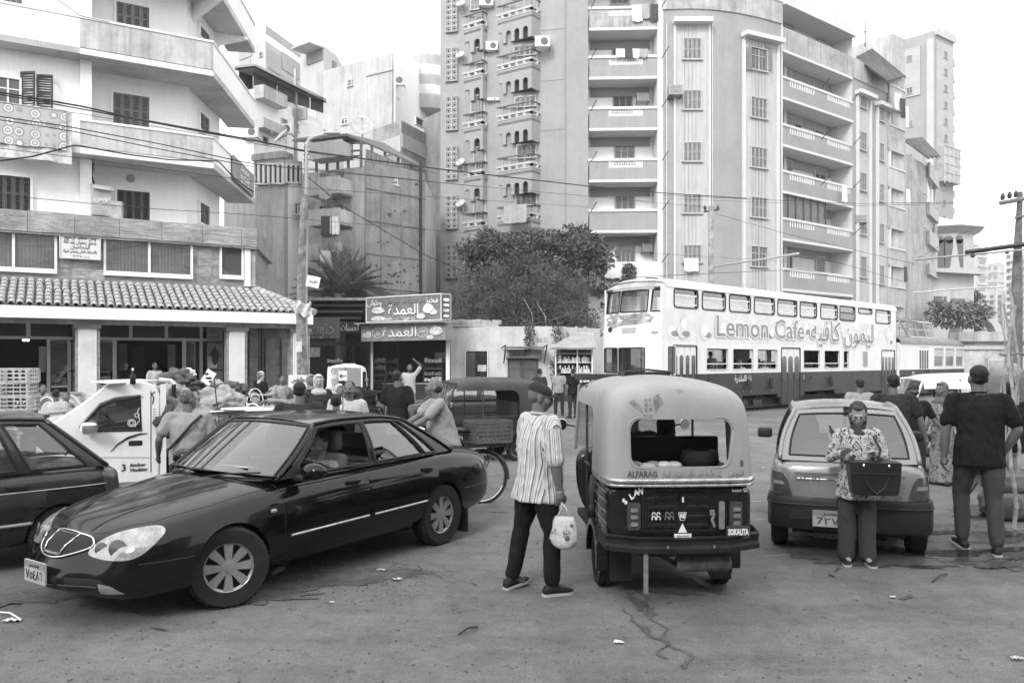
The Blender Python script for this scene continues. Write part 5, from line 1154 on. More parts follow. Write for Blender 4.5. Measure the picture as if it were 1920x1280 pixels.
m=lw.mb();a=lw.pos(0,941,652,.1);m.tube([a,a+V(.2,-.9,.1)],.03);m.tube([a+V(.2,-.9,.1),a+V(.1,-.05,-.7)],.03);a=lw.pos(0,1016,652,.1);m.tube([a,a+V(.2,-.9,.1)],.03);m.tube([a+V(.2,-.9,.1),a+V(.1,-.05,-.7)],.03);lw.part(m,'awning_bracket',ironm)
text('عبد المنعم الشافعى',.3,blackp,lw.t,lw.to(lw.pos(0,980,663,.34)),(1,0,0),(0,0,1),width=1.1);text('٤٥ ٤٥',.34,MATS['mid_blue_sign'],lw.t,lw.to(lw.pos(0,1018,637,.02)),(1,0,0),(0,0,1),width=.5)
for px,py in((935,686),(865,682),(1025,690)):lw.part(lw.box(0,px-5,px+5,py-5,py+5,.0,.012),'pasted_notice',cloths[3])
for k,px in enumerate((1056,1078,1094)):lw.part(lw.box(2,px,px+2,612,700,0,.12),'drain_pipe',plaster2)
kk=TH('kiosk','small street kiosk with packed shelves beside the tram front','kiosk',(*W2(1080,35),0))
x0,x1=W2(1042,35)[0],W2(1112,35)[0]
kk.part(kk.mb().b2(x0,x1,35.5,36.4,0,2.3),'body',dimin)
m=kk.mb();m.add([(x0-.3,34.6,2.35),(x1+.1,34.6,2.35),(x1+.1,36,3.1),(x0+.9,36,3.1)],[(0,1,2,3)]);m.add([(x0-.3,34.6,2.3),(x1+.1,34.6,2.3),(x1+.1,36,3.05),(x0+.9,36,3.05)],[(3,2,1,0)]);kk.part(m,'canopy',mat('kiosk_canopy',.3,.7,var=.2))
for z in(.8,1.25,1.7,2.1):kk.part(kk.mb().b2(x0+.05,x1-.05,35.2,35.5,z,z+.03),'shelf',white)
for px in(1042,1083,1111):x=W2(px,35)[0];kk.part(kk.mb().b2(x-.03,x+.03,35.1,35.2,0,2.3),'post',white)
rs=random.Random(21);ms=[MB(kk.Mi)for _ in range(3)]
for z in(.83,1.28,1.73):
 for k in range(26):x=x0+.08+k*(x1-x0-.2)/26;h=rs.uniform(.12,.32);ms[rs.randrange(3)].b2(x,x+.045,35.22,35.4,z,z+h)
for q,c in zip(ms,(cloths[0],cloths[3],signm)):stuff(kk.part(q,'goods',c))
def leaves(name,label,cat,cl_,n,size,m,seed=1,kind=None,parent=None,stemf=None,asp=2.2,droop=.3):
 """cl_: list of (centre, radii, weight); leaf-sized faces spread through each clump"""
 rg=np.random.default_rng(seed);w=np.array([c[2]for c in cl_],float);w/=w.sum()
 idx=rg.choice(len(cl_),n,p=w);C_=np.array([tuple(c[0])for c in cl_])[idx];R_=np.array([tuple(c[1])for c in cl_])[idx]
 d=rg.normal(size=(n,3));d/=np.linalg.norm(d,axis=1)[:,None];r=rg.random(n)**.42
 p=C_+d*R_*r[:,None];s_=size*rg.uniform(.6,1.35,n)
 ax_=d+rg.normal(size=(n,3))*.55;ax_[:,2]-=droop;ax_/=np.linalg.norm(ax_,axis=1)[:,None]
 t=rg.normal(size=(n,3));t-=ax_*(t*ax_).sum(1)[:,None];t/=np.linalg.norm(t,axis=1)[:,None]
 nrm=np.cross(ax_,t);L_=s_[:,None];Wd=L_/asp/2
 q=np.stack([p,p+ax_*L_*.45+t*Wd+nrm*L_*.06,p+ax_*L_,p+ax_*L_*.45-t*Wd+nrm*L_*.06],1).reshape(-1,3)
 me=bpy.data.meshes.new(name);me.vertices.add(len(q));me.vertices.foreach_set('co',q.ravel());me.loops.add(n*4);me.loops.foreach_set('vertex_index',np.arange(n*4));me.polygons.add(n);me.polygons.foreach_set('loop_start',np.arange(n)*4);me.polygons.foreach_set('loop_total',np.full(n,4));me.materials.append(m);me.update(calc_edges=True);me.validate()
 return link(name,me,parent,label if not cat else None)
def leafmat(name,base,rough=.5,var=.5):
 m=mat(name,base,rough,var=var,scale=.9);t=m.node_tree;b=t.nodes['Principled BSDF'];src=b.inputs['Base Color'].links[0].from_socket
 gi=t.nodes.new('ShaderNodeNewGeometry');r_=t.nodes.new('ShaderNodeMapRange');t.links.new(gi.outputs['Random Per Island'],r_.inputs[0]);r_.inputs[3].default_value=.55;r_.inputs[4].default_value=1.7
 mm=t.nodes.new('ShaderNodeMixRGB');mm.blend_type='MULTIPLY';mm.inputs[0].default_value=1;t.links.new(src,mm.inputs[1]);t.links.new(r_.outputs[0],mm.inputs[2]);t.links.new(mm.outputs[0],b.inputs['Base Color'])
 b.inputs['Roughness'].default_value=rough;return m
leafd=leafmat('ficus_leaf',.085,.42);leafl=leafmat('tamarisk_leaf',.085,.6);barkm=mat('bark',.14,.9,var=.3,scale=6,bump=.01)
vi=TH('climbing_vine','straggly climbing vine hanging over the corner of the low white building','vine',(*W2(1050,35.8),0))
cls=[(P(993+rs.uniform(-6,6),y,35.7),(.14,.1,.22),1)for y in range(612,655,7)]+[(P(1047+rs.uniform(-10,14),y,35.6),(.2,.1,.25),1)for y in range(615,720,9)]
L0=vi.L;cls=[(c-L0,r_,w)for c,r_,w in cls];leaves('foliage','',None,cls,1500,.11,leafd,5,parent=vi.t)
vi.part(vi.mb().tube([P(1050,730,35.8),P(1044,690,35.8),P(1052,640,35.8),P(1046,612,35.8)],.03),'stem',barkm)
tr=TH('broad_tree','big dark broad-leaved tree growing behind the low white building','tree',(*W2(985,42),0))
rs=random.Random(12);cls=[]
def inside(px,py):
 top={840:540,870:500,880:450,900:440,925:432,950:436,985:430,1010:426,1045:432,1080:422,1100:440,1130:450,1140:490,1145:530}
 ks=sorted(top);
 if px<ks[0]or px>ks[-1]:return False
 for a,b in zip(ks,ks[1:]):
  if a<=px<=b:return py>top[a]+(top[b]-top[a])*(px-a)/(b-a)+8
for k in range(520):
 px,py=rs.uniform(842,1143),rs.uniform(425,625)
 if not inside(px,py):continue
 if py>500 and k%3:continue
 if py<500 or k%4==0:
  D=42+rs.uniform(-2.2,2.5)*(1-abs(px-990)/190);r=rs.uniform(.3,.65);cls.append((P(px,py,D)-tr.L,(r*1.1,r,r*.8),r**2))
leaves('crown','',None,cls,15000,.26,leafd,3,parent=tr.t,asp=2.6)
m=tr.mb();base=V(*W2(985,42),0);m.tube([base,base+V(.1,0,1.5),base+V(-.1,0,3)],[.35,.28,.24],8);tr.part(m,'trunk',barkm)
for k in range(14):
 c=cls[rs.randrange(len(cls))][0]+tr.L;m=tr.mb();s0=base+V(0,0,rs.uniform(2,3.2));mid=s0.lerp(c,.5)+V(rs.uniform(-.4,.4),0,.3);m.tube([s0,mid,c],[.13,.08,.03],6);tr.part(m,'branch',barkm)
t2=TH('feathery_tree','grey feathery tamarisk tree in front of the dark broad-leaved crown','tree',(*W2(960,39.5),0));cls=[]
for k in range(520):
 px=rs.gauss(978,85);py=rs.uniform(478,632)if k<330 else rs.uniform(560,640)
 top=478+abs(px-985)*.45
 if py<top or px<838 or px>1118:continue
 D=39.6+rs.uniform(-1,1.6);r=rs.uniform(.25,.55);cls.append((P(px,py,D)-t2.L,(r,r,r),r**2))
leaves('crown','',None,cls,36000,.19,leafl,4,parent=t2.t,asp=5.5,droop=-.5)
base=V(*W2(960,39.5),0);m=t2.mb();m.tube([base,base+V(.3,0,1.6),base+V(.1,0,3)],[.25,.2,.15],8);t2.part(m,'trunk',barkm)
for k in range(16):
 c=cls[rs.randrange(len(cls))][0]+t2.L;m=t2.mb();s0=base+V(.1,0,rs.uniform(1.6,3));m.tube([s0,s0.lerp(c,.5)+V(rs.uniform(-.4,.4),0,.3),c],[.08,.05,.015],5);t2.part(m,'branch',barkm)
for k in range(2):
 a=P(1000+k*24,628,39);b=P(985+k*16+rs.uniform(-10,20),560+rs.uniform(-15,15),38.6);m=t2.mb();m.tube([a,a.lerp(b,.5)+V(.2,0,.1),b],[.05,.035,.01],5);t2.part(m,'branch',mat('pale_branch',.35,.9))
pt=TH('palm_tree','bushy date palm rising behind the dark shop roof','palm',(*W2(635,37.2),0));base=V(*W2(640,37.2),0);crown=P(640,560,37.2)
pt.part(pt.mb().tube([base,V(base.x,base.y,crown.z*.6),crown],[.3,.26,.28],10),'trunk',barkm)
palml=leafmat('palm_leaf',.15,.55,.3)
fl=[]
for k in range(64):
 az=k*2.399;el=R(86-(k/64)**.8*72);L_=2.6+.6*rs.random();pts=[]
 for j in range(9):
  t=j/8;r=L_*t;e=el-t*t*R(38+k);
  pts.append(crown+V(math.cos(az)*math.cos(el)*r*.95,math.sin(az)*math.cos(el)*r*.6,math.sin(el)*r-.42*t*t*L_*(.35+k/90)))
 m=pt.mb();m.tube(pts,[.03-.0028*j for j in range(9)],4,False)
 for j in range(1,8):
  for q_ in range(5):
   p=pts[j].lerp(pts[j+1]if j<8 else pts[j],q_/5);d=(pts[j+1]-pts[j-1]).normalized();sd_=d.cross(V(0,0,1));sd_=sd_.normalized()if sd_.length>.01 else V(1,0,0);upv=sd_.cross(d)
   for s__ in(-1,1):
    tip=p+(sd_*s__*.8+d*.75+upv*.25).normalized()*(.5 if j<6 else.32);w2_=d*.03
    m.add([p-w2_,p+w2_,tip],[(0,1,2)])
 pt.part(m,'frond',palml)
# POLES AND WIRES
def pole(name,label,pts,r,m,cat='pole'):
 t_=TH(name,label,cat,(pts[0].x,pts[0].y,0));t_.part(t_.mb().tube(pts,r,10),'shaft',m);return t_
D=19.5
lp=pole('street_lamp','slim street lamp pole with curved arm above a bark-wrapped lower shaft',[V(P(573,700,D).x,D,0),P(572,590,D),P(574,400,D),P(575,268,D)],[.07,.06,.045,.038],conc,'street lamp')
lp.part(lp.mb().tube([P(575,275,D),P(579,262,D),P(590,256,D),P(608,252,D)],.04),'arm',farm)
p=P(622,250,D);lp.part(lp.mb().ell(p,(.22,.1,.05)),'lamp_head',farm,smooth=True);lp.part(lp.mb().ell(P(575,270,D),(.05,.05,.05)),'bolt',farm)
lp.part(lp.mb().tube([V(P(570,700,D).x,D-.02,.0),P(565,590,D),P(567,470,D),P(572,366,D)],[.14,.13,.115,.09],9),'bark_wrap',mat('palm_bark',.2,.95,var=.5,scale=7,bump=.03,bscale=16))
pap=TH('paper_notice','white paper notice with Arabic writing tied to the lamp pole','notice',P(587,528,D-.2));a=P(587,528,D-.2)
pap.part(pap.mb().box(a,(.32,.01,.27),ry=R(12)),'paper',cloths[0]);text('للايجار',.1,blackp,pap.t,pap.to(a+V(0,-.012,0)),(1,0,-.2),(.2,0,1),width=.2)
pap=TH('paper_notice','small white notice on the shaft just below the canopy corner','notice',P(560,648,D-.25));a=P(561,650,D-.25);pap.part(pap.mb().box(a,(.13,.01,.25)),'paper',cloths[3]);pap=TH('cloth_scrap','white cloth bundle wound round the lamp pole at the canopy level','cloth',P(560,580,D-.1));pap.part(pap.mb().grid(lambda u,v:P(553+u*30,566+v*26,D-.25)+V(.02*math.sin(v*9),.05*math.sin(u*11+v*5),.05*math.sin(u*7)),12,8),'cloth_bundle',cloths[3])
tp=pole('tram_pole','tram wire pole with long bracket arm rising behind the tram roof',[V(P(1333,700,39).x,39,0),P(1333,386,39)],.13,mat('pole_paint',.3,.8,var=.4,scale=5))
tp.part(tp.mb().tube([P(1338,500,39),P(1380,493,37),P(1445,484,34.5),P(1497,475,32.5)],.05),'bracket_arm',farm);tp.part(tp.mb().tube([P(1320,397,39),P(1348,393,39)],.05),'crossbar',ironm)
for px in(1322,1334,1346):tp.part(tp.mb().lathe([(0,0),(.06,0),(.08,.12),(.04,.22),(0,.22)],8,P(px,394,39)),'insulator',ironm)
up_=pole('utility_pole','thick weathered utility pole with crossarm at the right edge',[V(P(1906,700,24).x,24,0),P(1906,560,24),P(1909,450,24),P(1913,360,24)],[.17,.16,.11,.07],mat('weathered_pole',.12,.9,var=.4,scale=4,bump=.01))
up_.part(up_.mb().tube([P(1876,381,23.8),P(1935,370,24)],.07,6),'crossarm',woodm)
for px,py in((1880,375),(1893,372),(1905,370)):up_.part(up_.mb().lathe([(0,0),(.05,0),(.07,.1),(.03,.2),(0,.2)],8,P(px,py,23.8)),'insulator',ironm)
up_.part(up_.mb().tube([P(1904,408,23.8),P(1925,404,24)],.04,6),'crossarm',woodm);up_.part(up_.mb().box(P(1907,470,23.7),(.16,.1,.35)),'clamp',ironm)
pp=pole('far_pole','distant utility pole with double crossarm among the hazy blocks',[V(P(1868,700,90).x,90,0),P(1868,540,90)],.16,plaster2);pp.part(pp.mb().tube([P(1856,540,90),P(1884,536,90)],.12,5),'crossarm',plaster2)
ba=TH('wire_bracket','dark square beam carrying the tram wires at the upper right edge','beam',P(1810,472,15));a,b=P(1810,473,16),P(1960,453,15);ba.part(ba.mb().tube([a,b],.045,4),'beam',ironm)
ba=TH('wire_bracket','thin tubular bracket arm with insulators below the dark square beam','beam',P(1716,487,22));ba.part(ba.mb().tube([P(1716,487,23),P(1800,479,22),P(1890,471,21),P(1960,465,20)],.03,6),'tube',steel)
for px,py in((1824,479),(1888,472)):ba.part(ba.mb().ell(P(px,py,21.7),(.06,.06,.06)),'insulator',ironm)
ba=TH('wire_bracket','lower thin bracket arm crossing in front of the villa wall','beam',P(1711,549,30));ba.part(ba.mb().tube([P(1711,549,30),P(1780,543,30),P(1856,538,30)],.035,5),'tube',farm)
def wire(pts,r,label,m=cable,n=10,name='overhead_cable'):
 pts=[P(*p)for p in pts];o=[]
 for i in range(len(pts)-1):
  for k in range(n):t=k/n;o.append(tuple(pts[i].lerp(pts[i+1],t)))
 o.append(tuple(pts[-1]));sm=[Vector(o[0])]+[(Vector(o[i-1])+Vector(o[i])*2+Vector(o[i+1]))/4 for i in range(1,len(o)-1)]+[Vector(o[-1])]
 tag(part(MB().tube(sm,r*.75,5),name,m),label,'cable','overhead wires over the street')
for pts,r,l in(([(-20,170,16),(155,200,17.5),(250,222,18.5),(475,263,20)],.028,'thick twisted cable crossing the middle balconies of the white block'),([(475,263,20),(570,283,21),(830,318,28),(1110,350,36),(1240,362,40),(1400,372,44)],.032,'thick cable continuing from the white block across the tower'),([(-20,174,16.2),(155,205,17.6),(380,248,19),(475,266,20.2)],.02,'second twisted cable just under the thick one at the left'),([(-20,190,16),(155,214,17),(480,270,20),(820,325,30)],.009,'thin wire under the twisted cables at the left'),([(-20,216,15),(130,238,16),(300,270,17),(475,308,18),(900,350,30)],.016,'cable running over the hung carpet and second balcony'),([(-20,222,15),(130,245,16),(300,280,17),(475,313,18)],.014,'lower cable of the pair over the hung carpet'),([(-20,304,15),(60,294,15.5),(140,272,16),(235,289,17),(320,300,18),(410,302,19),(440,335,20),(475,360,21)],.022,'sagging black cable looping below the second balcony'),([(-20,276,15),(155,297,16),(475,340,18),(560,352,19),(850,372,30),(1105,388,40)],.009,'thin wire crossing below the second balcony to the tower'),([(-20,364,15),(260,390,17),(475,403,19),(850,435,30),(1140,470,35),(1500,492,40)],.009,'thin low wire over the cafe parapet to the tram'),([(575,330,20),(640,385,22),(800,480,26),(960,545,30),(1080,580,34)],.016,'dark cable falling from the lamp pole across the brick flank and tree'),([(575,315,20),(850,345,28),(1340,390,39)],.010,'thin wire from the lamp pole to the tram pole'),([(1240,366,38),(1600,382,38),(1880,378,26)],.014,'long straight wire across the curved tower to the right utility pole'),([(1240,372,38),(1600,386,38),(1885,380,26)],.010,'thinner wire just below the long straight one to the right pole'),([(1340,400,39),(1480,440,36),(1715,495,32)],.012,'wire falling right from the tram pole over the curved balconies'),([(1150,522,26),(1300,514,30),(1500,505,36),(1700,545,36)],.014,'trolley wire above the tram roof'),([(1497,475,32.5),(1600,500,36),(1700,530,40)],.012,'wire from the bracket arm tip to the tram rear'),([(1716,487,23),(1800,440,24),(1893,395,24)],.008,'thin stay wire up to the right utility pole'),([(240,0,14),(0,-60,14)],.008,'thin wire at the upper left edge'),([(95,-10,20),(150,30,23),(205,42,24.3)],.014,'short dark wire reaching the top balcony parapet')):
 wire(pts,r,l)
# TRAM
tramw=mat('tram_cream_paint',.72,.42,var=.05,scale=.8,streak=.12,blotch=.04);tramd=mat('tram_dark_paint',.038,.4,var=.12,scale=.8,streak=.25);rubber=mat('black_rubber',.03,.7)
tglass=mglass('tram_glass',.6,1.5,.05);dglass=mglass('dirty_bright_glass',.55,1.5,.22,.05);under=mat('underframe',.03,.9,var=.4,scale=3)
T0=Vector((4.6,24.5,0));rzt=math.atan2(.687,.7266)
tdx=V(math.cos(rzt),math.sin(rzt),0);tdy=V(-math.sin(rzt),math.cos(rzt),0)
def tl(px,py=None):
 k=(px-960)/F;t=(k*T0.y-T0.x)/(tdx.x-k*tdx.y);D=T0.y+t*tdx.y;return t if py is None else(t,zat(D,py))
def wallh(mb,x0,x1,z0,z1,y0,y1,holes):
 xs=sorted(set([x0,x1]+[h for q in holes for h in q[:2]if x0<h<x1]))
 for a,b in zip(xs,xs[1:]):
  zz=z0
  for h in sorted([q for q in holes if q[0]<(a+b)/2<q[1]],key=lambda q:q[2]):
   if h[2]>zz:mb.b2(a,b,y0,y1,zz,h[2])
   zz=max(zz,h[3])
  if zz<z1:mb.b2(a,b,y0,y1,zz,z1)
 return mb
def frame_ring(mb,x0,x1,z0,z1,r,t,y0,y1,n=4):
 a=rounded(x0-t,x1+t,z0-t,z1+t,r+t,n);b=rounded(x0,x1,z0,z1,r,n);N=len(a)
 vs_=[(p[0],y0,p[1])for p in a]+[(p[0],y0,p[1])for p in b]+[(p[0],y1,p[1])for p in a]+[(p[0],y1,p[1])for p in b];fs=[]
 for i in range(N):
  j=(i+1)%N;fs+=[(i,N+i,N+j,j),(2*N+i,2*N+j,3*N+j,3*N+i),(i,j,2*N+j,2*N+i),(N+i,3*N+i,3*N+j,N+j)]
 return mb.add(vs_,fs)
def corner_fill(mb,x0,x1,z0,z1,r,y0,y1):
 for cx,cz,a0,px,pz in((x1-r,z1-r,0,x1,z1),(x0+r,z1-r,90,x0,z1),(x0+r,z0+r,180,x0,z0),(x1-r,z0+r,270,x1,z0)):
  mb.extr([(px,pz)]+[(cx+r*math.cos(R(a0+22.5*k)),cz+r*math.sin(R(a0+22.5*k)))for k in range(5)],(0,y0,0),(1,0,0),(0,0,1),(0,y1-y0,0))
dt=thing('double_deck_tram','white and dark double-deck tram with lemon cafe advertisement','tram',T0,rzt)
LT=18.3;WT=2.35;ZR=4.12
up=[(1263,1308.5),(1316,1360),(1367,1407),(1413.5,1452),(1457.5,1494),(1499.5,1531),(1538,1570),(1574,1603),(1609,1635),(1641.5,1669)]
lo=[(1324,1364.5),(1373.5,1412),(1420,1457),(1506,1537),(1545,1574),(1581,1591)]
ups=[(tl(a),tl(b),3.47 if i!=8 else 3.83,4.1-.02)for i,(a,b)in enumerate(up)];los=[(tl(a),tl(b),1.50,2.22)for a,b in lo]
doors=[(tl(1261),tl(1306)),(tl(1465),tl(1500)),(tl(1653),tl(1677))]
m=MB();wallh(m,.03,LT,1.37,4.12,0,.06,ups+los+[(a,b,1.37,2.25)for a,b in doors]);corners=m
for h in ups:corner_fill(m,*h,.09,.002,.058)
part(m,'upper_side',tramw,dt)
m=MB();wallh(m,.03,LT,.45,1.37,-.004,.056,[(a,b,.45,1.37)for a,b in doors]+[(tl(1392),tl(1458),.0,.58),(tl(1508),tl(1565),.0,.62)])
part(m,'lower_side',tramd,dt)
m=MB();wallh(m,.1,LT,.45,4.12,WT-.06,WT,[(h[0],h[1],h[2],h[3])for h in ups]+[(h[0],h[1],h[2],h[3])for h in los]);part(m,'far_side',tramw,dt)
m=MB();prof=[(-.02,4.10),(.0,4.24),(.12,4.34),(.35,4.40),(WT/2,4.45),(WT-.35,4.40),(WT-.12,4.34),(WT,4.24),(WT+.02,4.10)]
def rf(u,v):
 i=min(int(v*8),7);t=v*8-i;y=prof[i][0]*(1-t)+prof[i+1][0]*t;z=prof[i][1]*(1-t)+prof[i+1][1]*t
 k=max(0,1-u*LT/.62);x=.28+(LT-.28)*u-.22*k*(1-((y-WT/2)/(WT/2))**2);return V(x,y,4.1+(z-4.1)*(1-.35*k*k))
m.grid(rf,30,16);part(m,'roof',tramw,dt,smooth=True)
part(MB().b2(.1,LT,.06,WT-.06,4.05,4.1),'ceiling',dimin,dt);part(MB().b2(.1,LT,.06,WT-.06,2.45,2.52),'upper_floor',dimin,dt);part(MB().b2(.1,LT,.06,WT-.06,.7,.76),'floor',dimin,dt)
part(MB().b2(LT-.08,LT,.0,WT,.45,4.12),'rear_wall',tramw,dt)
for i,h in enumerate(ups):
 o=part(frame_ring(MB(),h[0]+.03,h[1]-.03,h[2]+.03,h[3]-.03,.09,.035,-.025,.01),'window',rubber,dt)
 if i==7:part(MB().b2(h[0]+.05,h[1]-.05,.02,.04,h[2]+.05,3.78),'louvre_panel',shutg,o);part(MB().b2(h[0]+.05,h[1]-.05,.02,.04,3.82,h[3]-.04),'vent_pane',tglass,o);continue
 zz=h[2]+(h[3]-h[2])*(.62 if i!=8 else 0.02)
 part(MB().b2(h[0]+.05,h[1]-.05,.03,.036,h[2]+.04,zz),'pane',dglass,o);part(MB().b2(h[0]+.05,h[1]-.05,.01,.028,zz,zz+.05),'sash_bar',white,o)
 part(MB().b2(h[0]+.05,h[1]-.05,.005,.028,h[2]+.1,h[2]+.135),'sash_bar',white,o);part(MB().b2(h[0]+.05,h[1]-.05,.04,.046,zz,h[3]-.04),'upper_pane',tglass,o)
for i,h in enumerate(los):
 o=part(frame_ring(MB(),h[0]+.02,h[1]-.02,h[2]+.02,h[3]-.02,.03,.03,-.02,.01,2),'window',alu,dt)
 part(MB().b2(h[0]+.02,h[1]-.02,.0,.03,1.68,1.71),'guard_bar',white,o)
for i,(a,b)in enumerate(doors):
 z1=2.27;d_=part(MB().b2(a,b,.05,.1,.2,z1),'door_frame',tramd,dt);n=4 if i!=1 else 3
 part(frame_ring(MB(),a+.01,b-.01,.2,z1,.03,.03,-.02,.05,2),'door_trim',rubber,d_)
 for k in range(n):
  x0,x1=a+(b-a)*k/n+.015,a+(b-a)*(k+1)/n-.015
  lf=part(MB().b2(x0,x1,.015,.045,1.37,z1-.03),'door_leaf',tramw,dt);part(MB().b2(x0,x1,.015,.045,.2,1.368),'leaf_lower',tramd,lf)
  q=MB();q.extr(rounded(x0+.05,x1-.05,1.05,1.98,(x1-x0)/2-.055,4),(0,.014,0),(1,0,0),(0,0,1),(0,-.01,0));part(q,'leaf_window',winm,lf)
def fpt(u,z,o=0):
 y=WT*u;x=-.28*(1-(2*u-1)**2)+(0 if z<2.6 else.24*(z-2.6)/1.5)-o;return V(x+.03,y,z)
def fcells(us,zs_,skip,m_,z0=None):
 m=MB()
 for i in range(len(us)-1):
  for j in range(len(zs_)-1):
   if(i,j)in skip:continue
   m.grid(lambda a,b:fpt(us[i]+(us[i+1]-us[i])*a,zs_[j]+(zs_[j+1]-zs_[j])*b),6,2,flip=True)
 return m
part(fcells([0,.05,.60,.64,.97,1],[.45,1.37],set(),tramd),'front_skirt',tramd,dt,smooth=True)
part(fcells([0,.22,.63,.66,.96,1],[1.37,1.42,2.2,2.6],{(1,1),(3,1)},tramw),'front_lower',tramw,dt,smooth=True)
part(fcells([0,.03,.17,.22,.65,.68,.97,1],[2.6,3.34,4.02,4.15],{(1,1),(3,1),(5,1)},tramw),'front_upper',tramw,dt,smooth=True)
for(u0,u1,z0,z1)in((.22,.63,1.42,2.2),(.66,.96,1.42,2.2),(.03,.17,3.34,4.02),(.22,.65,3.34,4.02),(.68,.97,3.34,4.02)):
 o=MB();o.grid(lambda a,b:fpt(u0+(u1-u0)*a,z0+(z1-z0)*b,-.02),8,2,flip=True);w_=part(o,'windscreen',dglass if z0>3 and u0>.6 else tglass,dt,smooth=True)
 f=MB();q=[fpt(u0+(u1-u0)*k/8,z0,.01)for k in range(9)]+[fpt(u1+(u0-u1)*k/8,z1,.01)for k in range(9)];f.tube(q+[q[0]],.022,4);part(f,'windscreen_seal',rubber,w_)
f=MB();f.grid(lambda a,b:fpt(a,4.03+.1*b,.012+.02*b),12,1,flip=True);
f.grid(lambda a,b:fpt(a,4.13,.03)*(1-b)+V(.5-.2*(1-(2*a-1)**2),WT*a,4.22+.2*(1-abs(2*a-1)**3))*b+V(0,0,.05*math.sin(math.pi*b)),12,4,flip=True);part(f,'roof_visor',mat('worn_grey_paint',.36,.7,var=.3,scale=2),dt,smooth=True)
f=MB()
for k in range(7):f.grid(lambda a,b:fpt(.36+.24*a,2.95+k*.05+.02*b,.02+.02*(1-b)),4,1,flip=True)
part(f,'vent_grille',mat('vent_grey',.35,.6),dt);f=MB();f.grid(lambda a,b:fpt(.35+.23*a,2.67+.17*b,.012),6,1,flip=True);part(f,'destination_box',MATS['vent_grey'],dt)
f=MB();f.lathe([(0,0),(.09,0),(.09,.03),(0,.03)],12,fpt(.82,2.8,.03),'X');part(f,'horn',rubber,dt)
f=MB();x0,x1=.30,.72;f.b2(x0,x1,-.012,.004,1.38,2.25);part(f,'cab_door',mat('cab_glass_dark',.1,.3,var=.3),dt);part(frame_ring(MB(),x0,x1,1.38,2.25,.05,.03,-.02,.0,3),'cab_door_trim',tramw,dt)
adg=mat('ad_grey',.26,.6,var=.1,scale=3);adl=mat('ad_pale',.60,.6,var=.06,scale=3);adw=mat('ad_white',.8,.6,var=.02);add_=mat('ad_stain',.27,.7,var=.6,scale=4)
rs=random.Random(31)
def disc(x,z,rx,rz_,mt,y=-.003,n=20,nm='printed_shape'):
 q=MB();q.add([(x+rx*math.cos(2*math.pi*k/n),y,z+rz_*math.sin(2*math.pi*k/n))for k in range(n)],[tuple(range(n))]);return part(q,nm,mt,dt)
part(MB().add([(.05,-.0015,2.42),(LT-.1,-.0015,2.42),(LT-.1,-.0015,3.42),(.05,-.0015,3.42)],[(0,1,2,3)]),'advert_band',mat('ad_band',.66,.6,var=.12,scale=1.6,blotch=.15),dt)
yy=-.002
for k in range(42):
 x=rs.uniform(.3,LT-.8);z=rs.uniform(2.7,3.15);r=rs.uniform(.15,.26);yy-=.0003
 disc(x,z,r,r,adw if k%2 else adl,yy);yy-=.0003;disc(x,z,r*.84,r*.84,adl if k%2 else adw,yy)
 if k%5==0:yy-=.0003;disc(x+.2,z-.1,.22,.09,adg,yy)
yy-=.001
def onside(px,py,y):x,z=tl(px,py);return V(x,y,z)
for(t,a,b,py,sz,ar)in(('Lemon Cafe',1341,1506,609,1.0,False),('ليمون كافيه',1519,1637,610,1.15,True)):
 c=onside((a+b)/2,py,yy-.004);c.x=(tl(a)+tl(b))/2;c.z=2.93
 text(t,sz,adw,dt,c+V(0,.002,0),(1,0,0),(0,0,1),ar=ar,width=(tl(b)-tl(a))*1.02,depth=.0005,bold=.05,name='letter_outline');text(t,sz,adg,dt,c+V(0,-.002,0),(1,0,0),(0,0,1),ar=ar,width=tl(b)-tl(a),depth=.0005,bold=.012)
text('ترام الاسكندرية',.3,whitel,dt,V(tl(1393),-.012,1.18),(1,0,0),(0,0,1),width=1.1,depth=.001);text('ا',.25,whitel,dt,V(tl(1507),-.012,1.15),(1,0,0),(0,0,1),depth=.001)
for(u0,u1,z0,z1,mt)in((.12,.5,2.95,3.3,add_),(.55,.95,2.85,3.3,add_),(.02,.2,2.8,3.0,adl),(.04,.14,2.62,2.72,adg)):
 f=MB();n=18;c=((u0+u1)/2,(z0+z1)/2);pts=[(c[0]+(u1-u0)/2*math.cos(2*math.pi*k/n)*(1+.2*math.sin(k*3+u0*9)),c[1]+(z1-z0)/2*math.sin(2*math.pi*k/n)*(1+.2*math.cos(k*2.3)))for k in range(n)]
 f.add([fpt(c[0],c[1],.008)]+[fpt(p[0],p[1],.008)for p in pts],[(0,(k+1)%n+1,k+1)for k in range(n)]);part(f,'worn_print',mt,dt)
part(MB().b2(tl(1618),tl(1626),-.02,.0,1.55,2.2),'side_vent',shutg,dt)
part(MB().b2(.2,LT-.2,.3,WT-.3,.2,.45),'underframe',under,dt);part(MB().b2(1,LT-1,.12,.3,.12,.2),'step_bar',under,dt)
for x in(tl(1400),tl(1440),tl(1520),tl(1555),16.2,17.4,1.2,2.4):
 for y in(.4,WT-.4):part(MB().lathe([(0,-.06),(.33,-.06),(.36,0),(.36,.04),(.33,.06),(0,.06)],18,(x,y,.36),'Y'),'wheel',under,dt)
for x in(tl(1403),tl(1430)):part(MB().b2(x-.3,x+.3,.2,.28,.12,.4),'axle_box',ironm,dt)
for k in range(14):
 x=2.6+k*1.08
 for z0 in(.76,2.52):part(MB().b2(x,x+.08,.15,1.0,z0+.4,z0+1.0),'seat_back',dimin,dt)
T1=T0+tdx*(LT+.35);d2=thing('tram_car','single-deck rear tram car with rooftop rack and rounded dark roof','tram',T1,rzt);L2=9.6
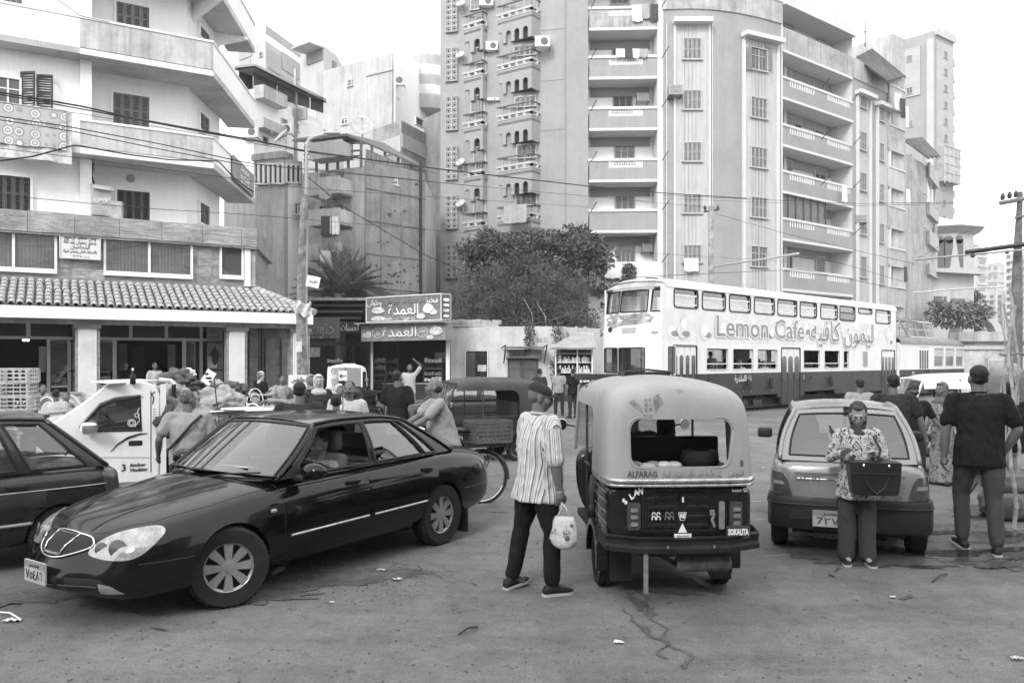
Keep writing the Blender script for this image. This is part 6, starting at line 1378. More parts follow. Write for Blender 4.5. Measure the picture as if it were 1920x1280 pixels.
def t2(px):return tl(px)-LT-.35
w2=[(1751,1769),(1772,1789),(1791.5,1806),(1808,1822)]
h2=[(t2(a),t2(b),1.52,2.45)for a,b in w2];dr2=(t2(1724),t2(1742))
m=MB();wallh(m,0,L2,1.37,2.65,0,.06,h2+[(dr2[0],dr2[1],1.37,2.5),(t2(1684),t2(1689),1.55,2.3)]);part(m,'upper_side',tramw,d2)
m=MB();wallh(m,0,L2,.45,1.37,-.004,.056,[(dr2[0],dr2[1],.45,1.37)]);part(m,'lower_side',tramd,d2)
part(MB().b2(0,L2,WT-.06,WT,.45,2.65),'far_side',tramw,d2);part(MB().b2(-.02,.04,0,WT,.45,2.65),'end_wall',tramw,d2);part(MB().b2(0,L2,.06,WT-.06,.7,.76),'floor',dimin,d2)
m=MB()
def rf2(u,v):
 a=math.pi*v;e=1-max(0,(u-.88)/.12)**2*.75;return V((L2+.1)*u,WT/2-(WT/2+.06)*math.cos(a)*1,2.62+.42*math.sin(a)**.7*e)
m.grid(rf2,24,14);part(m,'roof',mat('roof_grey',.2,.7,var=.25,scale=1.5),d2,smooth=True)
for i,h in enumerate(h2):
 o=part(frame_ring(MB(),h[0]+.02,h[1]-.02,h[2]+.02,h[3]-.02,.03,.03,-.02,.01,2),'window',alu,d2);part(MB().b2(h[0]+.02,h[1]-.02,.02,.03,2.03,h[3]-.02),'blind',mat('blind_pale',.5,.6,wave=(9,'Z',.15)),o);part(MB().b2(h[0]+.02,h[1]-.02,.04,.045,h[2],2.03),'pane',tglass,o)
for k in range(4):
 x0=dr2[0]+(dr2[1]-dr2[0])*k/4+.015;x1=dr2[0]+(dr2[1]-dr2[0])*(k+1)/4-.015;lf=part(MB().b2(x0,x1,.02,.05,1.37,2.5),'door_leaf',tramw,d2);part(MB().b2(x0,x1,.02,.05,.2,1.368),'leaf_lower',tramd,lf);part(MB().b2(x0+.05,x1-.05,.01,.02,1.4,2.3),'leaf_window',winm,lf)
part(MB().b2(.1,L2-.2,.3,WT-.3,.15,.45),'underframe',under,d2);text('٢٢٢',.25,whitel,d2,V(t2(1712),-.012,1.18),(1,0,0),(0,0,1),depth=.001)
f=MB()
def rl(a,b,r=.03):f.tube([a,b],r,4)
x0,x1=t2(1686),t2(1716);zb=2.95
for y in(.35,2.0):
 for x in(x0,(x0+x1)/2,x1):rl((x,y,zb),(x,y,3.75))
 rl((x0-.4,y,3.75),(x1+1.2,y,3.75));rl((x0,y,zb),((x0+x1)/2,y,3.75));rl((x1,y,zb),((x0+x1)/2,y,3.75));rl((x0,y,3.4),(x1,y,3.4))
for k in range(9):x=x0-.4+k*(x1-x0+1.6)/8;rl((x,.35,3.76),(x,2.0,3.76),.025)
for k in range(7):x=x0-.3+k*.4;rl((x,.2,3.8+.03*(k%3)),(x+1.1,2.1,3.86),.02)
stuff(part(f,'pantograph_rack',steel,d2))
f=MB();xa,xb=t2(1722),t2(1768)
for k in range(4):x=xa+(xb-xa)*k/3;rl((x+.3,.5,2.98),(x-.25,.5,3.75));rl((x+.3,1.9,2.98),(x-.25,1.9,3.75))
for y in(.5,1.9):rl((xa-.25,y,3.75),(xb-.25,y,3.75));rl((xa+.3,y,2.98),(xb+.3,y,2.98));rl((xa+.02,y,3.36),(xb+.02,y,3.36),.02)
part(f,'roof_frame',alu,d2)
for y in(.45,1.9):struct(part(MB(Matrix.Translation(T0)@Matrix.Rotation(rzt,4,'Z')).b2(-30,60,y-.04,y+.04,-.02,.012),'tram_rail',steel))
# CAR KIT
def car_box(rows,lev,lw,m=6,bF=.1,bR=.06,pF=None,pR=None,crown=2.2):
 n,l=len(rows)-1,len(lev)-1;idx={};vs_=[]
 def pos(i,j,k):
  x,w,zb,zs,zt=rows[i];f=-1+2*j/m;f=math.copysign(abs(f)**.8,f)if f else 0
  y=f*w*lw[k];z=zb+(zs-zb)*lev[k]
  if k==l:z=zs+(zt-zs)*(1-abs(f)**crown)
  if i==0:x+=bF*(1-f*f)+(pF[k]if pF else 0)
  elif i==n:x-=bR*(1-f*f)+(pR[k]if pR else 0)
  elif i==1 and pF:x+=pF[k]*.7
  elif i==n-1 and pR:x-=pR[k]*.7
  return(x,y,z)
 def g(i,j,k):
  if(i,j,k)not in idx:idx[(i,j,k)]=len(vs_);vs_.append(pos(i,j,k))
  return idx[(i,j,k)]
 fs=[]
 for i in range(n):
  for k in range(l):fs+=[(g(i,m,k),g(i,m,k+1),g(i+1,m,k+1),g(i+1,m,k)),(g(i,0,k),g(i+1,0,k),g(i+1,0,k+1),g(i,0,k+1))]
  for j in range(m):fs+=[(g(i,j,l),g(i+1,j,l),g(i+1,j+1,l),g(i,j+1,l)),(g(i,j,0),g(i,j+1,0),g(i+1,j+1,0),g(i+1,j,0))]
 for j in range(m):
  for k in range(l):fs+=[(g(0,j,k),g(0,j,k+1),g(0,j+1,k+1),g(0,j+1,k)),(g(n,j,k),g(n,j+1,k),g(n,j+1,k+1),g(n,j,k+1))]
 return MB().add(vs_,fs)
class Car:
 def __init__(s,name,label,loc,rz,sc,paint,cat='car'):
  s.t=thing(name,label,cat,loc,rz,None,sc);s.paint=paint
 def body(s,rows,lev,lw,wheels,rw,**k):
  o=part(car_box(rows,lev,lw,**k),'body',s.paint,s.t,smooth=True,sub=2);bake_local(o);c=MB()
  for x in wheels:
   for sy in(-1,1):c.lathe([(0,0),(rw,0),(rw,.34),(0,.34)],28,(x,sy*s.hw-(.34 if sy>0 else 0)+(.06 if sy>0 else-.06),s.rz_),'Y')
  s.b=o
  cut(o,flipY(c));o.data.polygons.foreach_set('use_smooth',[True]*len(o.data.polygons));o.data.set_sharp_from_angle(angle=R(50));s.tree=bvh(o);return o
 def side(s,poly,name,m,parent=None,off=.004,grid=(8,4),sides=(1,-1),cut_=None,**k):
  r=[]
  for sy in sides:
   mb=panel(s.tree,poly,(0,sy*2,0),(1,0,0),(0,0,1),(0,-sy,0),off,grid);r.append(part(mb,name,m,parent or s.t,smooth=True,**k));r[-1].data.set_sharp_from_angle(angle=R(40))
  return r
 def p3(s,pts,d,name,m,parent=None,off=.006,grid=(8,5),thick=.01,**k):
  d=Vector(d).normalized();ax=d.cross(V(0,0,1)).normalized();ay=ax.cross(d);c=sum((Vector(p)for p in pts),V(0,0,0))/len(pts);org=c-d*1.5
  poly=[((Vector(p)-c).dot(ax),(Vector(p)-c).dot(ay))for p in pts]
  o=part(panel(s.tree,poly,org,ax,ay,d,off,grid,thick),name,m,parent or s.t,smooth=True,**k);o.data.set_sharp_from_angle(angle=R(40));return o
def bake_local(o):
 p,l,r,sc=o.parent,o.location.copy(),o.rotation_euler.copy(),o.scale.copy();o.parent=None;bpy.context.view_layer.update();bake(o);o.parent=p;return o
def flipY(mb):return mb
def smoothpoly(pts,n=5):
 o=[];N=len(pts)
 for i in range(N):
  p0,p1,p2,p3=(Vector(pts[(i+k)%N])for k in(-1,0,1,2))
  for k in range(n):t=k/n;o.append(tuple(.5*((2*p1)+(p2-p0)*t+(2*p0-5*p1+4*p2-p3)*t*t+(p3-3*p2+3*p1-p0)*t**3)))
 return o
trim=mat('black_trim',.02,.5);tyrem=mat('tyre_rubber',.02,.8,var=.25,scale=8);rimm=mat('hubcap_silver',.30,.35,metal=.4,var=.15,scale=6);chrome=mat('chrome',.7,.12,metal=1,var=.05)
lampg=mat('lamp_lens',.27,.06,var=.55,scale=9,spec=1,coat=1);lampd=mat('tail_lamp',.06,.15,var=.3,scale=12,coat=.6);cabin=mat('cabin_dark',.025,.8);seatm=mat('seat_fabric',.09,.9,var=.2,scale=6)
cglass=mglass('car_glass',.55,1.55,.04);cglass2=mglass('car_glass_shiny',.35,1.6,.12)
def wheel(parent,x,y,r,w,side,rz=0,spokes=8,rimr=.62,name='wheel',z=None,rim=rimm):
 o=link(name,None,parent,None,(x,y,z or r));o.rotation_euler=(0,0,rz);s_=side
 pr=[(r*rimr,-w/2+.01),(r*.93,-w/2),(r*.985,-w/2+.025),(r,-w/2+.05),(r,w/2-.05),(r*.985,w/2-.025),(r*.93,w/2),(r*rimr,w/2-.01),(r*rimr-.01,0)]
 t_=MB().lathe(pr,40,axis='Y',closed=True)
 for k in range(44):
  a=2*math.pi*k/44
  for q in(-1,1):t_.box((math.cos(a)*(r-.003),q*w*.26,math.sin(a)*(r-.003)),(.012,w*.22,.022),ry=-a)
 part(t_,'tyre',tyrem,o,smooth=True).data.set_sharp_from_angle(angle=R(35))
 R_=r*rimr;yo=s_*(w/2-.035)
 m=MB().lathe([(0,yo*.4),(R_,yo*.4)],32,axis='Y');part(m,'rim_backing',cabin,o)
 m=MB();m.lathe([(R_*.9,yo*.85),(R_*1.0,yo*1.12),(R_*1.04,yo*1.0),(R_*1.0,yo*.4)],40,axis='Y');m.lathe([(0,yo*1.12),(R_*.2,yo*1.12),(R_*.3,yo*1.05),(R_*.32,yo*.5)],24,axis='Y')
 for k in range(spokes):
  a=2*math.pi*k/spokes;a0,a1=.30,.20
  f=lambda rr,da,yy:(rr*math.cos(a+da),yy,rr*math.sin(a+da))
  m.add([f(R_*.28,-.42,yo*1.06),f(R_*.28,.42,yo*1.06),f(R_*.95,a1,yo*1.04),f(R_*.95,-a1,yo*1.04),f(R_*.28,-.42,yo*.6),f(R_*.28,.42,yo*.6),f(R_*.95,a1,yo*.6),f(R_*.95,-a1,yo*.6)],[(0,1,2,3),(4,7,6,5),(0,4,5,1),(1,5,6,2),(2,6,7,3),(3,7,4,0)])
 part(m,'rim',rim,o,smooth=True).data.set_sharp_from_angle(angle=R(30));return o
def greenhouse(car,xfb,xfr,xrr,xrb,wb,wr,zb,zr,wins,bow=(.14,.06,.05,.08),crown=.045,zrf=-.03,zrr=-.05,gl=None,open_=None,rear_in=(.0,.0),pill=None):
 """zb(s) belt height; wins: list of (s0, s1) in side coordinates, 0 = windscreen pillar, 1 = rear pillar"""
 gl=gl or cglass;pt_=car.paint
 def B(s,sy):y=wb*(1-.07*max(0,(s-.55)/.45)**2-.05*max(0,(.25-s)/.25)**2);return V(xfb+(xrb-xfb)*s,sy*y,zb(s))
 def T(s,sy):
  z=zr+zrf*max(0,1-s*3)**2+zrr*max(0,(s-.55)/.45)**2;return V(xfr+(xrr-xfr)*s,sy*wr*(1-.05*max(0,(s-.6)/.4)),z)
 def sd(s,t,sy):return B(s,sy).lerp(T(s,sy),t)+V(0,sy*.035*math.sin(math.pi*t),0)
 t0,t1=.05,.90
 for sy in(1,-1):
  ss=sorted(set([0,1]+[x for w in wins for x in w]));m=MB()
  for a,b in zip(ss,ss[1:]):
   for(ta,tb,k)in((0,t0,1),(t0,t1,5),(t1,1,1)):
    if(ta,tb)==(t0,t1)and any(w[0]<=a and b<=w[1]for w in wins):continue
    m.grid(lambda u,v:sd(a+(b-a)*u,ta+(tb-ta)*v,sy),6,k,flip=(sy<0))
  part(m,'pillars',pt_,car.t,smooth=True)
  for i,(a,b)in enumerate(wins):
   q=[sd(a+(b-a)*k/10,t0,sy)for k in range(10)]+[sd(b,t0+(t1-t0)*k/5,sy)for k in range(5)]+[sd(b+(a-b)*k/10,t1,sy)for k in range(10)]+[sd(a,t1+(t0-t1)*k/5,sy)for k in range(5)]
   ws=part(MB().tube(q+[q[0],q[1]],.013,5,False),'window',trim,car.t)
   if open_==(i,sy):continue
   part(MB().grid(lambda u,v:sd(a+(b-a)*u,t0+(t1-t0)*v,sy)-V(0,sy*.012,0),8,4,flip=(sy<0)),'side_glass',gl,ws,smooth=True)
 def wsf(u,t):
  a,b=sd(0,t,1),sd(0,t,-1);p=a.lerp(b,u);k=(1-(2*u-1)**2);return p+V((bow[0]*(1-t)+bow[1]*t)*k,0,.035*t*k)
 def rsf(u,t):
  a,b=sd(1,t,1),sd(1,t,-1);p=a.lerp(b,u);k=(1-(2*u-1)**2);return p-V((bow[3]*(1-t)+bow[2]*t)*k,0,-.03*t*k)
 def rof(u,v):
  a,b=T(u,1),T(u,-1);p=a.lerp(b,v);k=1-abs(2*v-1)**2.4;return p+V((bow[1]*max(0,1-u*4)**1.5-bow[2]*max(0,(u-.75)*4)**1.5)*(1-(2*v-1)**2),0,crown*k)
 part(MB().grid(rof,24,16),'roof',pt_,car.t,smooth=True)
 for nm,f,fl,(e0,e1,b0,b1)in(('windscreen',wsf,False,(.03,.97,.04,.95)),('rear_window',rsf,True,(.07,.93,.10,.9))):
  g_=part(MB().grid(lambda u,v:f(e0+(e1-e0)*u,b0+(b1-b0)*v),16,8,flip=fl),nm,gl,car.t,smooth=True)
  m=MB()
  for(ua,ub,va,vb)in((0,1,0,b0),(0,1,b1,1),(0,e0,b0,b1),(e1,1,b0,b1)):m.grid(lambda u,v:f(ua+(ub-ua)*u,va+(vb-va)*v),12 if ub-ua>.5 else 1,6,flip=fl)
  part(m,nm+'_frame',pt_,g_,smooth=True)
  q=[f(e0+(e1-e0)*k/12,b0)for k in range(13)]+[f(e1,b0+(b1-b0)*k/6)for k in range(1,7)]+[f(e1+(e0-e1)*k/12,b1)for k in range(1,13)]+[f(e0,b1+(b0-b1)*k/6)for k in range(1,7)]
  part(MB().tube(q,.011,5,False),'seal',trim,g_)
 for sy in(1,-1):
  for s in(0,1):
   part(MB().tube([sd(s,t/8,sy)for t in range(9)],.022,8),'pillar_edge',pt_,car.t,smooth=True)
  part(MB().tube([T(s/16,sy)for s in range(17)],.02,8),'roof_rail',pt_,car.t,smooth=True)
 car.sd=sd;car.ws=wsf;car.rs=rsf;return car
def seats(car,xs,w=.25,zt=1.2,y=.37,head=True,m=seatm):
 for x in xs:
  for sy in(1,-1):
   q=MB();q.box((x,sy*y,zt-.45),(.14,w*1.9,.75),ry=R(-12));o=part(q,'seat',m,car.t,bevel=.05,smooth=True)
   if head:q=MB();q.box((x-.1,sy*y,zt+.03),(.1,.26,.2));part(q,'head_rest',m,o,bevel=.04,smooth=True)
def plate(par,c,ax,w,h,txt,label=None,top='مصر'):
 ax=Vector(ax).normalized();up=V(0,0,1);nn_=ax.cross(up);c=Vector(c);m=MB();a=ax*w/2;b=up*h/2
 q=[c-a-b,c+a-b,c+a+b,c-a+b];m.add([p+nn_*.006 for p in q]+[p-nn_*.008 for p in q],[(0,1,2,3),(7,6,5,4),(0,4,5,1),(1,5,6,2),(2,6,7,3),(3,7,4,0)])
 o=part(m,'number_plate',mat('plate_white',.4,.5,var=.15,scale=8),par);m=MB();m.add([p+nn_*.0075 for p in(c-a+b*.35,c+a+b*.35,c+a+b,c-a+b)],[(0,1,2,3)]);part(m,'plate_header',mat('plate_grey',.25,.5),o)
 text(txt,h*.62,blackp,o,c-b*.32+nn_*.009,ax,up,width=w*.8,depth=.001,name='plate_digits');text(top,h*.3,blackp,o,c+b*.67+nn_*.01,ax,up,width=w*.5,depth=.001,name='plate_words')
paint=mat('black_car_paint',.004,.14,var=.1,coat=.3,spec=.22)
b0_=paint.node_tree.nodes['Principled BSDF'];b0_.inputs['Roughness'].default_value=.12
fl_,rl_=G(421,1134),G(815,1018);hd=math.atan2(fl_.y-rl_.y,fl_.x-rl_.x);SC=(fl_-rl_).length/2.57
ctr=(fl_+rl_)/2;side_n=V(-math.sin(hd),math.cos(hd),0);ctr=ctr-side_n*(.72*SC)
sdn=Car('black_sedan','glossy black four door sedan with open driver window turning in the foreground',ctr,hd,SC,paint);sdn.hw=.85;sdn.rz_=.32
rows=[(2.16,.42,.22,.58,.63),(2.12,.62,.20,.60,.66),(1.99,.755,.19,.65,.735),(1.70,.83,.19,.73,.83),(1.285,.855,.19,.80,.91),(1.0,.86,.19,.845,.955),(.7,.86,.2,.87,.98),(.1,.86,.2,.90,.98),(-.6,.86,.2,.925,.99),(-1.285,.86,.21,.955,1.02),(-1.65,.85,.23,.945,1.0),(-1.98,.82,.25,.915,.985),(-2.2,.76,.28,.88,.95),(-2.3,.62,.32,.82,.88)]
sdn.body(rows,[0,.18,.42,.62,.84,1],[.86,.985,1.0,1.0,.975,.90],(1.285,-1.285),.34,bF=.13,bR=.09,pF=[-.06,.035,.045,-.01,-.045,-.10],pR=[-.06,.02,.03,.0,.0,-.04])
zbf=lambda s:.915+.06*s-.02*s*s
greenhouse(sdn,.80,.26,-.95,-1.56,.775,.585,zbf,1.375,[(.055,.455),(.485,.795),(.81,.885)],open_=(0,1),bow=(.24,.08,.06,.12),zrr=-.06,gl=mglass('sedan_glass',.42,1.45,.10))
for x in(1.285,-1.285):
 for sy in(1,-1):
  wheel(sdn.t,x,sy*.745,.315,.195,sy,R(-22)if x>0 else 0)
part(MB().b2(-1.9,1.8,-.55,.55,.17,.5),'underbody',cabin,sdn.t)
fd=sdn.side([(.78,.27),(-.20,.27),(-.20,.5),(-.20,.915),(.3,.905),(.74,.885),(.79,.8)],'front_door',paint,off=.003,grid=(10,6))
rd=sdn.side([(-.225,.27),(-.86,.27),(-1.0,.52),(-1.19,.66),(-1.22,.94),(-.7,.935),(-.225,.92)],'rear_door',paint,off=.003,grid=(10,6))
for(x0,x1,dd)in((-.10,.07,fd),(-1.12,-.95,rd)):
 for i,sy in enumerate((1,-1)):
  h=sdn.tree.ray_cast(V((x0+x1)/2,sy*2,.81),V(0,-sy,0))[0];yb=h.y
  q=MB();q.ell(((x0+x1)/2,yb+sy*.0,.81),(.085,.014,.036),16,8);part(q,'handle_cup',trim,dd[i],smooth=True);q=MB();q.tube([(x0,yb+sy*.004,.825),(x0+.03,yb+sy*.028,.83),(x1-.03,yb+sy*.028,.83),(x1,yb+sy*.004,.825)],.013,6);part(q,'handle',paint,dd[i],smooth=True)
for i,sy in enumerate((1,-1)):
 for dd,pts in((fd,[(.74,.47),(-.17,.49)]),(rd,[(-.25,.49),(-1.0,.505)])):
  q=seam(sdn.tree,pts,(0,sy*2,0),(1,0,0),(0,0,1),(0,-sy,0),.010,push=.006,n=14);part(q,'chrome_strip',mat('strip_silver',.45,.3,metal=.6),dd[i])
fs_=seam(sdn.tree,[(.79,.9),(.80,.72),(.79,.27)],(0,2,0),(1,0,0),(0,0,1),(0,-1,0),.004,push=-.001);part(fs_,'panel_gap',trim,sdn.t)
part(seam(sdn.tree,[(1.62,.47),(1.9,.47),(2.0,.47)],(0,2,0),(1,0,0),(0,0,1),(0,-1,0),.005,push=0),'bumper_gap',trim,sdn.t)
part(seam(sdn.tree,[(-1.63,.55),(-2.05,.55),(-2.2,.55)],(0,2,0),(1,0,0),(0,0,1),(0,-1,0),.005),'bumper_gap',trim,sdn.t)
for sy in(1,-1):
 part(seam(sdn.tree,[(.86,sy*.72),(1.4,sy*.69),(1.8,sy*.60),(2.02,sy*.40),(2.07,sy*.25)],(0,0,3),(1,0,0),(0,1,0),(0,0,-1),.005,n=10,push=-.002),'bonnet_gap',trim,sdn.t)
 part(seam(sdn.tree,[(1.1,sy*.50),(1.5,sy*.40),(1.9,sy*.27),(2.06,sy*.2)],(0,0,3),(1,0,0),(0,1,0),(0,0,-1),.012,n=12,push=-.006),'bonnet_crease',paint,sdn.t,smooth=True)
 part(MB().ell((.92,sy*.864,.70),(.035,.01,.018)),'side_repeater',lampg,sdn.t,smooth=True)
hl=[(2.17,.36,.525),(2.12,.50,.495),(2.05,.66,.50),(1.985,.735,.54),(1.91,.775,.62),(1.86,.785,.69),(1.88,.74,.73),(1.96,.64,.72),(2.08,.50,.675),(2.16,.39,.60)]
for sy in(1,-1):
 pts=smoothpoly([(a,b*sy,c)for a,b,c in hl],4)
 if sy<0:pts=pts[::-1]
 o=sdn.p3(pts,(-.75,-.62*sy,-.25),'headlamp',lampg,off=.008,grid=(10,6))
 for(cx,cy,cz,r)in((2.06,.57,.575,.066),(2.12,.44,.565,.05)):
  h=sdn.tree.ray_cast(V(cx,cy*sy,cz)-V(-.75,-.62*sy,-.2)*1,V(-.75,-.62*sy,-.2).normalized())
  if h[0]:c=h[0]+V(.75,.62*sy,.2).normalized()*.004;q=MB();n_v=V(.8,.55*sy,.1).normalized();a_=n_v.cross(V(0,0,1)).normalized();b_=a_.cross(n_v);q.add([c+n_v*.006]+[c+(a_*math.cos(2*math.pi*k/16)+b_*math.sin(2*math.pi*k/16))*r+n_v*.011 for k in range(16)],[(0,k+1,(k+1)%16+1)for k in range(16)]);part(q,'reflector',chrome,o)
 part(MB().tube([Vector(p)for p in[]]or[(0,0,.5),(0,.001,.5)],.001,3),'bulb',chrome,o)if False else None
gr=[(2.22,-.33,.565),(2.19,-.15,.50),(2.2,0,.485),(2.19,.15,.50),(2.16,.33,.565),(2.13,.30,.625),(2.14,.13,.645),(2.14,0,.65),(2.14,-.13,.645),(2.13,-.30,.625)]
go=sdn.p3(smoothpoly(gr,4),(-1,0,0),'grille',cabin,off=.005)
def onbody(y,z,d=(-1,0,0),o=.01):h=sdn.tree.ray_cast(V(3.5,y,z),Vector(d));return(h[0]-Vector(d)*o)if h[0]else V(2.21,y,z)
part(MB().tube([onbody(p[1],p[2],o=.012)for p in smoothpoly(gr,5)]+[onbody(gr[0][1],gr[0][2],o=.012)],.008,6),'chrome_ring',chrome,go,smooth=True)
for sy in(1,-1):part(MB().tube([onbody(sy*.10,.50,o=.014),onbody(sy*.13,.57,o=.014),onbody(sy*.15,.645,o=.014)],.007,6),'chrome_divider',chrome,go,smooth=True)
q=MB()
for k in range(-9,10):y=k*.011;q.tube([onbody(y,.505,o=.008),onbody(y*1.1,.64,o=.008)],.003,4)
stuff(part(q,'grille_bars',rimm,go))
sdn.p3([(2.2,y,z)for y,z in rounded(-.55,.55,.27,.37,.04)],(-1,0,0),'lower_intake',cabin,off=.003)
for z in(.31,):part(MB().tube([onbody(y/10,z,o=.006)for y in range(-5,6)],.008,5),'intake_bar',paint,sdn.t)
for sy in(1,-1):
 pts=[(2.16,sy*.50,.26),(2.08,sy*.66,.265),(2.14,sy*.6,.325),(2.16,sy*.50,.34)]
 sdn.p3(pts if sy>0 else pts[::-1],(-.85,-.5*sy,0),'fog_lamp',mat('fog_lens',.25,.15,var=.4,scale=15,coat=.8),off=.004)
c=onbody(-.02,.385,o=.03);plate(sdn.t,(c.x+.01,-.02,.385),(0,1,0),.30,.155,'٧٥٤٨٦')
for sy in(1,-1):
 o=MB();o.rings([[V(x0,sy*(y0+ry*math.cos(a)*k),z0+rz2*math.sin(a)*k)for a in[2*math.pi*j/14 for j in range(14)]]for(x0,y0,ry,z0,rz2,k)in((.64,.93,.125,.985,.075,.35),(.62,.93,.125,.985,.075,.8),(.57,.93,.125,.985,.075,1),(.51,.93,.125,.985,.075,.98))]);mm_=part(o,'wing_mirror',paint,sdn.t,smooth=True)
 part(MB().box((.60,sy*.83,.93),(.12,.14,.05)),'mirror_foot',trim,mm_,bevel=.015);part(MB().ell((.507,sy*.93,.985),(.004,.11,.06)),'mirror_glass',chrome,mm_)
 part(MB().add([V(.80,sy*.795,.93),V(.52,sy*.80,.935),V(.60,sy*.765,1.06)],[(0,1,2)]),'mirror_panel',trim,mm_)
for(y0,y1,x0)in((.12,.62,1.12),(-.45,.02,1.16)):
 a=sdn.ws((.775-y0)/1.55,.0)+V(.03,0,.012);b=sdn.ws((.765-y1)/1.53,.10)+V(.02,0,.02);part(MB().tube([a,a.lerp(b,.5)+V(.01,0,.015),b],.008,5),'wiper',trim,sdn.t)
seats(sdn,(-.05,),zt=1.13);q=MB();q.box((-.95,0,.95),(.16,1.2,.4),ry=R(-15));part(q,'rear_seat',seatm,sdn.t,bevel=.05,smooth=True)
part(MB().add([V(.83,-.74,.955),V(1.02,0,.98),V(.83,.74,.955),V(.45,.72,.97),V(.45,-.72,.97)],[(0,4,3,2,1)]),'dashboard',cabin,sdn.t)
q=MB();q.lathe([(.17,0),(.185,.012),(.17,.024),(.155,.012)],24,closed=True);o=part(q,'steering_wheel',trim,sdn.t,smooth=True);o.location=(.42,.36,.95);o.rotation_euler=(0,R(-65),0)
q=MB();q.box((.78,.25,1.0),(.16,.34,.004),ry=R(-8));part(q,'dashboard_paper',cloths[0],sdn.t)
pts=[(-2.3,.46,.62),(-2.22,.70,.62),(-2.1,.80,.66),(-2.05,.81,.80),(-2.18,.74,.84),(-2.31,.5,.82)]
for sy in(1,-1):q_=[(a,b*sy,c)for a,b,c in pts];sdn.p3(q_,(.7,-.7*sy,0),'tail_lamp',lampd,off=.006)
for x in(.98,-.92):
 part(MB().box((x-.02 if x>0 else x-.78+.0,.74,.19),(.02,.2,.26)),'mud_flap',trim,sdn.t)if x<0 else None
gp=mat('grey_silver_paint',.24,.3,metal=.35,var=.05,coat=.6,scale=1)
sh_=Car('grey_hatchback','dusty silver-grey hatchback parked with its back to the camera behind the woman',(0,0,0),R(70.5),.97,gp);SCh=.97
fw_=V(math.cos(R(70.5)),math.sin(R(70.5)),0);sh_.t.location=V(*W2(1592,7.2),0)+fw_*(1.66*SCh)
sh_.hw=.715;sh_.rz_=.27
rows=[(1.62,.45,.3,.62,.66),(1.56,.60,.26,.68,.73),(1.3,.68,.22,.78,.86),(1.1,.70,.2,.82,.90),(.6,.71,.2,.86,.95),(0,.715,.2,.87,.95),(-.6,.715,.2,.875,.95),(-1.1,.715,.22,.88,.95),(-1.4,.70,.26,.88,.93),(-1.56,.665,.32,.87,.90),(-1.60,.56,.36,.84,.87)]
sh_.body(rows,[0,.2,.42,.62,.84,1],[.88,.985,1.0,1.0,.985,.955],(1.12,-1.12),.29,bF=.06,bR=.03,pR=[-.03,.0,.02,.0,-.005,-.03])
greenhouse(sh_,.85,.35,-1.12,-1.50,.66,.50,lambda s:.875+.02*s,1.385,[(.06,.46),(.5,.92)],bow=(.12,.05,.05,.06),zrr=-.03,gl=mglass('hatch_glass',.62,1.5,.06))
for x in(1.12,-1.12):
 for sy in(1,-1):wheel(sh_.t,x,sy*.62,.27,.16,sy)
part(MB().b2(-1.5,1.4,-.5,.5,.2,.5),'underbody',cabin,sh_.t)
RB=(1,0,0)
def rear(car,poly,name,m,off=.006,grid=(10,5),par=None,x=-3):
 o=part(panel(car.tree,poly,(x,0,0),(0,-1,0),(0,0,1),(1,0,0),off,grid,.015),name,m,par or car.t,smooth=True);o.data.set_sharp_from_angle(angle=R(40));return o
bq=MB();bpth=[V(-1.30,.725,0),V(-1.52,.725,0),V(-1.63,.69,0),V(-1.685,.58,0),V(-1.71,.3,0),V(-1.715,0,0)];bpth=bpth+[V(p.x,-p.y,0)for p in bpth[::-1][1:]]
bq.rings([[V(p.x*k,p.y*k if abs(p.y)>.1 else p.y,z)for k,z in((.985,.265),(.997,.29),(1,.40),(1,.53),(.99,.565),(.9,.565),(.9,.265))]for p in bpth]);bm=part(bq,'bumper',mat('grey_black_bumper',.022,.5,var=.2,scale=3),sh_.t,smooth=True);bm.data.set_sharp_from_angle(angle=R(40))
part(MB().tube([V(p.x*1.002,p.y*1.002,.50)for p in bpth],.010,6),'bumper_ridge',MATS['grey_black_bumper'],bm)
rear(sh_,rounded(.36,.56,.33,.40,.02),'bumper_vent',cabin,off=.078,par=bm)if False else part(MB().b2(-1.712,-1.66,.32,.52,.36,.44),'bumper_recess',cabin,bm)
tg_=rear(sh_,[(-.56,.565),(.56,.565),(.565,.6),(.50,.84),(-.50,.84),(-.565,.6)],'tailgate',gp,off=.006)
rear(sh_,[(-.48,.775),(.48,.775),(.48,.79),(-.48,.79)],'tailgate_ridge',mat('grey_dark_trim',.14,.5),off=.016,grid=(12,1),par=tg_)
text('UZ KI',.075,MATS['grey_dark_trim'],tg_,(-1.8,.36,.745),(0,-1,0),(0,0,1),ar=False,proj=(sh_.tree,(1,0,0),.018),width=.22,bold=.002)
part(seam(sh_.tree,[(-.46,.735),(.1,.735)],(-3,0,0),(0,-1,0),(0,0,1),(1,0,0),.006,push=.012),'trim_line',chrome,tg_)
for sy in(1,-1):
 q=[(sy*.69,.575),(sy*.50,.575),(sy*.535,.70),(sy*.58,.775),(sy*.69,.785)];q=q if sy<0 else q[::-1]
 o=rear(sh_,q,'tail_lamp',lampd,off=.014);rear(sh_,[(sy*.655,.665),(sy*.565,.665),(sy*.58,.70),(sy*.655,.70)][::-sy],'lamp_segment',mat('lamp_grey',.2,.2,coat=.8),off=.02,par=o)
plate(sh_.t,(-1.735,.15,.385),(0,-1,0),.34,.15,'7٢٧٣');rear(sh_,[(-.36,.28),(.06,.28),(.06,.48),(-.36,.48)],'plate_recess',cabin,off=.004,par=bm)
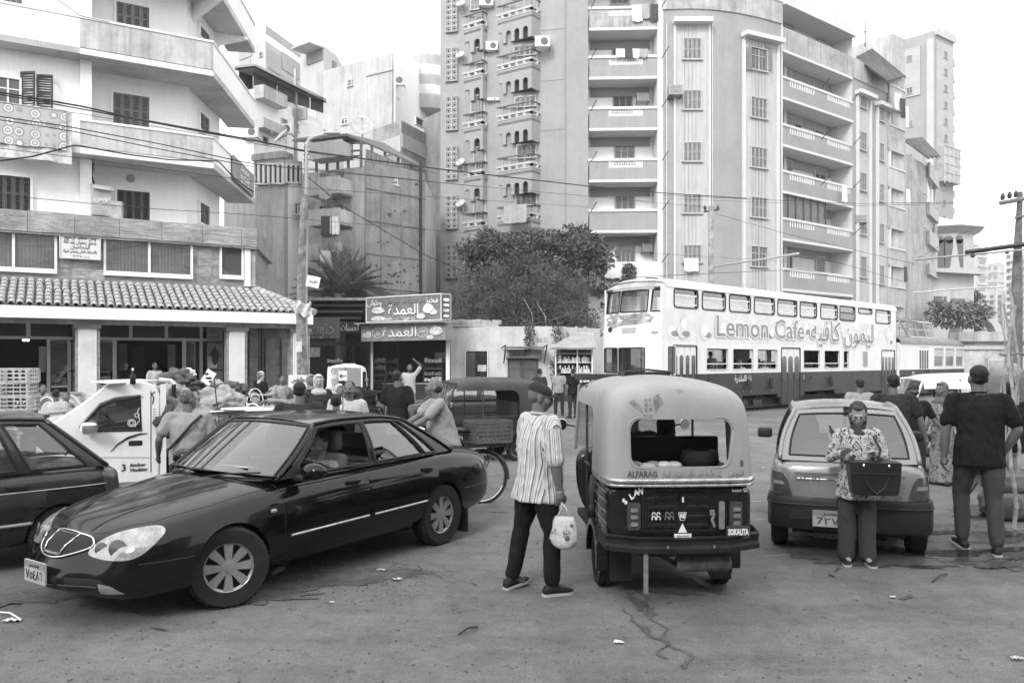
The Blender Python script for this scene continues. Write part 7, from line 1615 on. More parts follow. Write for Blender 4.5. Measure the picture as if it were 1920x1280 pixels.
o=MB();a=sh_.rs(.5,.1)+V(-.02,0,0);b=sh_.rs(.36,.62)+V(-.03,0,.02);o.tube([a,a.lerp(b,.6)+V(-.02,0,0),b],.011,5);part(o,'rear_wiper',trim,sh_.t)
for sy in(1,-1):
 q=MB().box((.55,sy*.82,.98),(.10,.17,.12));part(q,'wing_mirror',trim,sh_.t,bevel=.03,smooth=True)
part(MB().box((-1.22,0,1.386),(.05,.05,.04)),'washer_nozzle',trim,sh_.t)
seats(sh_,(.05,-.75),zt=1.12,w=.27,m=mat('seat_grey',.14,.9));p_=sh_.rs(.47,.12);part(MB().box((p_.x+.04,p_.y,p_.z+.03),(.01,.2,.1)),'window_sticker',cloths[0],sh_.t);part(MB().box((p_.x+.03,p_.y,p_.z+.03),(.01,.08,.05)),'sticker_mark',cloths[2],sh_.t)
part(MB().b2(-1.5,-.7,-.6,.6,.86,.885),'parcel_shelf',cabin,sh_.t)
dp=mat('dark_faded_paint',.022,.3,var=.4,coat=.5,scale=1.2)
D0=6.9;hb=V(*W2(226,7.35),0);hf=V(*W2(-330,5.9),0);dirf=(hf-hb).normalized();ah_=math.atan2(dirf.y,dirf.x)
dh=Car('dark_hatchback','old dark hatchback at the left edge, seen behind the black sedan nose',(0,0,0),ah_,.93,dp);ln_=V(-dirf.y,dirf.x,0)
dh.t.location=hb+dirf*(1.62*.93)-ln_*(.74*.93);dh.hw=.77;dh.rz_=.28
rows=[(1.75,.5,.3,.62,.66),(1.65,.66,.26,.70,.75),(1.3,.74,.22,.80,.88),(.9,.76,.2,.86,.93),(.4,.77,.2,.87,.95),(-.4,.77,.2,.88,.95),(-1.1,.77,.22,.89,.95),(-1.4,.75,.26,.885,.93),(-1.6,.70,.32,.86,.89),(-1.66,.6,.36,.82,.86)]
dh.body(rows,[0,.2,.42,.62,.84,1],[.88,.985,1.0,1.0,.985,.95],(1.15,-1.1),.31,bF=.06,bR=.03)
greenhouse(dh,.95,.45,-1.0,-1.52,.72,.57,lambda s:.885+.015*s,1.40,[(.05,.40),(.43,.69),(.73,.93)],bow=(.12,.05,.05,.06),zrr=-.03,gl=mglass('clear_glass',.75,1.5,.05))
for x in(1.15,-1.1):
 for sy in(1,-1):wheel(dh.t,x,sy*.67,.28,.165,sy)
dd=dh.side([(.05,.27),(-.78,.27),(-.95,.55),(-.98,.885),(.05,.88)],'rear_door',dp,off=.003);dh.side([(.95,.27),(.09,.27),(.09,.88),(.93,.86)],'front_door',dp,off=.003)
for i,sy in enumerate((1,-1)):
 h=dh.tree.ray_cast(V(-.72,sy*2,.78),V(0,-sy,0))[0];part(MB().box((-.72,h.y+sy*.012,.78),(.17,.03,.045)),'handle',trim,dd[i],bevel=.012)
 part(seam(dh.tree,[(.9,.72),(-1.5,.735)],(0,sy*2,0),(1,0,0),(0,0,1),(0,-sy,0),.006,push=.006,n=20),'trim_line',steel,dh.t)
 part(seam(dh.tree,[(.9,.43),(-1.4,.44)],(0,sy*2,0),(1,0,0),(0,0,1),(0,-sy,0),.016,push=.006,n=20),'rub_strip',shutg,dh.t)
 q=[(-1.62,sy*.62,.66),(-1.5,sy*.74,.66),(-1.48,sy*.74,.84),(-1.6,sy*.62,.84)];dh.p3(q,(.6,-.8*sy,0),'tail_lamp',lampd,off=.01)
seats(dh,(.0,-.8),zt=1.1)
bc=Car('dark_car','dark rounded car partly hidden behind the second rickshaw and the cyclist',V(*W2(872,19.8),0),R(193),.95,dp);bc.hw=.77;bc.rz_=.29
bc.body(rows,[0,.2,.42,.62,.84,1],[.88,.985,1.0,1.0,.985,.95],(1.15,-1.1),.32,bF=.06,bR=.03);greenhouse(bc,.95,.3,-1.0,-1.5,.72,.55,lambda s:.885+.015*s,1.40,[(.05,.45),(.5,.9)],gl=cglass2)
for x in(1.15,-1.1):
 for sy in(1,-1):wheel(bc.t,x,sy*.67,.29,.165,sy)
for sy in(1,-1):
 q=[(1.72,sy*.40,.58),(1.6,sy*.62,.58),(1.55,sy*.66,.68),(1.68,sy*.42,.69)];bc.p3(q if sy>0 else q[::-1],(-.8,-.5*sy,-.1),'headlamp',lampg,off=.008)
pp0=V(*W2(311,10.1),0);pdir=V(-.90,-.436,0).normalized()
pk=thing('white_pickup','white pickup truck with stickers on its door, loaded with sacks and bags','pickup truck',pp0,math.atan2(pdir.y,pdir.x));pdy=V(-pdir.y,pdir.x,0)
wp=mat('white_car_paint',.74,.3,var=.04,coat=.6,scale=1,streak=.06)
def pl(px,py=None):
 k=(px-960)/F;t=(k*pp0.y-pp0.x)/(pdir.x-k*pdir.y);D=pp0.y+t*pdir.y;return t if py is None else(t,zat(D,py))
Wp=1.5
def pz(px,py):return pl(px,py)
o2=[pz(*q)for q in((297,890),(300,740),(292,722),(270,716),(206,719),(196,725),(150,760),(104,790),(62,800),(45,830),(45,890))]
zlow=.28;o2=[(o2[0][0],zlow)]+o2[1:-1]+[(o2[-2][0]+.02,.75),(o2[-2][0]+.02,zlow)]
win_=[pz(*q)for q in((158,808),(152,801),(190,762),(215,752),(262,745),(265,806))]
def holed(mb,outer,hole,y0,y1):
 """plate with a window: bmesh fill of the outline and the hole"""
 bm_=bmesh.new();es=[]
 for lp_ in(outer,hole):
  vv=[bm_.verts.new((a,y0,b))for a,b in lp_];es+=[bm_.edges.new((vv[i],vv[(i+1)%len(vv)]))for i in range(len(vv))]
 bmesh.ops.triangle_fill(bm_,use_beauty=True,use_dissolve=False,edges=es)
 r=bmesh.ops.extrude_face_region(bm_,geom=bm_.faces[:]);bmesh.ops.translate(bm_,vec=(0,y1-y0,0),verts=[g for g in r['geom']if isinstance(g,bmesh.types.BMVert)]);bmesh.ops.recalc_face_normals(bm_,faces=bm_.faces[:])
 bm_.verts.index_update();mb.add([v.co.copy()for v in bm_.verts],[tuple(v.index for v in f.verts)for f in bm_.faces]);bm_.free();return mb
part(holed(MB(),o2,win_,0,-.04),'cab_side',wp,pk,bevel=.012);part(holed(MB(),o2,win_,-Wp,-Wp+.04),'cab_side',wp,pk)
def sk(a,b,m,nm,y0=-.02,y1=-Wp+.02,t=.02,par=None):
 (xa,za),(xb,zb)=a,b;return part(MB().add([V(xa,y0,za),V(xb,y0,zb),V(xb,y1,zb),V(xa,y1,za),V(xa,y0,za-t),V(xb,y0,zb-t),V(xb,y1,zb-t),V(xa,y1,za-t)],[(0,1,2,3),(7,6,5,4),(0,4,5,1),(1,5,6,2),(2,6,7,3),(3,7,4,0)]),nm,m,par or pk)
for i in(1,2,3,4):sk(o2[i],o2[i+1],wp,'roof_panel')
a,b=Vector(o2[5]),Vector(o2[7]);sk(tuple(a),tuple(a.lerp(b,.06)),wp,'windscreen_frame');sk(tuple(a.lerp(b,.06)),tuple(a.lerp(b,.93)),mglass('pickup_screen',.5,1.5,.25),'windscreen',-.09,-Wp+.09);sk(tuple(a.lerp(b,.93)),tuple(b),wp,'windscreen_frame')
for y in(-.02,-Wp+.09):sk(tuple(a.lerp(b,.06)),tuple(a.lerp(b,.93)),wp,'screen_pillar',y,y-.07)
sk(o2[7],o2[8],wp,'bonnet');sk(o2[8],o2[9],wp,'nose')
bk_=sk((o2[0][0]+.02,1.1),(o2[0][0],o2[0][1]),wp,'cab_back');part(MB().b2(o2[1][0],o2[1][0]+.03,-Wp+.03,-.03,.3,1.0),'cab_back_lower',wp,pk)
part(MB().extr([(x,z)for x,z in win_],(0,-.022,0),(1,0,0),(0,0,1),(0,.006,0)),'door_glass',cglass2,pk)
q=[V(x,.004,z)for x,z in win_];part(MB().tube(q+[q[0],q[1]],.014,5),'window_seal',trim,pk)
x0,z0=pl(158,764);part(MB().tube([V(*[pl(150,800)[0],.02,pl(150,800)[1]]),V(pl(188,757)[0],.02,pl(188,757)[1]),V(pl(216,746)[0],.02,pl(216,746)[1]),V(pl(264,741)[0],.02,pl(264,741)[1])],.016,5),'rain_deflector',mat('smoked_plastic',.1,.3),pk)
q=[V(pl(px)[0]if isinstance(pl(px),tuple)else pl(px),.003,zz)for px,zz in((272,1.5),(272,.35))];part(MB().tube([V(pl(283,742)[0],.002,1.42),V(pl(283,860)[0],.002,.4)],.005,4),'door_gap',trim,pk)
part(MB().tube([V(pl(158,857)[0],.003,pl(158,857)[1]),V(pl(283,857)[0],.003,pl(283,857)[1])],.005,4),'body_crease',mat('grey_line',.35,.5),pk)
a=pl(241,836);b=pl(267,825);part(MB().b2(a[0],b[0],-.01,.012,a[1],b[1]),'door_handle',trim,pk,bevel=.01)
a=pl(152,813);b=pl(183,790);part(MB().b2(a[0],b[0],.05,.20,a[1],b[1]),'wing_mirror',wp,pk,bevel=.04,smooth=True);part(MB().b2(a[0]-.02,b[0]-.0,.205,.212,a[1]+.03,b[1]-.03),'mirror_case',chrome,pk)
for k,(t,px,py,s_)in enumerate((('Anchor',258,871,.058),('Hocking',260,880,.058),('3',232,877,.12))):c=pl(px,py);text(t,s_,blackp,pk,(c[0],.006,c[1]),(-1,0,0),(0,0,1),ar=False,depth=.001,bold=.002)
def curve(par,pts,r,m,nm):part(MB().tube([V(pl(*p)[0],.008,pl(*p)[1])for p in pts],r,4),nm,m,par)
curve(pk,[(208,846),(220,833),(240,820),(262,813),(277,812)],[.004,.008,.014,.010,.003],trim,'decal_swoosh');
for k in range(5):curve(pk,[(287,766+k*5),(292,766+k*5)],.004,steel,'decal_line')
curve(pk,[(286,757),(288,745),(284,738),(290,734)],.006,trim,'decal_mark')
for cx,cy,r in((247,793,7),(247,793,4),(257,778,4)):part(MB().tube([V(pl(cx,cy)[0]+r*.0063*math.cos(k*.5),.001,pl(cx,cy)[1]+r*.0063*math.sin(k*.5))for k in range(14)],.004,4),'window_sticker',cloths[0],pk)
curve(pk,[(252,800),(262,788),(258,772),(261,764)],.004,cloths[0],'window_sticker')
part(MB().b2(o2[0][0]-.02,o2[0][0]-.09,-.03,.01,.3,1.5),'bed_guard',wp,pk);part(MB().b2(-.12,-.07,-.06,0,.55,1.5),'gap_shadow',trim,pk)
part(MB().tube([V(-.1,-.02,1.5),V(-.06,-.02,1.545),V(.08,-.02,1.56)],.03,6),'guard_top',wp,pk)
part(MB().b2(-2.1,-.12,-.05,0,.62,.98),'bed_side',wp,pk);part(MB().b2(-2.1,-.12,-Wp,-Wp+.05,.62,.98),'bed_side',wp,pk);part(MB().b2(-2.1,-.12,-Wp,0,.58,.63),'bed_floor',steel,pk);part(MB().b2(-2.15,1.6,-1.3,-.2,.3,.56),'chassis',under,pk)
for x in(1.35,-1.35):
 for y,s_ in((-.1,1),(-Wp+.1,-1)):wheel(pk,x,y,.29,.17,s_)
for x0,x1,z in((.1,.9,1.1),):part(MB().b2(.15,.3,-1.4,-.1,.7,1.3),'seat',seatm,pk,bevel=.05)
t_=TH('cardboard_sheets','flattened cardboard sheets lying on the white cab roof','cardboard',P(235,718,10));rs=random.Random(5)
for k in range(5):c=P(212+k*14,716-k*.8,9.9+.2*k);t_.part(t_.mb().box(c,(.3,.4,.012),rz=rs.uniform(-.4,.4)-.4,ry=rs.uniform(-.1,.12)),'sheet',cloths[(0,3,0,3,0)[k]])
t_=TH('bottle','dark bottle with a pale cap standing on the pickup roof','bottle',P(249,716,9.9));c=P(249,720,9.9);t_.part(t_.mb().lathe([(0,0),(.035,0),(.035,.1),(.012,.14),(.012,.17),(0,.17)],10,c),'body',trim,smooth=True);t_.part(t_.mb().lathe([(0,.17),(.014,.17),(.014,.2),(0,.2)],8,c),'cap',cloths[0])
def sack(c,r,m,label,seed,cat='sack',name='plastic_sack'):
 mb=MB();n=40
 for i in range(27):
  for j in range(n):
   a=math.pi*i/26-math.pi/2;t=2*math.pi*j/n;d=V(math.cos(a)*math.cos(t),math.cos(a)*math.sin(t),math.sin(a));k=.95+.42*noise.noise(d*1.9+V(seed,0,0))+.16*(1-3*abs(noise.noise(d*3.6+V(seed,3,0))))+.07*(1-3*abs(noise.noise(d*9+V(seed,7,0))));mb.v.append((c.x+d.x*r[0]*k,c.y+d.y*r[1]*k,c.z+d.z*r[2]*k))
 mb.f=[(i*n+j,i*n+(j+1)%n,(i+1)*n+(j+1)%n,(i+1)*n+j)for i in range(26)for j in range(n)];mb.m=[0]*len(mb.f)
 tag(part(mb,name,m,smooth=True),label,cat,'sacks and junk loaded on the pickup and cart')
plas=mat('crumpled_plastic',.30,.3,var=.35,scale=6,bump=.02,bscale=14);plad=mat('dark_plastic_bag',.06,.3,var=.6,scale=5,bump=.02,bscale=14);plam=mat('printed_sack',.22,.5,var=.6,scale=4,bump=.02,bscale=12)
for k,(px,py,D,r,m,l)in enumerate(((331,712,10.6,(.20,.2,.14),mat('bin_dark',.09,.5),'dark upturned bin on top of the load behind the white cab'),(325,745,10.4,(.2,.2,.17),plas,'crumpled pale plastic sack leaning on the cab back'),(345,765,10.3,(.22,.2,.2),plam,'printed sack under the dark bin'),(357,728,10.7,(.18,.15,.13),plad,'dark bag between the bin and the tall sign on a stick'),(410,755,10.4,(.30,.25,.2),plas,'large clear plastic sack bulging beside the man with the shoulder strap'),(400,785,10.2,(.3,.25,.2),plam,'grey printed sack low beside the man with the shoulder strap'),(430,735,10.9,(.22,.2,.13),plad,'dark bundle on top of the clear plastic sack'),(370,745,10.9,(.2,.2,.16),plam,'mottled bundle right behind the head of the strapped man'),(395,722,11,(.14,.12,.09),plas,'small pale bag at the foot of the stick sign'),(318,790,10.2,(.2,.2,.2),plad,'dark sack low behind the white cab'),(352,700,10.9,(.10,.1,.07),cloths[0],'small white bundle at the top right of the dark bin'),(440,790,10.1,(.25,.2,.18),plad,'dark bundle under the round trays'))):
 sack(P(px,py,D),r,m,l,k*3.7)
t_=TH('stick_sign','tilted white printed card on a dark stick above the sacks','sign',P(400,800,9.6));c=P(391,707,9.6)
t_.part(t_.mb().box(c,(.12,.01,.17),ry=R(32)),'card',cloths[0]);t_.part(t_.mb().tube([P(401,704,9.62),P(407,760,9.6),P(412,800,9.55),V(P(412,800,9.55).x,9.55,.0)],.008,5),'stick',ironm)
for dx,dz,w_ in((0,.04,.05),(.0,-.01,.08),(.0,-.05,.04)):t_.part(t_.mb().ell(c+V(dx-dz*.5,-.008,dz),(w_/2,.004,.014)),'printed_figure',trim)
ct=TH('vendor_cart','flat vendor cart with two round wire trays behind the sedan roof','cart',V(*W2(520,9.4),0));a,b=P(395,772,9.2),P(545,764,9.9)
ct.part(ct.mb().add([a,b,b+V(.1,1.0,0),a+V(.1,1.0,0),a-V(0,0,.05),b-V(0,0,.05),b+V(.1,1.0,-.05),a+V(.1,1.0,-.05)],[(0,1,2,3),(7,6,5,4),(0,4,5,1),(1,5,6,2),(2,6,7,3),(3,7,4,0)]),'deck',plas);ct.part(ct.mb().tube([a+V(0,-.01,0),b+V(0,-.01,0)],.014,5),'edge_rail',white)
for q in(a+V(.15,.2,0),b+V(-.15,.2,0),a+V(.2,.9,0),b+V(0,.9,0)):ct.part(ct.mb().tube([q-V(0,0,.05),V(q.x,q.y,0)],.02,5),'leg',woodm)
for k,(px,py,r)in enumerate(((455,771,.24),(472,773,.24))):
 c=P(px,py,9.2);t_=TH('round_tray',('round wire-rimmed tray at the left on the vendor cart','round wire-rimmed tray at the right on the vendor cart')[k],'tray',c,'round trays on the cart');t_.part(t_.mb().tube([c+V(r*math.cos(j*.2618),r*.8*math.sin(j*.2618),.03)for j in range(25)],.009,4),'rim',white);t_.part(t_.mb().lathe([(0,0),(r*.8,0),(r*.95,.03)],20,c),'dish',shutg)
# AUTO RICKSHAWS
vinyl=mat('pale_canopy_vinyl',.30,.45,var=.06,scale=1.6,streak=.10,blotch=.08,bump=.004,bscale=5);vind=mat('dark_canopy_vinyl',.045,.5,var=.3,scale=1.5,bump=.006,bscale=5)
rbk=mat('rickshaw_black',.009,.28,var=.3,coat=.5,scale=2,blotch=.3);grime=mat('grimy_black',.022,.6,var=.5,scale=4,blotch=.4);wornc=mat('worn_chrome',.5,.3,metal=.8,var=.3,scale=8);graym=mat('decal_grey',.2,.6,var=.3,scale=12)
def shell(rows,lev,lw,m,drop_bottom=True,drop_front=False,**k):
 mb=car_box(rows,lev,lw,**k);n,l,mm=len(rows)-1,len(lev)-1,k.get('m',6);keep=[]
 for f in mb.f:
  p=[Vector(mb.v[i])for i in f]
  zb=max(q.z for q in p);nrm=(p[1]-p[0]).cross(p[2]-p[0])
  if drop_bottom and all(abs(q.z-rows[0][2])<1e-4 for q in p):continue
  if drop_front and all(q.x>rows[0][0]-1e-4 for q in p):continue
  keep.append(f)
 mb.f=keep;mb.m=[0]*len(keep);return mb
def rickshaw(name,label,loc,rz,sc=1,can=vinyl,low=rbk,detail=False,group='auto rickshaws',screen=True):
 t=thing(name,label,'auto rickshaw',loc,rz,group,sc)
 zc0=.93
 rows=[(1.32,.57,zc0,1.55,1.64),(1.22,.60,zc0,1.59,1.68),(.9,.615,zc0,1.61,1.70),(.3,.62,zc0,1.615,1.71),(-.2,.625,zc0,1.61,1.70),(-.47,.625,zc0,1.585,1.675),(-.60,.605,zc0,1.53,1.61)]
 c=part(shell(rows,[0,.18,.5,.8,1],[1.035,1.03,1.01,.995,.93],can,True,True,bF=0,bR=.03,pR=[.05,.04,.02,.0,-.03]),'canopy',can,t,smooth=True,sub=2)
 sol=c.modifiers.new('s','SOLIDIFY');sol.thickness=.02;sol.offset=-1;bake_local(c)
 ct=MB();rw=rounded(-.445,.415,1.055,1.405,.09,6)
 rw=[(a+(.03 if b>1.2 and a>0 else 0)-(.03 if b>1.2 and a<0 else 0)*0,b)for a,b in rw]
 ct.extr([(a,b)for a,b in rw],(-.9,0,0),(0,-1,0),(0,0,1),(.6,0,0));cut(c,ct)
 ct=MB();ct.extr(rounded(-.02,1.45,.6,1.46,.16,5),(0,-1.2,0),(1,0,0),(0,0,1),(0,2.4,0));cut(c,ct)
 c.data.polygons.foreach_set('use_smooth',[True]*len(c.data.polygons));c.data.set_sharp_from_angle(angle=R(45))
 tc=bvh(c)
 rows=[(-.02,.60,.50,.86,.90),(-.12,.635,.46,.88,.92),(-.35,.645,.46,.90,.93),(-.58,.64,.46,.90,.93),(-.63,.62,.50,.89,.92)]
 b=part(car_box(rows,[0,.15,.5,.85,1],[.96,1.0,1.0,1.0,.99],bF=0,bR=.015),'body',low,t,smooth=True,sub=2);bake_local(b)
 cc=MB()
 for sy in(1,-1):cc.lathe([(0,-.2),(.27,-.2),(.27,.2),(0,.2)],24,(0,sy*.62,.26),'Y')
 cut(b,cc);b.data.set_sharp_from_angle(angle=R(45));tb=bvh(b)
 RR=((-3,0,0),(0,-1,0),(0,0,1),(1,0,0))
 def rp(poly,nm,m,off=.006,grid=(8,5),par=None,tr=tb,th=.012):o=part(panel(tr,poly,*RR,off,grid,th),nm,m,par or t,smooth=True);o.data.set_sharp_from_angle(angle=R(35));return o
 q=[]
 for k in range(25):
  a=-1+2*k/24;y=a*.645;h=tc.ray_cast(V(-3,y*.97,.965),V(1,0,0));q.append((h[0]if h[0]else V(-.6,y,.965))-V(.014,0,0))
 side_=lambda sy:[V(x,sy*.652,.955)for x in(-.05,-.3,-.5)]
 full=side_(1)+[V(-.62,.635,.955)]+[V(min(-.60,p.x-.01),-p.y if 0 else p.y,.955)for p in q[::-1][1:-1]]+[V(-.62,-.635,.955)]+side_(-1)[::-1]
 part(MB().tube(full,.019,8),'chrome_moulding',wornc,t,smooth=True);part(MB().tube([p-V(0,0,.035)for p in full],.013,6),'lower_moulding',wornc,t,smooth=True)
 part(MB().tube([(tc.ray_cast(V(-3,-a*1.035,b_+(b_-1.2)*.06),V(1,0,0))[0]or V(-.6,-a,b_))for a,b_ in rw+[rw[0]]],.007,5),'window_hem',can,c,smooth=True)
 for sy in(1,-1):
  wheel(t,0,sy*.565,.235,.115,sy,spokes=0,rimr=.66,rim=mat('steel_rim',.3,.5,metal=.4,var=.3,scale=6))
  f=MB()
  def ff(u,v):a=math.pi*(-.08+1.12*u);r=.285+.0*v;return V(-r*math.cos(a),sy*(.52+.15*v),.26+r*math.sin(a)*1.02)
  f.grid(ff,20,3,flip=(sy>0));f.grid(lambda u,v:V(-(.285-.05*v)*math.cos(math.pi*(-.08+1.12*u)),sy*.67,.26+(.285-.05*v)*math.sin(math.pi*(-.08+1.12*u))),20,1,flip=(sy>0));part(f,'fender',low,t,smooth=True)
  part(MB().b2(-.34,-.325,sy*.36,sy*.56,.12,.42),'mud_flap',grime,t)
 wheel(t,1.95,0,.235,.11,1,spokes=0,rimr=.6,name='front_wheel',rim=MATS['steel_rim'])
 part(MB().b2(-.1,1.5,-.55,.55,.30,.36),'floor',grime,t)
 part(MB().b2(-.02,0.0,-.58,.58,.9,1.02).b2(-.05,.02,-.55,.55,.45,1.22),'seat_back',mat('black_vinyl',.03,.45,var=.3),t,bevel=.02)
 part(MB().b2(-.55,-.06,-.57,.57,.985,1.01),'rear_shelf',grime,t);part(MB().b2(0,.42,-.55,.55,.36,.62),'passenger_seat',MATS['black_vinyl'],t,bevel=.04,smooth=True)
 part(MB().b2(.80,1.05,-.3,.3,.5,.64),'driver_seat',MATS['black_vinyl'],t,bevel=.04,smooth=True);part(MB().b2(.78,.83,-.3,.3,.6,.9),'driver_seat_back',MATS['black_vinyl'],t,bevel=.02)
 rows=[(2.12,.18,.40,.62,.70),(2.02,.34,.36,.80,.90),(1.8,.48,.34,.92,1.0),(1.5,.57,.32,.95,1.0),(1.38,.60,.32,.93,.97)]
 cw=part(car_box(rows,[0,.3,.6,.85,1],[.8,.95,1,1,.95],bF=.04,bR=0),'cowl',low,t,smooth=True,sub=1)
 part(MB().ell((2.12,0,.66),(.06,.09,.09)),'headlamp',lampg,t,smooth=True)
 part(MB().b2(1.40,1.46,-.58,-.54,.9,1.6).b2(1.40,1.46,.54,.58,.9,1.6)if 0 else MB().tube([V(1.58,.56,.95),V(1.34,.55,1.6)],.022,6),'screen_post',can,t);part(MB().tube([V(1.58,-.56,.95),V(1.34,-.55,1.6)],.022,6),'screen_post',can,t)
 part(MB().tube([V(1.34,-.55,1.6),V(1.37,0,1.63),V(1.34,.55,1.6)],.03,6),'screen_header',can,t)
 if screen:part(MB().grid(lambda u,v:V(1.57-.23*v+.05*(1-(2*u-1)**2),-.54+1.08*u,.98+.62*v),8,4),'windscreen',mglass('rick_screen',.8,1.45,.1),t,smooth=True)
 part(MB().tube([V(1.45,-.38,1.0),V(1.38,-.2,1.04),V(1.42,0,.98),V(1.38,.2,1.04),V(1.45,.38,1.0)],.015,6),'handlebar',ironm,t)
 for sy in(1,-1):
  part(MB().tube([V(.75,sy*.57,.4),V(.76,sy*.57,1.62)],.014,6),'side_post',ironm,t);part(MB().tube([V(-.0,sy*.60,.93),V(.75,sy*.59,.92)],.012,6),'side_rail',ironm,t)
  o=MB().tube([V(1.5,sy*.57,1.18),V(1.5,sy*.70,1.2)],.01,5);mm_=part(o,'mirror_arm',ironm,t);part(MB().lathe([(0,0),(.055,0),(.06,.012),(0,.02)],14,(1.49,sy*.73,1.2),'X'),'mirror',chrome,mm_)
 bu=MB();bp_=[V(-.50,.69,.52),V(-.66,.67,.50),V(-.70,.4,.48),V(-.71,0,.475),V(-.70,-.4,.48),V(-.66,-.67,.50),V(-.50,-.69,.52)]
 bu.rings([[p+V(-.03,0,-.055),p+V(-.035,0,-.02),p+V(-.01,0,.0),p+V(-.012,0,.03),p+V(-.03,0,.055),p+V(.05,0,.055),p+V(.05,0,-.055)]for p in bp_])
 part(bu,'bumper',grime,t,smooth=True).data.set_sharp_from_angle(angle=R(30));part(MB().b2(-.6,-.2,-.34,.34,.37,.45),'chassis',cabin,t)
 for y in(.15,-.25):part(MB().lathe([(0,0),(.012,0),(.012,.012),(0,.012)],8,(-.752,y,.475),'X'),'bolt',chrome,t)
 part(MB().lathe([(0,-.24),(.05,-.24),(.062,-.22),(.062,.22),(.05,.24),(0,.24)],14,(-.56,-.22,.305),'Y'),'exhaust_silencer',mat('rusty_pipe',.1,.8,var=.5,scale=9),t);part(MB().tube([V(-.56,.02,.30),V(-.5,.15,.36),V(-.45,.3,.42)],.02,6),'exhaust_pipe',ironm,t)
 if not detail:return t,tc,tb
 hp=rp(rounded(-.36,.30,.555,.875,.02),'engine_hatch',low,.008)
 part(MB().tube([(lambda h:h+V(-.012,0,0))(tb.ray_cast(V(-3,-a,b_),V(1,0,0))[0])for a,b_ in rounded(-.34,.28,.575,.86,.03)+[rounded(-.34,.28,.575,.86,.03)[0]]],.006,5),'hatch_edge',grime,hp)
 for(y0,y1)in((-.30,-.055),(.045,.235)):
  for z in(.61,.675,.745,.815):
   q=MB();q.extr(rounded(y0,y1,z-.018,z+.018,.017,4),(tb.ray_cast(V(-3,0,z),V(1,0,0))[0].x-.02,0,0),(0,-1,0),(0,0,1),(.02,0,0));o=part(q,'pressed_rib',low,hp,bevel=.006,smooth=True)
 xf=tb.ray_cast(V(-3,0,.7),V(1,0,0))[0].x-.030
 def flat(poly,nm,m,dx=0,par=hp,d=.006):return part(MB().extr(poly,(xf-dx,0,0),(0,-1,0),(0,0,1),(d,0,0)),nm,m,par)
 flat([(-.035,.785),(.035,.785),(0,.86)],'triangle_plate',low,.01);text('1',.05,whitel,hp,(xf-.013,0,.81),(0,-1,0),(0,0,1),ar=False,depth=.001,bold=.003,width=.014)
 flat([(-.035,.715),(.035,.715),(.03,.68),(.018,.655),(-.018,.655),(-.03,.68)],'re_badge',whitel,.002);flat([(-.029,.711),(.029,.711),(.025,.682),(.014,.661),(-.014,.661),(-.025,.682)],'badge_field',low,.005);text('RE',.042,whitel,hp,(xf-.009,0,.688),(0,-1,0),(0,0,1),ar=False,depth=.001,bold=.002)
 flat([(-.038,.565),(.038,.565),(0,.635)],'white_triangle',whitel,.004);flat([(-.075,.53),(.075,.53),(.075,.558),(-.075,.558)],'sticker_strip',whitel,.012,par=t);text('bebe à bord',.022,blackp,t,(xf-.0185,0,.544),(0,-1,0),(0,0,1),ar=False,depth=.0006)
 for y0 in(-.25,-.21,-.135,-.095):
  q=MB();q.tube([V(xf-.002,-(y0+.014*math.cos(k*.6)),.70+.016*math.sin(k*.6))for k in range(10)],.004,4);q.tube([V(xf-.002,-(y0-.012),.685),V(xf-.002,-(y0-.016),.662)],.005,4);q.tube([V(xf-.002,-(y0+.012),.685),V(xf-.002,-(y0+.016),.662)],.005,4);part(q,'printed_emblem',whitel if y0<-.15 else graym,hp)
 part(MB().tube([V(xf-.03,-.24,.70),V(xf-.035,-.235,.73),V(xf-.03,-.255,.73),V(xf-.03,-.265,.70),V(xf-.025,-.25,.66),V(xf-.025,-.27,.61)],.013,6),'latch',steel,hp)
 for sy,y in((1,.42),(-1,-.475)):
  tl_=rp(rounded(-y-.055,-y+.055,.585,.79,.02),'tail_lamp',lampd,.03,par=t);xx=xf-.02
  for k,z in enumerate((.63,.685,.735)):
   q=MB();q.extr(rounded(-y-.03,-y+.03,z-.014,z+.014,.006),(xf-.012,0,0),(0,-1,0),(0,0,1),(.01,0,0));part(q,'lamp_print',graym,tl_)
 rp(rounded(.33,.38,.58,.79,.015),'lamp_strip',graym,.012)
 for k,ch in enumerate('SLAM'):
  cc_=V(xf+.018,.50-.135*(k/3)**.8+.0,.80+.075*math.sin(k/3*1.5));rr=R(50-18*k);text(ch,.062,whitel,t,cc_+V(-.018,0,0),V(0,-math.cos(rr),math.sin(rr)),V(0,math.sin(rr),math.cos(rr)),ar=False,depth=.001,bold=.003)
 o=flat(rounded(.375,.58,.525,.615,.01),'name_plate',mat('plate_dark',.06,.5),.03,par=t);text('SOKALITA',.06,whitel,o,(xf-.032,-.478,.568),(0,-1,0),(0,0,1),ar=False,depth=.001,bold=.003,width=.18)
 text('boxer SS',.04,whitel,t,(xf+.0,-.50,.875),(0,-1,.0),(0,.2,1),ar=False,depth=.001,width=.13)
 tx=mat('canopy_print',.09,.6,var=.3,scale=20);pj=(tc,(1,0,0),.003)
 text('ALFARAG',.062,tx,c,(-3,.35,1.0),(0,-1,0),(0,0,1),ar=False,proj=pj,bold=.003,width=.26)
 text('كنت فاكرها بالحب طلعت بتشغيل الدماغ',.07,tx,c,(-3,-.08,1.0),(0,-1,0),(0,0,1),proj=pj,width=.52);text('الشويمى',.06,tx,c,(-3,-.47,1.0),(0,-1,0),(0,0,1),proj=pj,width=.14)
 lt_=mat('faded_print',.17,.6,var=.5,scale=18)
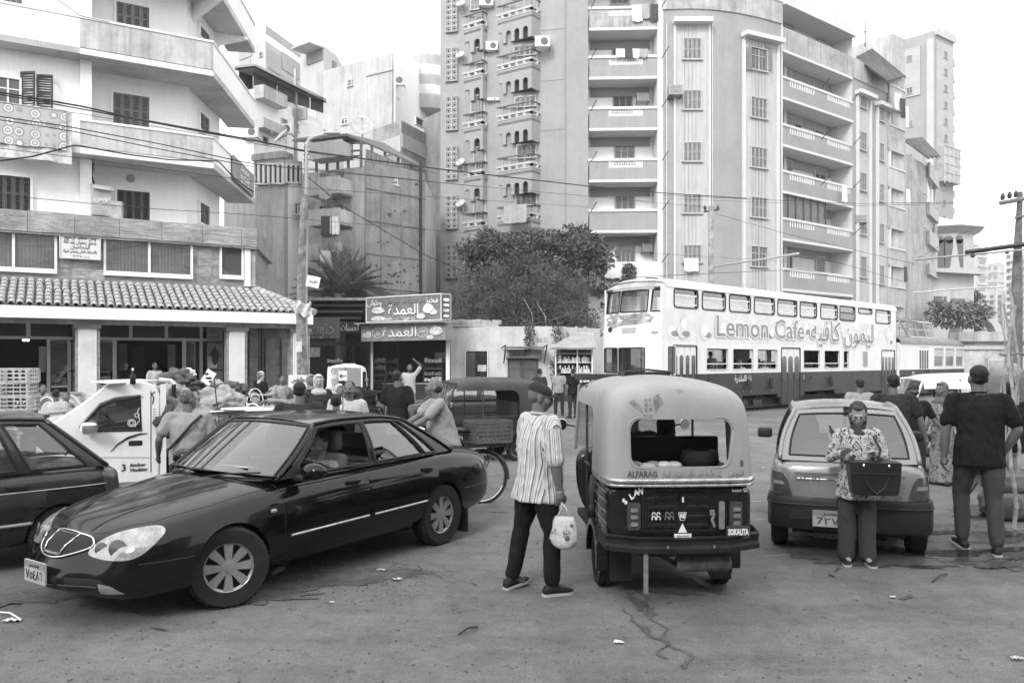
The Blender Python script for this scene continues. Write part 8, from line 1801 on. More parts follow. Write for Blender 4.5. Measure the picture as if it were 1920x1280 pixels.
 for k,(y0,z0)in enumerate(((.30,1.545),(.265,1.55),(.30,1.51),(.265,1.515),(.30,1.475),(.265,1.48))):rp(rounded(-y0-.014,-y0+.014,z0-.014,z0+.012,.004,2),'crest_print',lt_,.002,(2,2),c,tc,.004)
 for poly in([(-.46,1.53),(-.40,1.55),(-.35,1.50),(-.33,1.45),(-.40,1.49)],[(-.24,1.57),(-.17,1.60),(-.15,1.52),(-.20,1.48),(-.22,1.44),(-.235,1.50)],[(-.34,1.44),(-.24,1.44),(-.27,1.41),(-.32,1.42)]):rp(poly,'crest_print',lt_,.0015,(3,3),c,tc,.004)
 rp([(-.03,1.62),(.02,1.63),(.05,1.61),(.0,1.60)],'canopy_scuff',graym,.002,(2,2),c,tc,.004);rp(rounded(.51,.54,1.05,1.10,.012),'canopy_patch',tx,.003,(2,2),c,tc,.004)
 for sy,a0 in((1,0),):
  for z in(.86,.79,.71,.63):part(MB().tube([V(-.08,.647,z),V(-.4,.655,z),V(-.60,.645,z-.004)],.003,4),'side_line',wornc,t)
 ve=MB();x0=.45
 def tf(y):return V(x0,y,1.70)
 ve.tube([V(x0,.26,1.705),V(x0,.235,1.745),V(x0,0,1.765),V(x0,-.235,1.745),V(x0,-.27,1.705)],.01,5);ve.tube([V(x0,.27,1.70),V(x0,-.27,1.70)],.012,5)
 for k in range(-11,12):y=k*.021;h=.05*(1-(abs(y)/.26)**4);ve.tube([V(x0,y,1.70),V(x0,y+.03 if k%2 else y-.03,1.70+h)],.0035,4);ve.tube([V(x0,y,1.70),V(x0,y-.03 if k%2 else y+.03,1.70+h)],.0035,4)
 part(ve,'roof_vent_grille',ironm,t);part(MB().b2(x0+.02,x0+.3,-.24,.24,1.69,1.74),'roof_vent',ironm,t);part(MB().b2(.95,1.35,-.35,.60,1.66,1.715),'front_roof_cover',ironm,t)
 part(MB().b2(-.72,-.712,.31,.35,.13,.45),'hanging_strap',graym,t);part(MB().lathe([(.10,0),(.15,0),(.165,.02),(.17,.06),(.165,.10),(.15,.12),(.10,.12),(.09,.06)],28,(-.3,-.28,1.02),closed=True),'spare_tyre',tyrem,t,smooth=True)
 for k in range(30):
  a=2*math.pi*k/30
 return t,tc,tb
rc_=V(1.20,6.45,0);rzr=R(93.5);rsc=.976
rk1,tc1,tb1=rickshaw('auto_rickshaw','auto rickshaw with pale canopy seen from behind beside the man in the striped shirt',rc_,rzr,rsc,detail=True);rk1.scale=(.976,0.845,.976)
sackw=cloths[3];M1=Matrix.Translation(rc_)@Matrix.Rotation(rzr,4,'Z')@Matrix.Diagonal((.976,0.845,.976,1))
t_=TH('cloth_bundle','pale crumpled cloths on the rear shelf inside the front rickshaw','cloth',M1@V(-.4,.2,1.01));rs=random.Random(2)
for k in range(5):
 c=M1@V(-.42+rs.uniform(-.05,.1),.34-k*.09,1.03);mb=MB(t_.Mi);mb.ell(c,(.07,.06,.028),10,6,rs.uniform(0,3));t_.part(mb,'fold',cloths[(0,3,1,0,3)[k]],smooth=True)
rk2,_,_=rickshaw('auto_rickshaw','dark-roofed auto rickshaw in the middle distance behind the cyclist',V(*W2(950,14.8),0),R(203),.87,can=vind,low=rbk)
rk3,_,_=rickshaw('auto_rickshaw','white-fronted auto rickshaw facing the camera with shiny jars on its roof',V(*W2(652,27.5),0),R(-82),.98,can=mat('white_canopy',.7,.5,var=.05),low=rbk)
rk4,_,_=rickshaw('auto_rickshaw','white-canopied auto rickshaw behind the walkers at the right',V(*W2(1862,12.9),0),R(172),.93,can=MATS['white_canopy'],low=mat('rick_mid',.2,.4,var=.3))
for k in range(9):
 px,py=648+(k%5)*4.8+(k//5)*2,693-(k//5)*6;c=P(px,py-3,27);tag(part(MB().ell(c,(.055,.055,.06),10,8),'shiny_ball',chrome if k%2 else wornc,smooth=True),'shiny metal ball in the cluster on the roof of the facing rickshaw','ball','shiny balls on the rickshaw roof')
t_=TH('glass_jar','striped jar on the roof left of the shiny balls','jar',P(645,690,27));c=P(647,692,27)
t_.part(t_.mb().lathe([(0,0),(.09,0),(.09,.05),(.07,.06)],12,c),'lid',chrome);t_.part(t_.mb().lathe([(.08,.05),(.10,.12),(.08,.2),(.0,.2)],12,c),'jar_body',mat('jar_mixed',.4,.3,var=.8,scale=20))
# PEOPLE
skins={'mid':mat('skin_mid',.125,.5,var=.08,scale=9),'light':mat('skin_light',.29,.5,var=.08,scale=9),'dark':mat('skin_dark',.09,.5,var=.1,scale=9)}
hairm=mat('hair_dark',.018,.55,var=.4,scale=40,bump=.004,bscale=160);greyh=mat('hair_grey',.10,.6,var=.7,scale=50,bump=.004,bscale=150);eyem=mat('eye_dark',.02,.2);eyew=mat('eye_white',.15,.3)
lipm=mat('lip',.13,.5);solem=mat('shoe_sole',.45,.6);shoem=mat('shoe_dark',.02,.6,var=.3,scale=10)
cb_={'black':mat('tee_black',.009,.85,var=.2,scale=3,bump=.011,bscale=13),'dark':mat('cloth_dark_grey',.025,.85,var=.2,scale=3,bump=.011,bscale=13),'grey':mat('trouser_grey',.055,.9,var=.12,scale=3,bump=.011,bscale=13),'mid':mat('polo_grey',.25,.9,var=.08,scale=3,bump=.011,bscale=13),'light':mat('shirt_light',.38,.9,var=.05,scale=3,bump=.011,bscale=13),'jeans':mat('jeans',.22,.9,var=.2,scale=3,bump=.010,bscale=13),'brown':mat('cloth_mid_dark',.11,.9,var=.15,scale=3,bump=.010,bscale=13)}
def patt(name,a,b,sc,thr=.5,w=.02,rough=.85,stretch=1):
 m=mat(name,1,rough,var=.05,bump=.009,bscale=14);t=m.node_tree;N,L=t.nodes,t.links;bs=N['Principled BSDF'];src=bs.inputs['Base Color'].links[0].from_socket
 tc=N.new('ShaderNodeTexCoord');mp=N.new('ShaderNodeMapping');mp.inputs['Scale'].default_value=(1,1,stretch);L.new(tc.outputs['Object'],mp.inputs[0]);n=N.new('ShaderNodeTexNoise');n.inputs['Scale'].default_value=sc;n.inputs['Detail'].default_value=3;n.inputs['Roughness'].default_value=.7;n.inputs['Distortion'].default_value=1.2;L.new(mp.outputs[0],n.inputs[0])
 r=N.new('ShaderNodeMapRange');L.new(n.outputs[0],r.inputs[0]);r.inputs[1].default_value=thr-w;r.inputs[2].default_value=thr+w;r.inputs[3].default_value=a;r.inputs[4].default_value=b
 mm=N.new('ShaderNodeMixRGB');mm.blend_type='MULTIPLY';mm.inputs[0].default_value=1;L.new(src,mm.inputs[1]);L.new(r.outputs[0],mm.inputs[2]);L.new(mm.outputs[0],bs.inputs['Base Color']);return m
cb_['floral']=patt('floral_blouse',.05,.45,34,.47);cb_['pattern']=patt('patterned_dress',.22,.06,16,.55);cb_['scarf']=mat('scarf_grey',.045,.85,var=.15,scale=4,bump=.01,bscale=10)
def stripe_mat():
 m=mat('striped_shirt',.52,.85,var=.05,scale=3,bump=.009,bscale=14);t=m.node_tree;N,L=t.nodes,t.links;bs=N['Principled BSDF'];src=bs.inputs['Base Color'].links[0].from_socket
 at=N.new('ShaderNodeAttribute');at.attribute_name='stripe'
 def band(f,ph,lo,hi,dk):
  a=N.new('ShaderNodeMath');a.operation='MULTIPLY_ADD';L.new(at.outputs['Fac'],a.inputs[0]);a.inputs[1].default_value=f;a.inputs[2].default_value=ph
  b=N.new('ShaderNodeMath');b.operation='SINE';L.new(a.outputs[0],b.inputs[0]);r=N.new('ShaderNodeMapRange');L.new(b.outputs[0],r.inputs[0]);r.inputs[1].default_value=lo;r.inputs[2].default_value=hi;r.inputs[3].default_value=1;r.inputs[4].default_value=dk;return r.outputs[0]
 mm=None;cur=src
 for v in(band(2*math.pi/.036,0,.86,.95,.22),band(2*math.pi/.036,2.6,.7,.95,.6),band(2*math.pi/.072,1.2,.9,.97,.45)):
  mm=N.new('ShaderNodeMixRGB');mm.blend_type='MULTIPLY';mm.inputs[0].default_value=1;L.new(cur,mm.inputs[1]);L.new(v,mm.inputs[2]);cur=mm.outputs[0]
 L.new(cur,bs.inputs['Base Color']);return m
cb_['stripe']=stripe_mat()
def cap(mb,pts,rs_,seg=10):
 """chain of tapered limbs with round ends"""
 pts=[Vector(p)for p in pts]
 for i in range(len(pts)-1):
  a,b=pts[i],pts[i+1];ra,rb=rs_[i],rs_[i+1];d=(b-a);L_=max(d.length,1e-5);d/=L_
  P_=[a-d*ra*.8,a-d*ra*.45,a,a.lerp(b,.5),b,b+d*rb*.45,b+d*rb*.8];mb.tube(P_,[ra*.55,ra*.88,ra,(ra+rb)/2*1.02,rb,rb*.88,rb*.55],seg)
GROW=[]
def grow(mb,name,m,par,vox,sm=5,wr=0,wsc=9,seed=0,label=None,post=None):
 o=link(name,mb.mesh(name,m),par,label);r=o.modifiers.new('r','REMESH');r.mode='VOXEL';r.voxel_size=vox;s_=o.modifiers.new('s','SMOOTH');s_.factor=.5;s_.iterations=sm
 GROW.append((o,m,wr,wsc,seed,post));return o
def grow_all():
 bpy.context.view_layer.update();dg=bpy.context.evaluated_depsgraph_get()
 done=[bpy.data.meshes.new_from_object(g[0].evaluated_get(dg))for g in GROW]
 for(o,m,wr,wsc,seed,post),me in zip(GROW,done):
  o.modifiers.clear();o.data=me;me.name=o.name
  if post:post(me)
  if wr:
   n=len(me.vertices);co=np.empty(n*3,'f');me.vertices.foreach_get('co',co);no=np.empty(n*3,'f');me.vertex_normals.foreach_get('vector',no);co=co.reshape(-1,3);no=no.reshape(-1,3)
   q=co*np.array([wsc,wsc,wsc*.55])+np.array([seed,0,seed*.3]);nf=noise.noise
   n1=np.array([nf(p)for p in q.tolist()]);n2=1-2*np.abs(np.array([nf(p)for p in(q*1.9+np.array([3,1,seed])).tolist()]))
   co=co+no*(wr*(n1*1.1+(n2-.5)*.9))[:,None];me.vertices.foreach_set('co',co.astype('f').ravel())
  me.polygons.foreach_set('use_smooth',[True]*len(me.polygons));me.materials.clear();me.materials.append(m)
  me.update()
def U(*a):return Vector(a).normalized()
LENS=dict(th=.245,sh=.245,ua=.172,fa=.148)
def human(label,loc,rz,h=1.72,top='mid',bottom='dark',sleeves='short',arms=None,legs=None,lean=0,head=(0,0),hair='short',skin='mid',build=1.0,belly=0,vox=.016,detail=0,sc_bot='trousers',shoes=shoem,sit=None,hem=.0,group=None,hairmat=None,extra=None,ground=True,seed=1,scarf='dark',z0=0,rob=None,name='person'):
 t=thing(name,label,'person',loc,rz,group);sk_=skins[skin];H_=h;b_=build
 arms=arms or{};legs=legs or{}
 hipz=.53*H_;sc_=H_/1.72
 hips={s_:V(s_*.052*H_*b_,0,0)for s_ in(-1,1)};ank={};kne={}
 for s_ in(-1,1):
  th,sh=legs.get(s_,(U(s_*.06,0,-1),U(s_*.02,.03,-1)))
  kne[s_]=hips[s_]+th*LENS['th']*H_;ank[s_]=kne[s_]+sh*LENS['sh']*H_
 pz=sit if sit is not None else-min(ank[1].z,ank[-1].z)+.045*H_
 P0=V(0,0,pz+z0)
 for d in(hips,kne,ank):
  for s_ in d:d[s_]=d[s_]+P0
 sp=U(0,-math.sin(lean),math.cos(lean));neck=P0+sp*.295*H_+V(0,-.012*math.sin(lean),0);chest=P0+sp*.19*H_;waist=P0+sp*.07*H_
 sdn_={s_:neck+V(s_*.108*H_*b_,0,0)-sp*.018*H_ for s_ in(-1,1)}
 elb,wri,fd={},{},{}
 for s_ in(-1,1):
  ua,fa=arms.get(s_,(U(s_*.16,.06,-1),U(s_*.04,-.16,-1)));elb[s_]=sdn_[s_]+ua*LENS['ua']*H_;wri[s_]=elb[s_]+fa*LENS['fa']*H_;fd[s_]=fa
 yaw,pit_=head;hc=neck+U(0,-math.sin(lean*.6)-.12,1)*.088*H_
 Rh=Matrix.Rotation(yaw,3,'Z')@Matrix.Rotation(-pit_,3,'X');hs=sc_*1.0
 def hp(x,y,z):return hc+Rh@V(x,y,z)*hs
 m=MB()
 def hell(c,r,sg=14,rg=10):
  q=MB();q.ell((0,0,0),[a*hs for a in r],sg,rg);m.add([hp(*c)+Rh@Vector(v)for v in q.v],q.f)
 hell((0,.018,.03),(.073,.092,.088));hell((0,-.022,-.022),(.060,.066,.085));hell((0,-.045,-.078),(.030,.034,.028))
 hell((0,-.088,-.012),(.013,.02,.028));hell((0,-.098,-.028),(.016,.014,.012));hell((0,-.078,-.058),(.024,.014,.012));hell((0,-.075,.022),(.05,.018,.012))
 for s_ in(-1,1):hell((s_*.076,.012,-.008),(.011,.022,.034));hell((s_*.045,-.055,-.025),(.02,.025,.025))
 cap(m,[neck-sp*.02*H_,hp(0,.012,-.06)],[.056*sc_,.054*sc_])
 cap(m,[P0+sp*.0,waist,chest,neck-sp*.05*H_],[.10*sc_*b_,.10*sc_*b_,.105*sc_*b_,.07*sc_])
 for s_ in(-1,1):
  cap(m,[neck-sp*.04*H_,sdn_[s_]-sp*.012*H_],[.034*sc_,.034*sc_]);cap(m,[sdn_[s_]-sp*.01*H_,elb[s_],elb[s_].lerp(wri[s_],.35),wri[s_]],[.040*sc_*b_,.037*sc_*b_,.039*sc_*b_,.024*sc_])
  cap(m,[hips[s_],kne[s_],kne[s_].lerp(ank[s_],.35),ank[s_]],[.078*sc_*b_,.052*sc_,.050*sc_,.036*sc_]);cap(m,[ank[s_],ank[s_]+V(0,-.10*sc_,-.03*sc_)],[.034*sc_,.028*sc_])
  f=fd[s_];side=V(1,0,0)-f*f.x;side=side.normalized()if side.length>.2 else V(0,1,0);pn=f.cross(side).normalized()
  curl=(arms.get('curl',.25));pd=side if abs(f.z)<.8 else V(0,1,0)-f*f.y;pd=pd.normalized();bend=f.cross(pd).normalized()*s_*-1
  pal=wri[s_]+f*.045*sc_;cap(m,[wri[s_],pal],[.026*sc_,.034*sc_],8)
  cap(m,[pal+pd*.02*sc_,pal-pd*.02*sc_+f*.02*sc_],[.022*sc_,.022*sc_],8)
  if detail or vox<.013:
   for k in range(4):
    o_=(k-1.5)*.0225*sc_;l_=(.07,.078,.074,.058)[k]*sc_;a=pal+f*.03*sc_+pd*o_;q1=a+f*l_*.45+bend*l_*.16*curl*2;q2=q1+(f*(1-curl)+bend*curl*1.3).normalized()*l_*.5;cap(m,[a,q1,q2],[.0105*sc_,.0095*sc_,.008*sc_],6)
   a=pal+pd*.028*sc_*-1-f*.01*sc_;cap(m,[a,a-pd*.018*sc_+f*.028*sc_,a-pd*.018*sc_+f*.06*sc_+bend*.012],[.014*sc_,.0115*sc_,.009*sc_],6)
  else:cap(m,[pal,pal+f*.05*sc_+bend*.015],[.03*sc_,.02*sc_],8)
 body=grow(m,'body',sk_,t,vox*.52 if detail else vox*.8,3)
 def hm(nm,mt,fn,par=body,**k):q=MB();fn(q);q2=MB();q2.add([hp(*v)for v in q.v],q.f);return part(q2,nm,mt,par,smooth=True,**k)
 hmat=hairmat or hairm
 if hair in('short','bald','cap','long'):
  q=MB()
  def he(c,r):e=MB();e.ell(c,r,16,12);q.add([hp(*v)for v in e.v],e.f)
  if hair=='bald':he((0,.05,-.008),(.082,.066,.058))
  elif hair=='cap':he((0,.052,-.004),(.072,.052,.046))
  else:he((0,.030,.046),(.0765,.088,.078));he((0,.055,.004),(.068,.052,.056))
  if hair=='long':he((0,.07,-.05),(.07,.05,.09))
  grow(q,'hair',hmat,body,vox*.75,2,wr=.003,wsc=40,seed=seed)
 if hair=='cap':
  q=MB()
  def capf(u,v):a=2*math.pi*u;e=math.pi/2*v;return V(.088*math.cos(a)*math.cos(e),.012+.104*math.sin(a)*math.cos(e),.045+.078*math.sin(e)+.012*math.sin(a))
  q.grid(capf,24,8)
  cp=hm('cap',cb_['dark'],lambda z:z.add(q.v,q.f));q3=MB()
  q3.grid(lambda u,v:V(.062*math.cos(math.pi*(u))*1.0,-.075-.085*math.sin(math.pi*u)*v,.040-.012*v-.010*(2*u-1)**2*1),12,4);q3.grid(lambda u,v:V(.062*math.cos(math.pi*(u)),-.075-.085*math.sin(math.pi*u)*v,.034-.012*v-.010*(2*u-1)**2),12,4,flip=True);hm('visor',cb_['dark'],lambda z:z.add(q3.v,q3.f),cp);hm('cap_button',cb_['dark'],lambda z:z.ell((0,.012,.124),(.008,.008,.005),8,5),cp)
  q4=MB();q4.tube([capf(0,v/8)for v in range(9)]+[capf(.5,1-v/8)for v in range(9)],.0018,4);hm('cap_seam',trim,lambda z:z.add(q4.v,q4.f),cp)
 if hair=='hijab':
  q=MB();sm_=cb_[scarf]if scarf in cb_ else scarf
  def he(c,r):e=MB();e.ell(c,r,18,12);q.add([hp(*v)for v in e.v],e.f)
  he((0,.048,.036),(.092,.094,.102));he((0,.055,-.04),(.092,.070,.09));he((0,.01,-.14),(.06,.07,.03));he((-.058,.012,-.08),(.026,.05,.055));he((.058,.012,-.08),(.026,.05,.055));he((0,-.03,.098),(.062,.05,.022))
  cap(q,[hp(0,.04,-.085),neck-sp*.01*H_+V(0,.005,0)],[.072*sc_,.078*sc_],14);q.ell(neck-sp*.028*H_+V(0,-.004,0),((.10 if rob is None else.155)*sc_*b_,.10*sc_,(.05 if rob is None else.075)*sc_),16,8)
  grow(q,'headscarf',sm_,body,vox*.7,3,wr=.004,wsc=16,seed=seed)
 if detail or vox<=.014:
  for s_ in(-1,1):
   e=hm('eye',eyew,lambda z:z.ell((s_*.029,-.0765,.0),(.012,.007,.0055),10,6));hm('iris',eyem,lambda z:z.ell((s_*.029,-.082,.0),(.0055,.003,.0052),8,5),e)
   hm('eyebrow',hmat,lambda z:z.tube([(s_*.014,-.088,.018),(s_*.03,-.087,.023),(s_*.046,-.077,.018)],[.003,.004,.002],5))
  hm('mouth',lipm,lambda z:z.tube([(-.02,-.083,-.058),(-.007,-.0915,-.056),(.007,-.0915,-.056),(.02,-.083,-.058)],[.002,.0045,.0045,.002],5))
 if extra and'moustache'in extra:hm('moustache',hmat,lambda z:z.tube([(-.034,-.080,-.055),(-.018,-.093,-.044),(0,-.099,-.042),(.018,-.093,-.044),(.034,-.080,-.055)],[.004,.008,.008,.008,.004],6))
 if extra and'beard'in extra:hm('beard',hmat,lambda z:z.ell((0,-.05,-.078),(.046,.048,.034),12,8))
 if extra and'glasses'in extra:
  def gl_f(z):
   for s_ in(-1,1):z.tube([(s_*(.032+.021*math.cos(k*.4488)),-.094+.004*abs(math.cos(k*.4488)),.0+.015*math.sin(k*.4488))for k in range(15)],.0018,4);z.tube([(s_*.053,-.09,.004),(s_*.078,-.04,.006),(s_*.082,.015,.0)],.002,4)
   z.tube([(-.011,-.096,.003),(.011,-.096,.003)],.0018,4)
  hm('glasses',ironm,gl_f)
 m=MB();bl=belly;dn=P0-sp*(.065+hem)*H_
 n=20
 def ring(c,w,d,yo=0):return[c+V(w*sc_*b_*math.cos(2*math.pi*k/n),d*sc_*math.sin(2*math.pi*k/n)+yo*sc_,0)for k in range(n)]
 if rob is None:
  m.rings([ring(dn,.190+hem*.5,.150+bl*.4+hem*.9,-bl*.3),ring(P0+sp*.02*H_,.182,.142+bl*.7,-bl*.5),ring(waist+sp*.02*H_,.168,.128+bl,-bl*.6),ring(chest,.186,.128+bl*.4,-bl*.2),ring(neck-sp*.055*H_,.190,.112),ring(neck-sp*.024*H_,.145,.088),ring(neck-sp*.006*H_,.10,.074),ring(neck+sp*.004*H_,.072,.066,-.004)])
 else:
  zf=rob;m.rings([ring(V(P0.x,P0.y,z0+zf*H_),.21,.20),ring(V(P0.x,P0.y,z0+.26*H_),.20,.17),ring(P0,.185,.145+bl*.4),ring(waist+sp*.02*H_,.172,.13+bl),ring(chest,.18,.125),ring(neck-sp*.055*H_,.17,.1),ring(neck-sp*.02*H_,.12,.08),ring(neck+sp*.005*H_,.07,.07)])
 for s_ in(-1,1):
  a,e,w_=sdn_[s_],elb[s_],wri[s_];cap(m,[neck-sp*.022*H_+V(s_*.03,0,0),a-sp*.006*H_],[.050*sc_,.058*sc_*b_**.5])
  if sleeves=='short':cap(m,[a+V(-s_*.03,0,0),a.lerp(e,.15),a.lerp(e,.72)],[.056*sc_*b_**.5,.062*sc_*b_**.5,.066*sc_*b_**.5])
  elif sleeves=='long':cap(m,[a+V(-s_*.03,0,0),a.lerp(e,.2),e,e.lerp(w_,.95)],[.056*sc_*b_**.5,.062*sc_*b_**.5,.055*sc_*b_**.5,.040*sc_])
  elif sleeves=='half':cap(m,[a+V(-s_*.03,0,0),a.lerp(e,.2),a.lerp(e,1.0)],[.058*sc_*b_**.5,.066*sc_*b_**.5,.070*sc_*b_**.5])
 def spost(me):
  at=me.attributes.new('stripe','FLOAT','POINT');vals=[]
  for v in me.vertices:
   p=v.co;best=None
   for s_ in(-1,1):
    a,e=sdn_[s_],elb[s_];d=e-a;t_=(p-a).dot(d)/d.length_squared;q_=(p-a)-d*t_
    if t_>.22 and q_.length<.10*sc_ and(best is None or q_.length<best[0]):best=(q_.length,math.atan2(q_.y,q_.x)*.075+.3*s_)
   vals.append(best[1]if best else(p.x*1.0 if True else 0)+(.035 if p.y<0 else 0)*0+math.copysign(abs(p.y)*.0,1))
  at.data.foreach_set('value',vals)
 tm_=cb_[top]if isinstance(top,str)else top
 tp_=grow(m,'robe'if rob is not None else'shirt',tm_,t,vox,7 if rob is None else 8,wr=.010*(1.3 if rob is not None else 1),wsc=9,seed=seed,post=spost if top=='stripe'else None)
 if detail and rob is None and hair!='hijab':
  q=MB();q.tube([neck+sp*.012*H_+V(.068*sc_*math.cos(a),.064*sc_*math.sin(a)-.01,.006*math.sin(a))for a in[2*math.pi*k/18 for k in range(19)]],.008*sc_ if top!='stripe'else.014*sc_,6);part(q,'collar',tm_,tp_,smooth=True)
 if rob is None:
  m=MB();bm_=cb_[bottom]if isinstance(bottom,str)else bottom;wd=1.28 if sc_bot=='wide'else 1.0
  m.rings([ring(P0+sp*.02*H_,.118,.088+bl*.2),ring(P0,.138,.10+bl*.15),ring(P0-V(0,0,.05*H_),.155,.116),ring(P0-V(0,0,.085*H_),.12,.09)])
  for s_ in(-1,1):
   k_=kne[s_];a_=ank[s_];cap(m,[hips[s_]-V(0,0,.02*H_),hips[s_].lerp(k_,.5),k_,k_.lerp(a_,.5),a_.lerp(k_,.02 if sc_bot=='wide'else.1)],[.084*sc_*b_,.086*sc_*b_*wd**.5,.072*sc_*wd,.070*sc_*wd,(.062 if sc_bot!='slim'else.046)*sc_*wd*(1.12 if sc_bot=='wide'else 1)])
  grow(m,'trousers',bm_,t,vox,5,wr=.007,wsc=8,seed=seed+5)
 if ground:
  for s_ in(-1,1):
   a_=ank[s_];fz=a_.z-.045*H_;dirx=legs.get('toe',{}).get(s_,s_*.18);tilt=legs.get('tilt',{}).get(s_,0);Rf=Matrix.Rotation(dirx,3,'Z')@Matrix.Rotation(tilt,3,'X')
   def fp(x,y,z):return V(a_.x,a_.y,fz)+Rf@V(x,y,z)*sc_
   rg=[]
   for(y,w,zt,zo)in((.075,.022,.05,.012),(.06,.034,.085,0),(.02,.038,.10,0),(-.03,.040,.095,0),(-.08,.044,.068,0),(-.13,.046,.052,0),(-.165,.038,.042,.004),(-.188,.02,.03,.012)):rg.append([fp(w*math.cos(2*math.pi*k/14),y,zo+.012+(zt-zo-.012)*(.5+.5*math.sin(2*math.pi*k/14)))for k in range(14)])
   sh_o=part(MB().rings(rg),'shoe',shoes,t,smooth=True);rg=[]
   for(y,w)in((.08,.024),(.06,.036),(.02,.038),(-.03,.040),(-.08,.046),(-.135,.048),(-.17,.039),(-.195,.02)):rg.append([fp(w,y,.018),fp(-w,y,.018),fp(-w,y,0),fp(w,y,0)])
   part(MB().rings(rg),'sole',solem if detail else shoes,sh_o)
 t['_']=0;del t['_']
 M_=Matrix.Translation(loc)@Matrix.Rotation(rz,4,'Z');return dict(t=t,M=M_,wri=wri,elb=elb,neck=neck,sd=sdn_,P0=P0,fd=fd,body=body,hc=hc,sc=sc_,chest=chest,ank=ank)
p1=human('man in dark cap and striped shirt holding a plastic bag beside the pale rickshaw',G(1006,1108),R(118),1.655,'stripe','black','half',arms={1:(U(.2,-.12,-1),U(.02,-.35,-1)),-1:(U(-.16,.02,-1),U(-.02,-.16,-1)),'curl':.7},legs={1:(U(.10,.12,-1),U(.04,.22,-1)),-1:(U(-.08,-.14,-1),U(-.04,.02,-1)),'tilt':{1:-.12},'toe':{1:.25,-1:-.1}},lean=R(2),head=(R(-26),R(-8)),hair='cap',hairmat=greyh,skin='mid',build=1.2,belly=.05,vox=.0115,detail=1,hem=.035,extra=('glasses','moustache'),seed=3)
w_=p1['M']@p1['wri'][-1]
p_=TH('wrist_watch','metal watch on the wrist of the man in the striped shirt','watch',w_);q=p_.mb();dd_=p1['M'].to_3x3()@p1['fd'][-1];q.tube([w_-dd_*.006,w_+dd_*.012],[.031,.031],12);p_.part(q,'watch_band',wornc)
hb_=w_+dd_*.095
bag=TH('plastic_bag','white printed plastic bag hanging from the hand of the man in the striped shirt','bag',hb_-V(0,0,.3));q=bag.mb()
n=20;prof=[(-.0,.015,.012),(-.04,.03,.02),(-.085,.055,.03),(-.095,.075,.02),(-.13,.088,.03),(-.19,.10,.045),(-.26,.108,.06),(-.31,.095,.06),(-.335,.06,.04),(-.345,.02,.015)]
ax_b=U(.95,-.3,0);ay_b=V(-ax_b.y,ax_b.x,0)
def bring(z,w,d,s_):return[hb_+V(.02,0,z*1.0)+ax_b*(w*math.cos(a)*(1+.3*noise.noise(V(math.cos(a)*2,math.sin(a)*2,z*14+s_))))+ay_b*(d*math.sin(a)*(1+.25*noise.noise(V(math.cos(a)*3,math.sin(a)*3,z*18))))for a in[2*math.pi*k/n for k in range(n)]]
q.rings([bring(z,w,d,0)for z,w,d in prof[3:]]);bg_=bag.part(q,'bag_body',mat('thin_plastic',.5,.3,var=.12,scale=9,bump=.012,bscale=22),smooth=True)
for sx in(-1,1):
 q=bag.mb();q.tube([hb_+V(0,0,.01),hb_+V(.02,0,-.04)+ax_b*sx*.02,hb_+V(.02,0,-.115)+ax_b*sx*.055],[.008,.007,.012],6);bag.part(q,'handle',MATS['thin_plastic'],smooth=True)
for(t_s,u,z,s_,w)in(('all',-.065,-.20,.06,.045),('حلو',.035,-.19,.09,.06)):text(t_s,s_,mat('bag_print',.12,.5),bag.t,bag.to(hb_+V(.02,0,z)+ax_b*u-ay_b*.068),ax_b,(0,0,1),ar=t_s!='all',depth=.001,width=w)
for sx,z,r in((.04,-.245,.02),(.075,-.15,.014)):q=bag.mb();q.ell(hb_+V(.02,0,z)+ax_b*sx-ay_b*.066,(r,.004,r),8,6);bag.part(q,'print',MATS['bag_print'])
p2=human('elderly woman in headscarf and floral blouse searching her handbag behind the grey hatchback',G(1607,1056),R(-12),1.44,'floral','grey','long',arms={1:(U(.34,-.08,-1),U(-.66,-.78,.34)),-1:(U(-.34,-.05,-1),U(.30,-.85,.30)),'curl':.35},legs={1:(U(.03,0,-1),U(0,0,-1)),-1:(U(-.03,0,-1),U(0,.02,-1))},lean=R(3),head=(R(-8),R(-20)),hair='hijab',skin='light',build=.98,belly=.03,vox=.011,detail=1,hem=.06,sc_bot='wide',extra=('glasses',),seed=6,scarf='scarf')
M2=p2['M'];ch=p2['P0'];hbg=TH('handbag','large dark leather handbag hung on the forearm of the woman in the floral blouse','handbag',M2@V(.07,-.27,ch.z-.1));lea=mat('black_leather',.02,.35,var=.3,scale=5,bump=.002,bscale=60)
c=V(.085,-.235,ch.z+.045);q=MB(hbg.Mi@M2);q.rings([[c+V(x*sx,y*.085,z)for x,y in((-1,-1),(-.5,-1.15),(0,-1.2),(.5,-1.15),(1,-1),(1,1),(0,1.15),(-1,1))]for z,sx in((-.155,.155),(-.145,.18),(-.02,.198),(.11,.205),(.125,.20))]);hbg.part(q,'bag_body',lea,smooth=True,bevel=.004).data.set_sharp_from_angle(angle=R(50))
for sx in(-.1,.1):
 q=MB(hbg.Mi@M2);q.tube([c+V(sx,-.105,.09),c+V(sx,-.108,.0),c+V(sx*.6,-.115,-.09),c+V(0,-.118,-.14)],.008,6);hbg.part(q,'handle',lea);q=MB(hbg.Mi@M2);q.ell(c+V(sx,-.108,.095),(.011,.006,.014),8,6);hbg.part(q,'ring',chrome)
q=MB(hbg.Mi@M2);q.tube([c+V(.03,.0,.1),c+V(.07,.06,.22),p2['neck']+V(.11,-.09,-.06)],[.008,.01,.01],6);hbg.part(q,'strap',lea)
q=MB(hbg.Mi@M2);q.b2(c.x-.19,c.x+.19,c.y-.112,c.y-.10,c.z+.03,c.z+.034);hbg.part(q,'stitch_line',ironm)
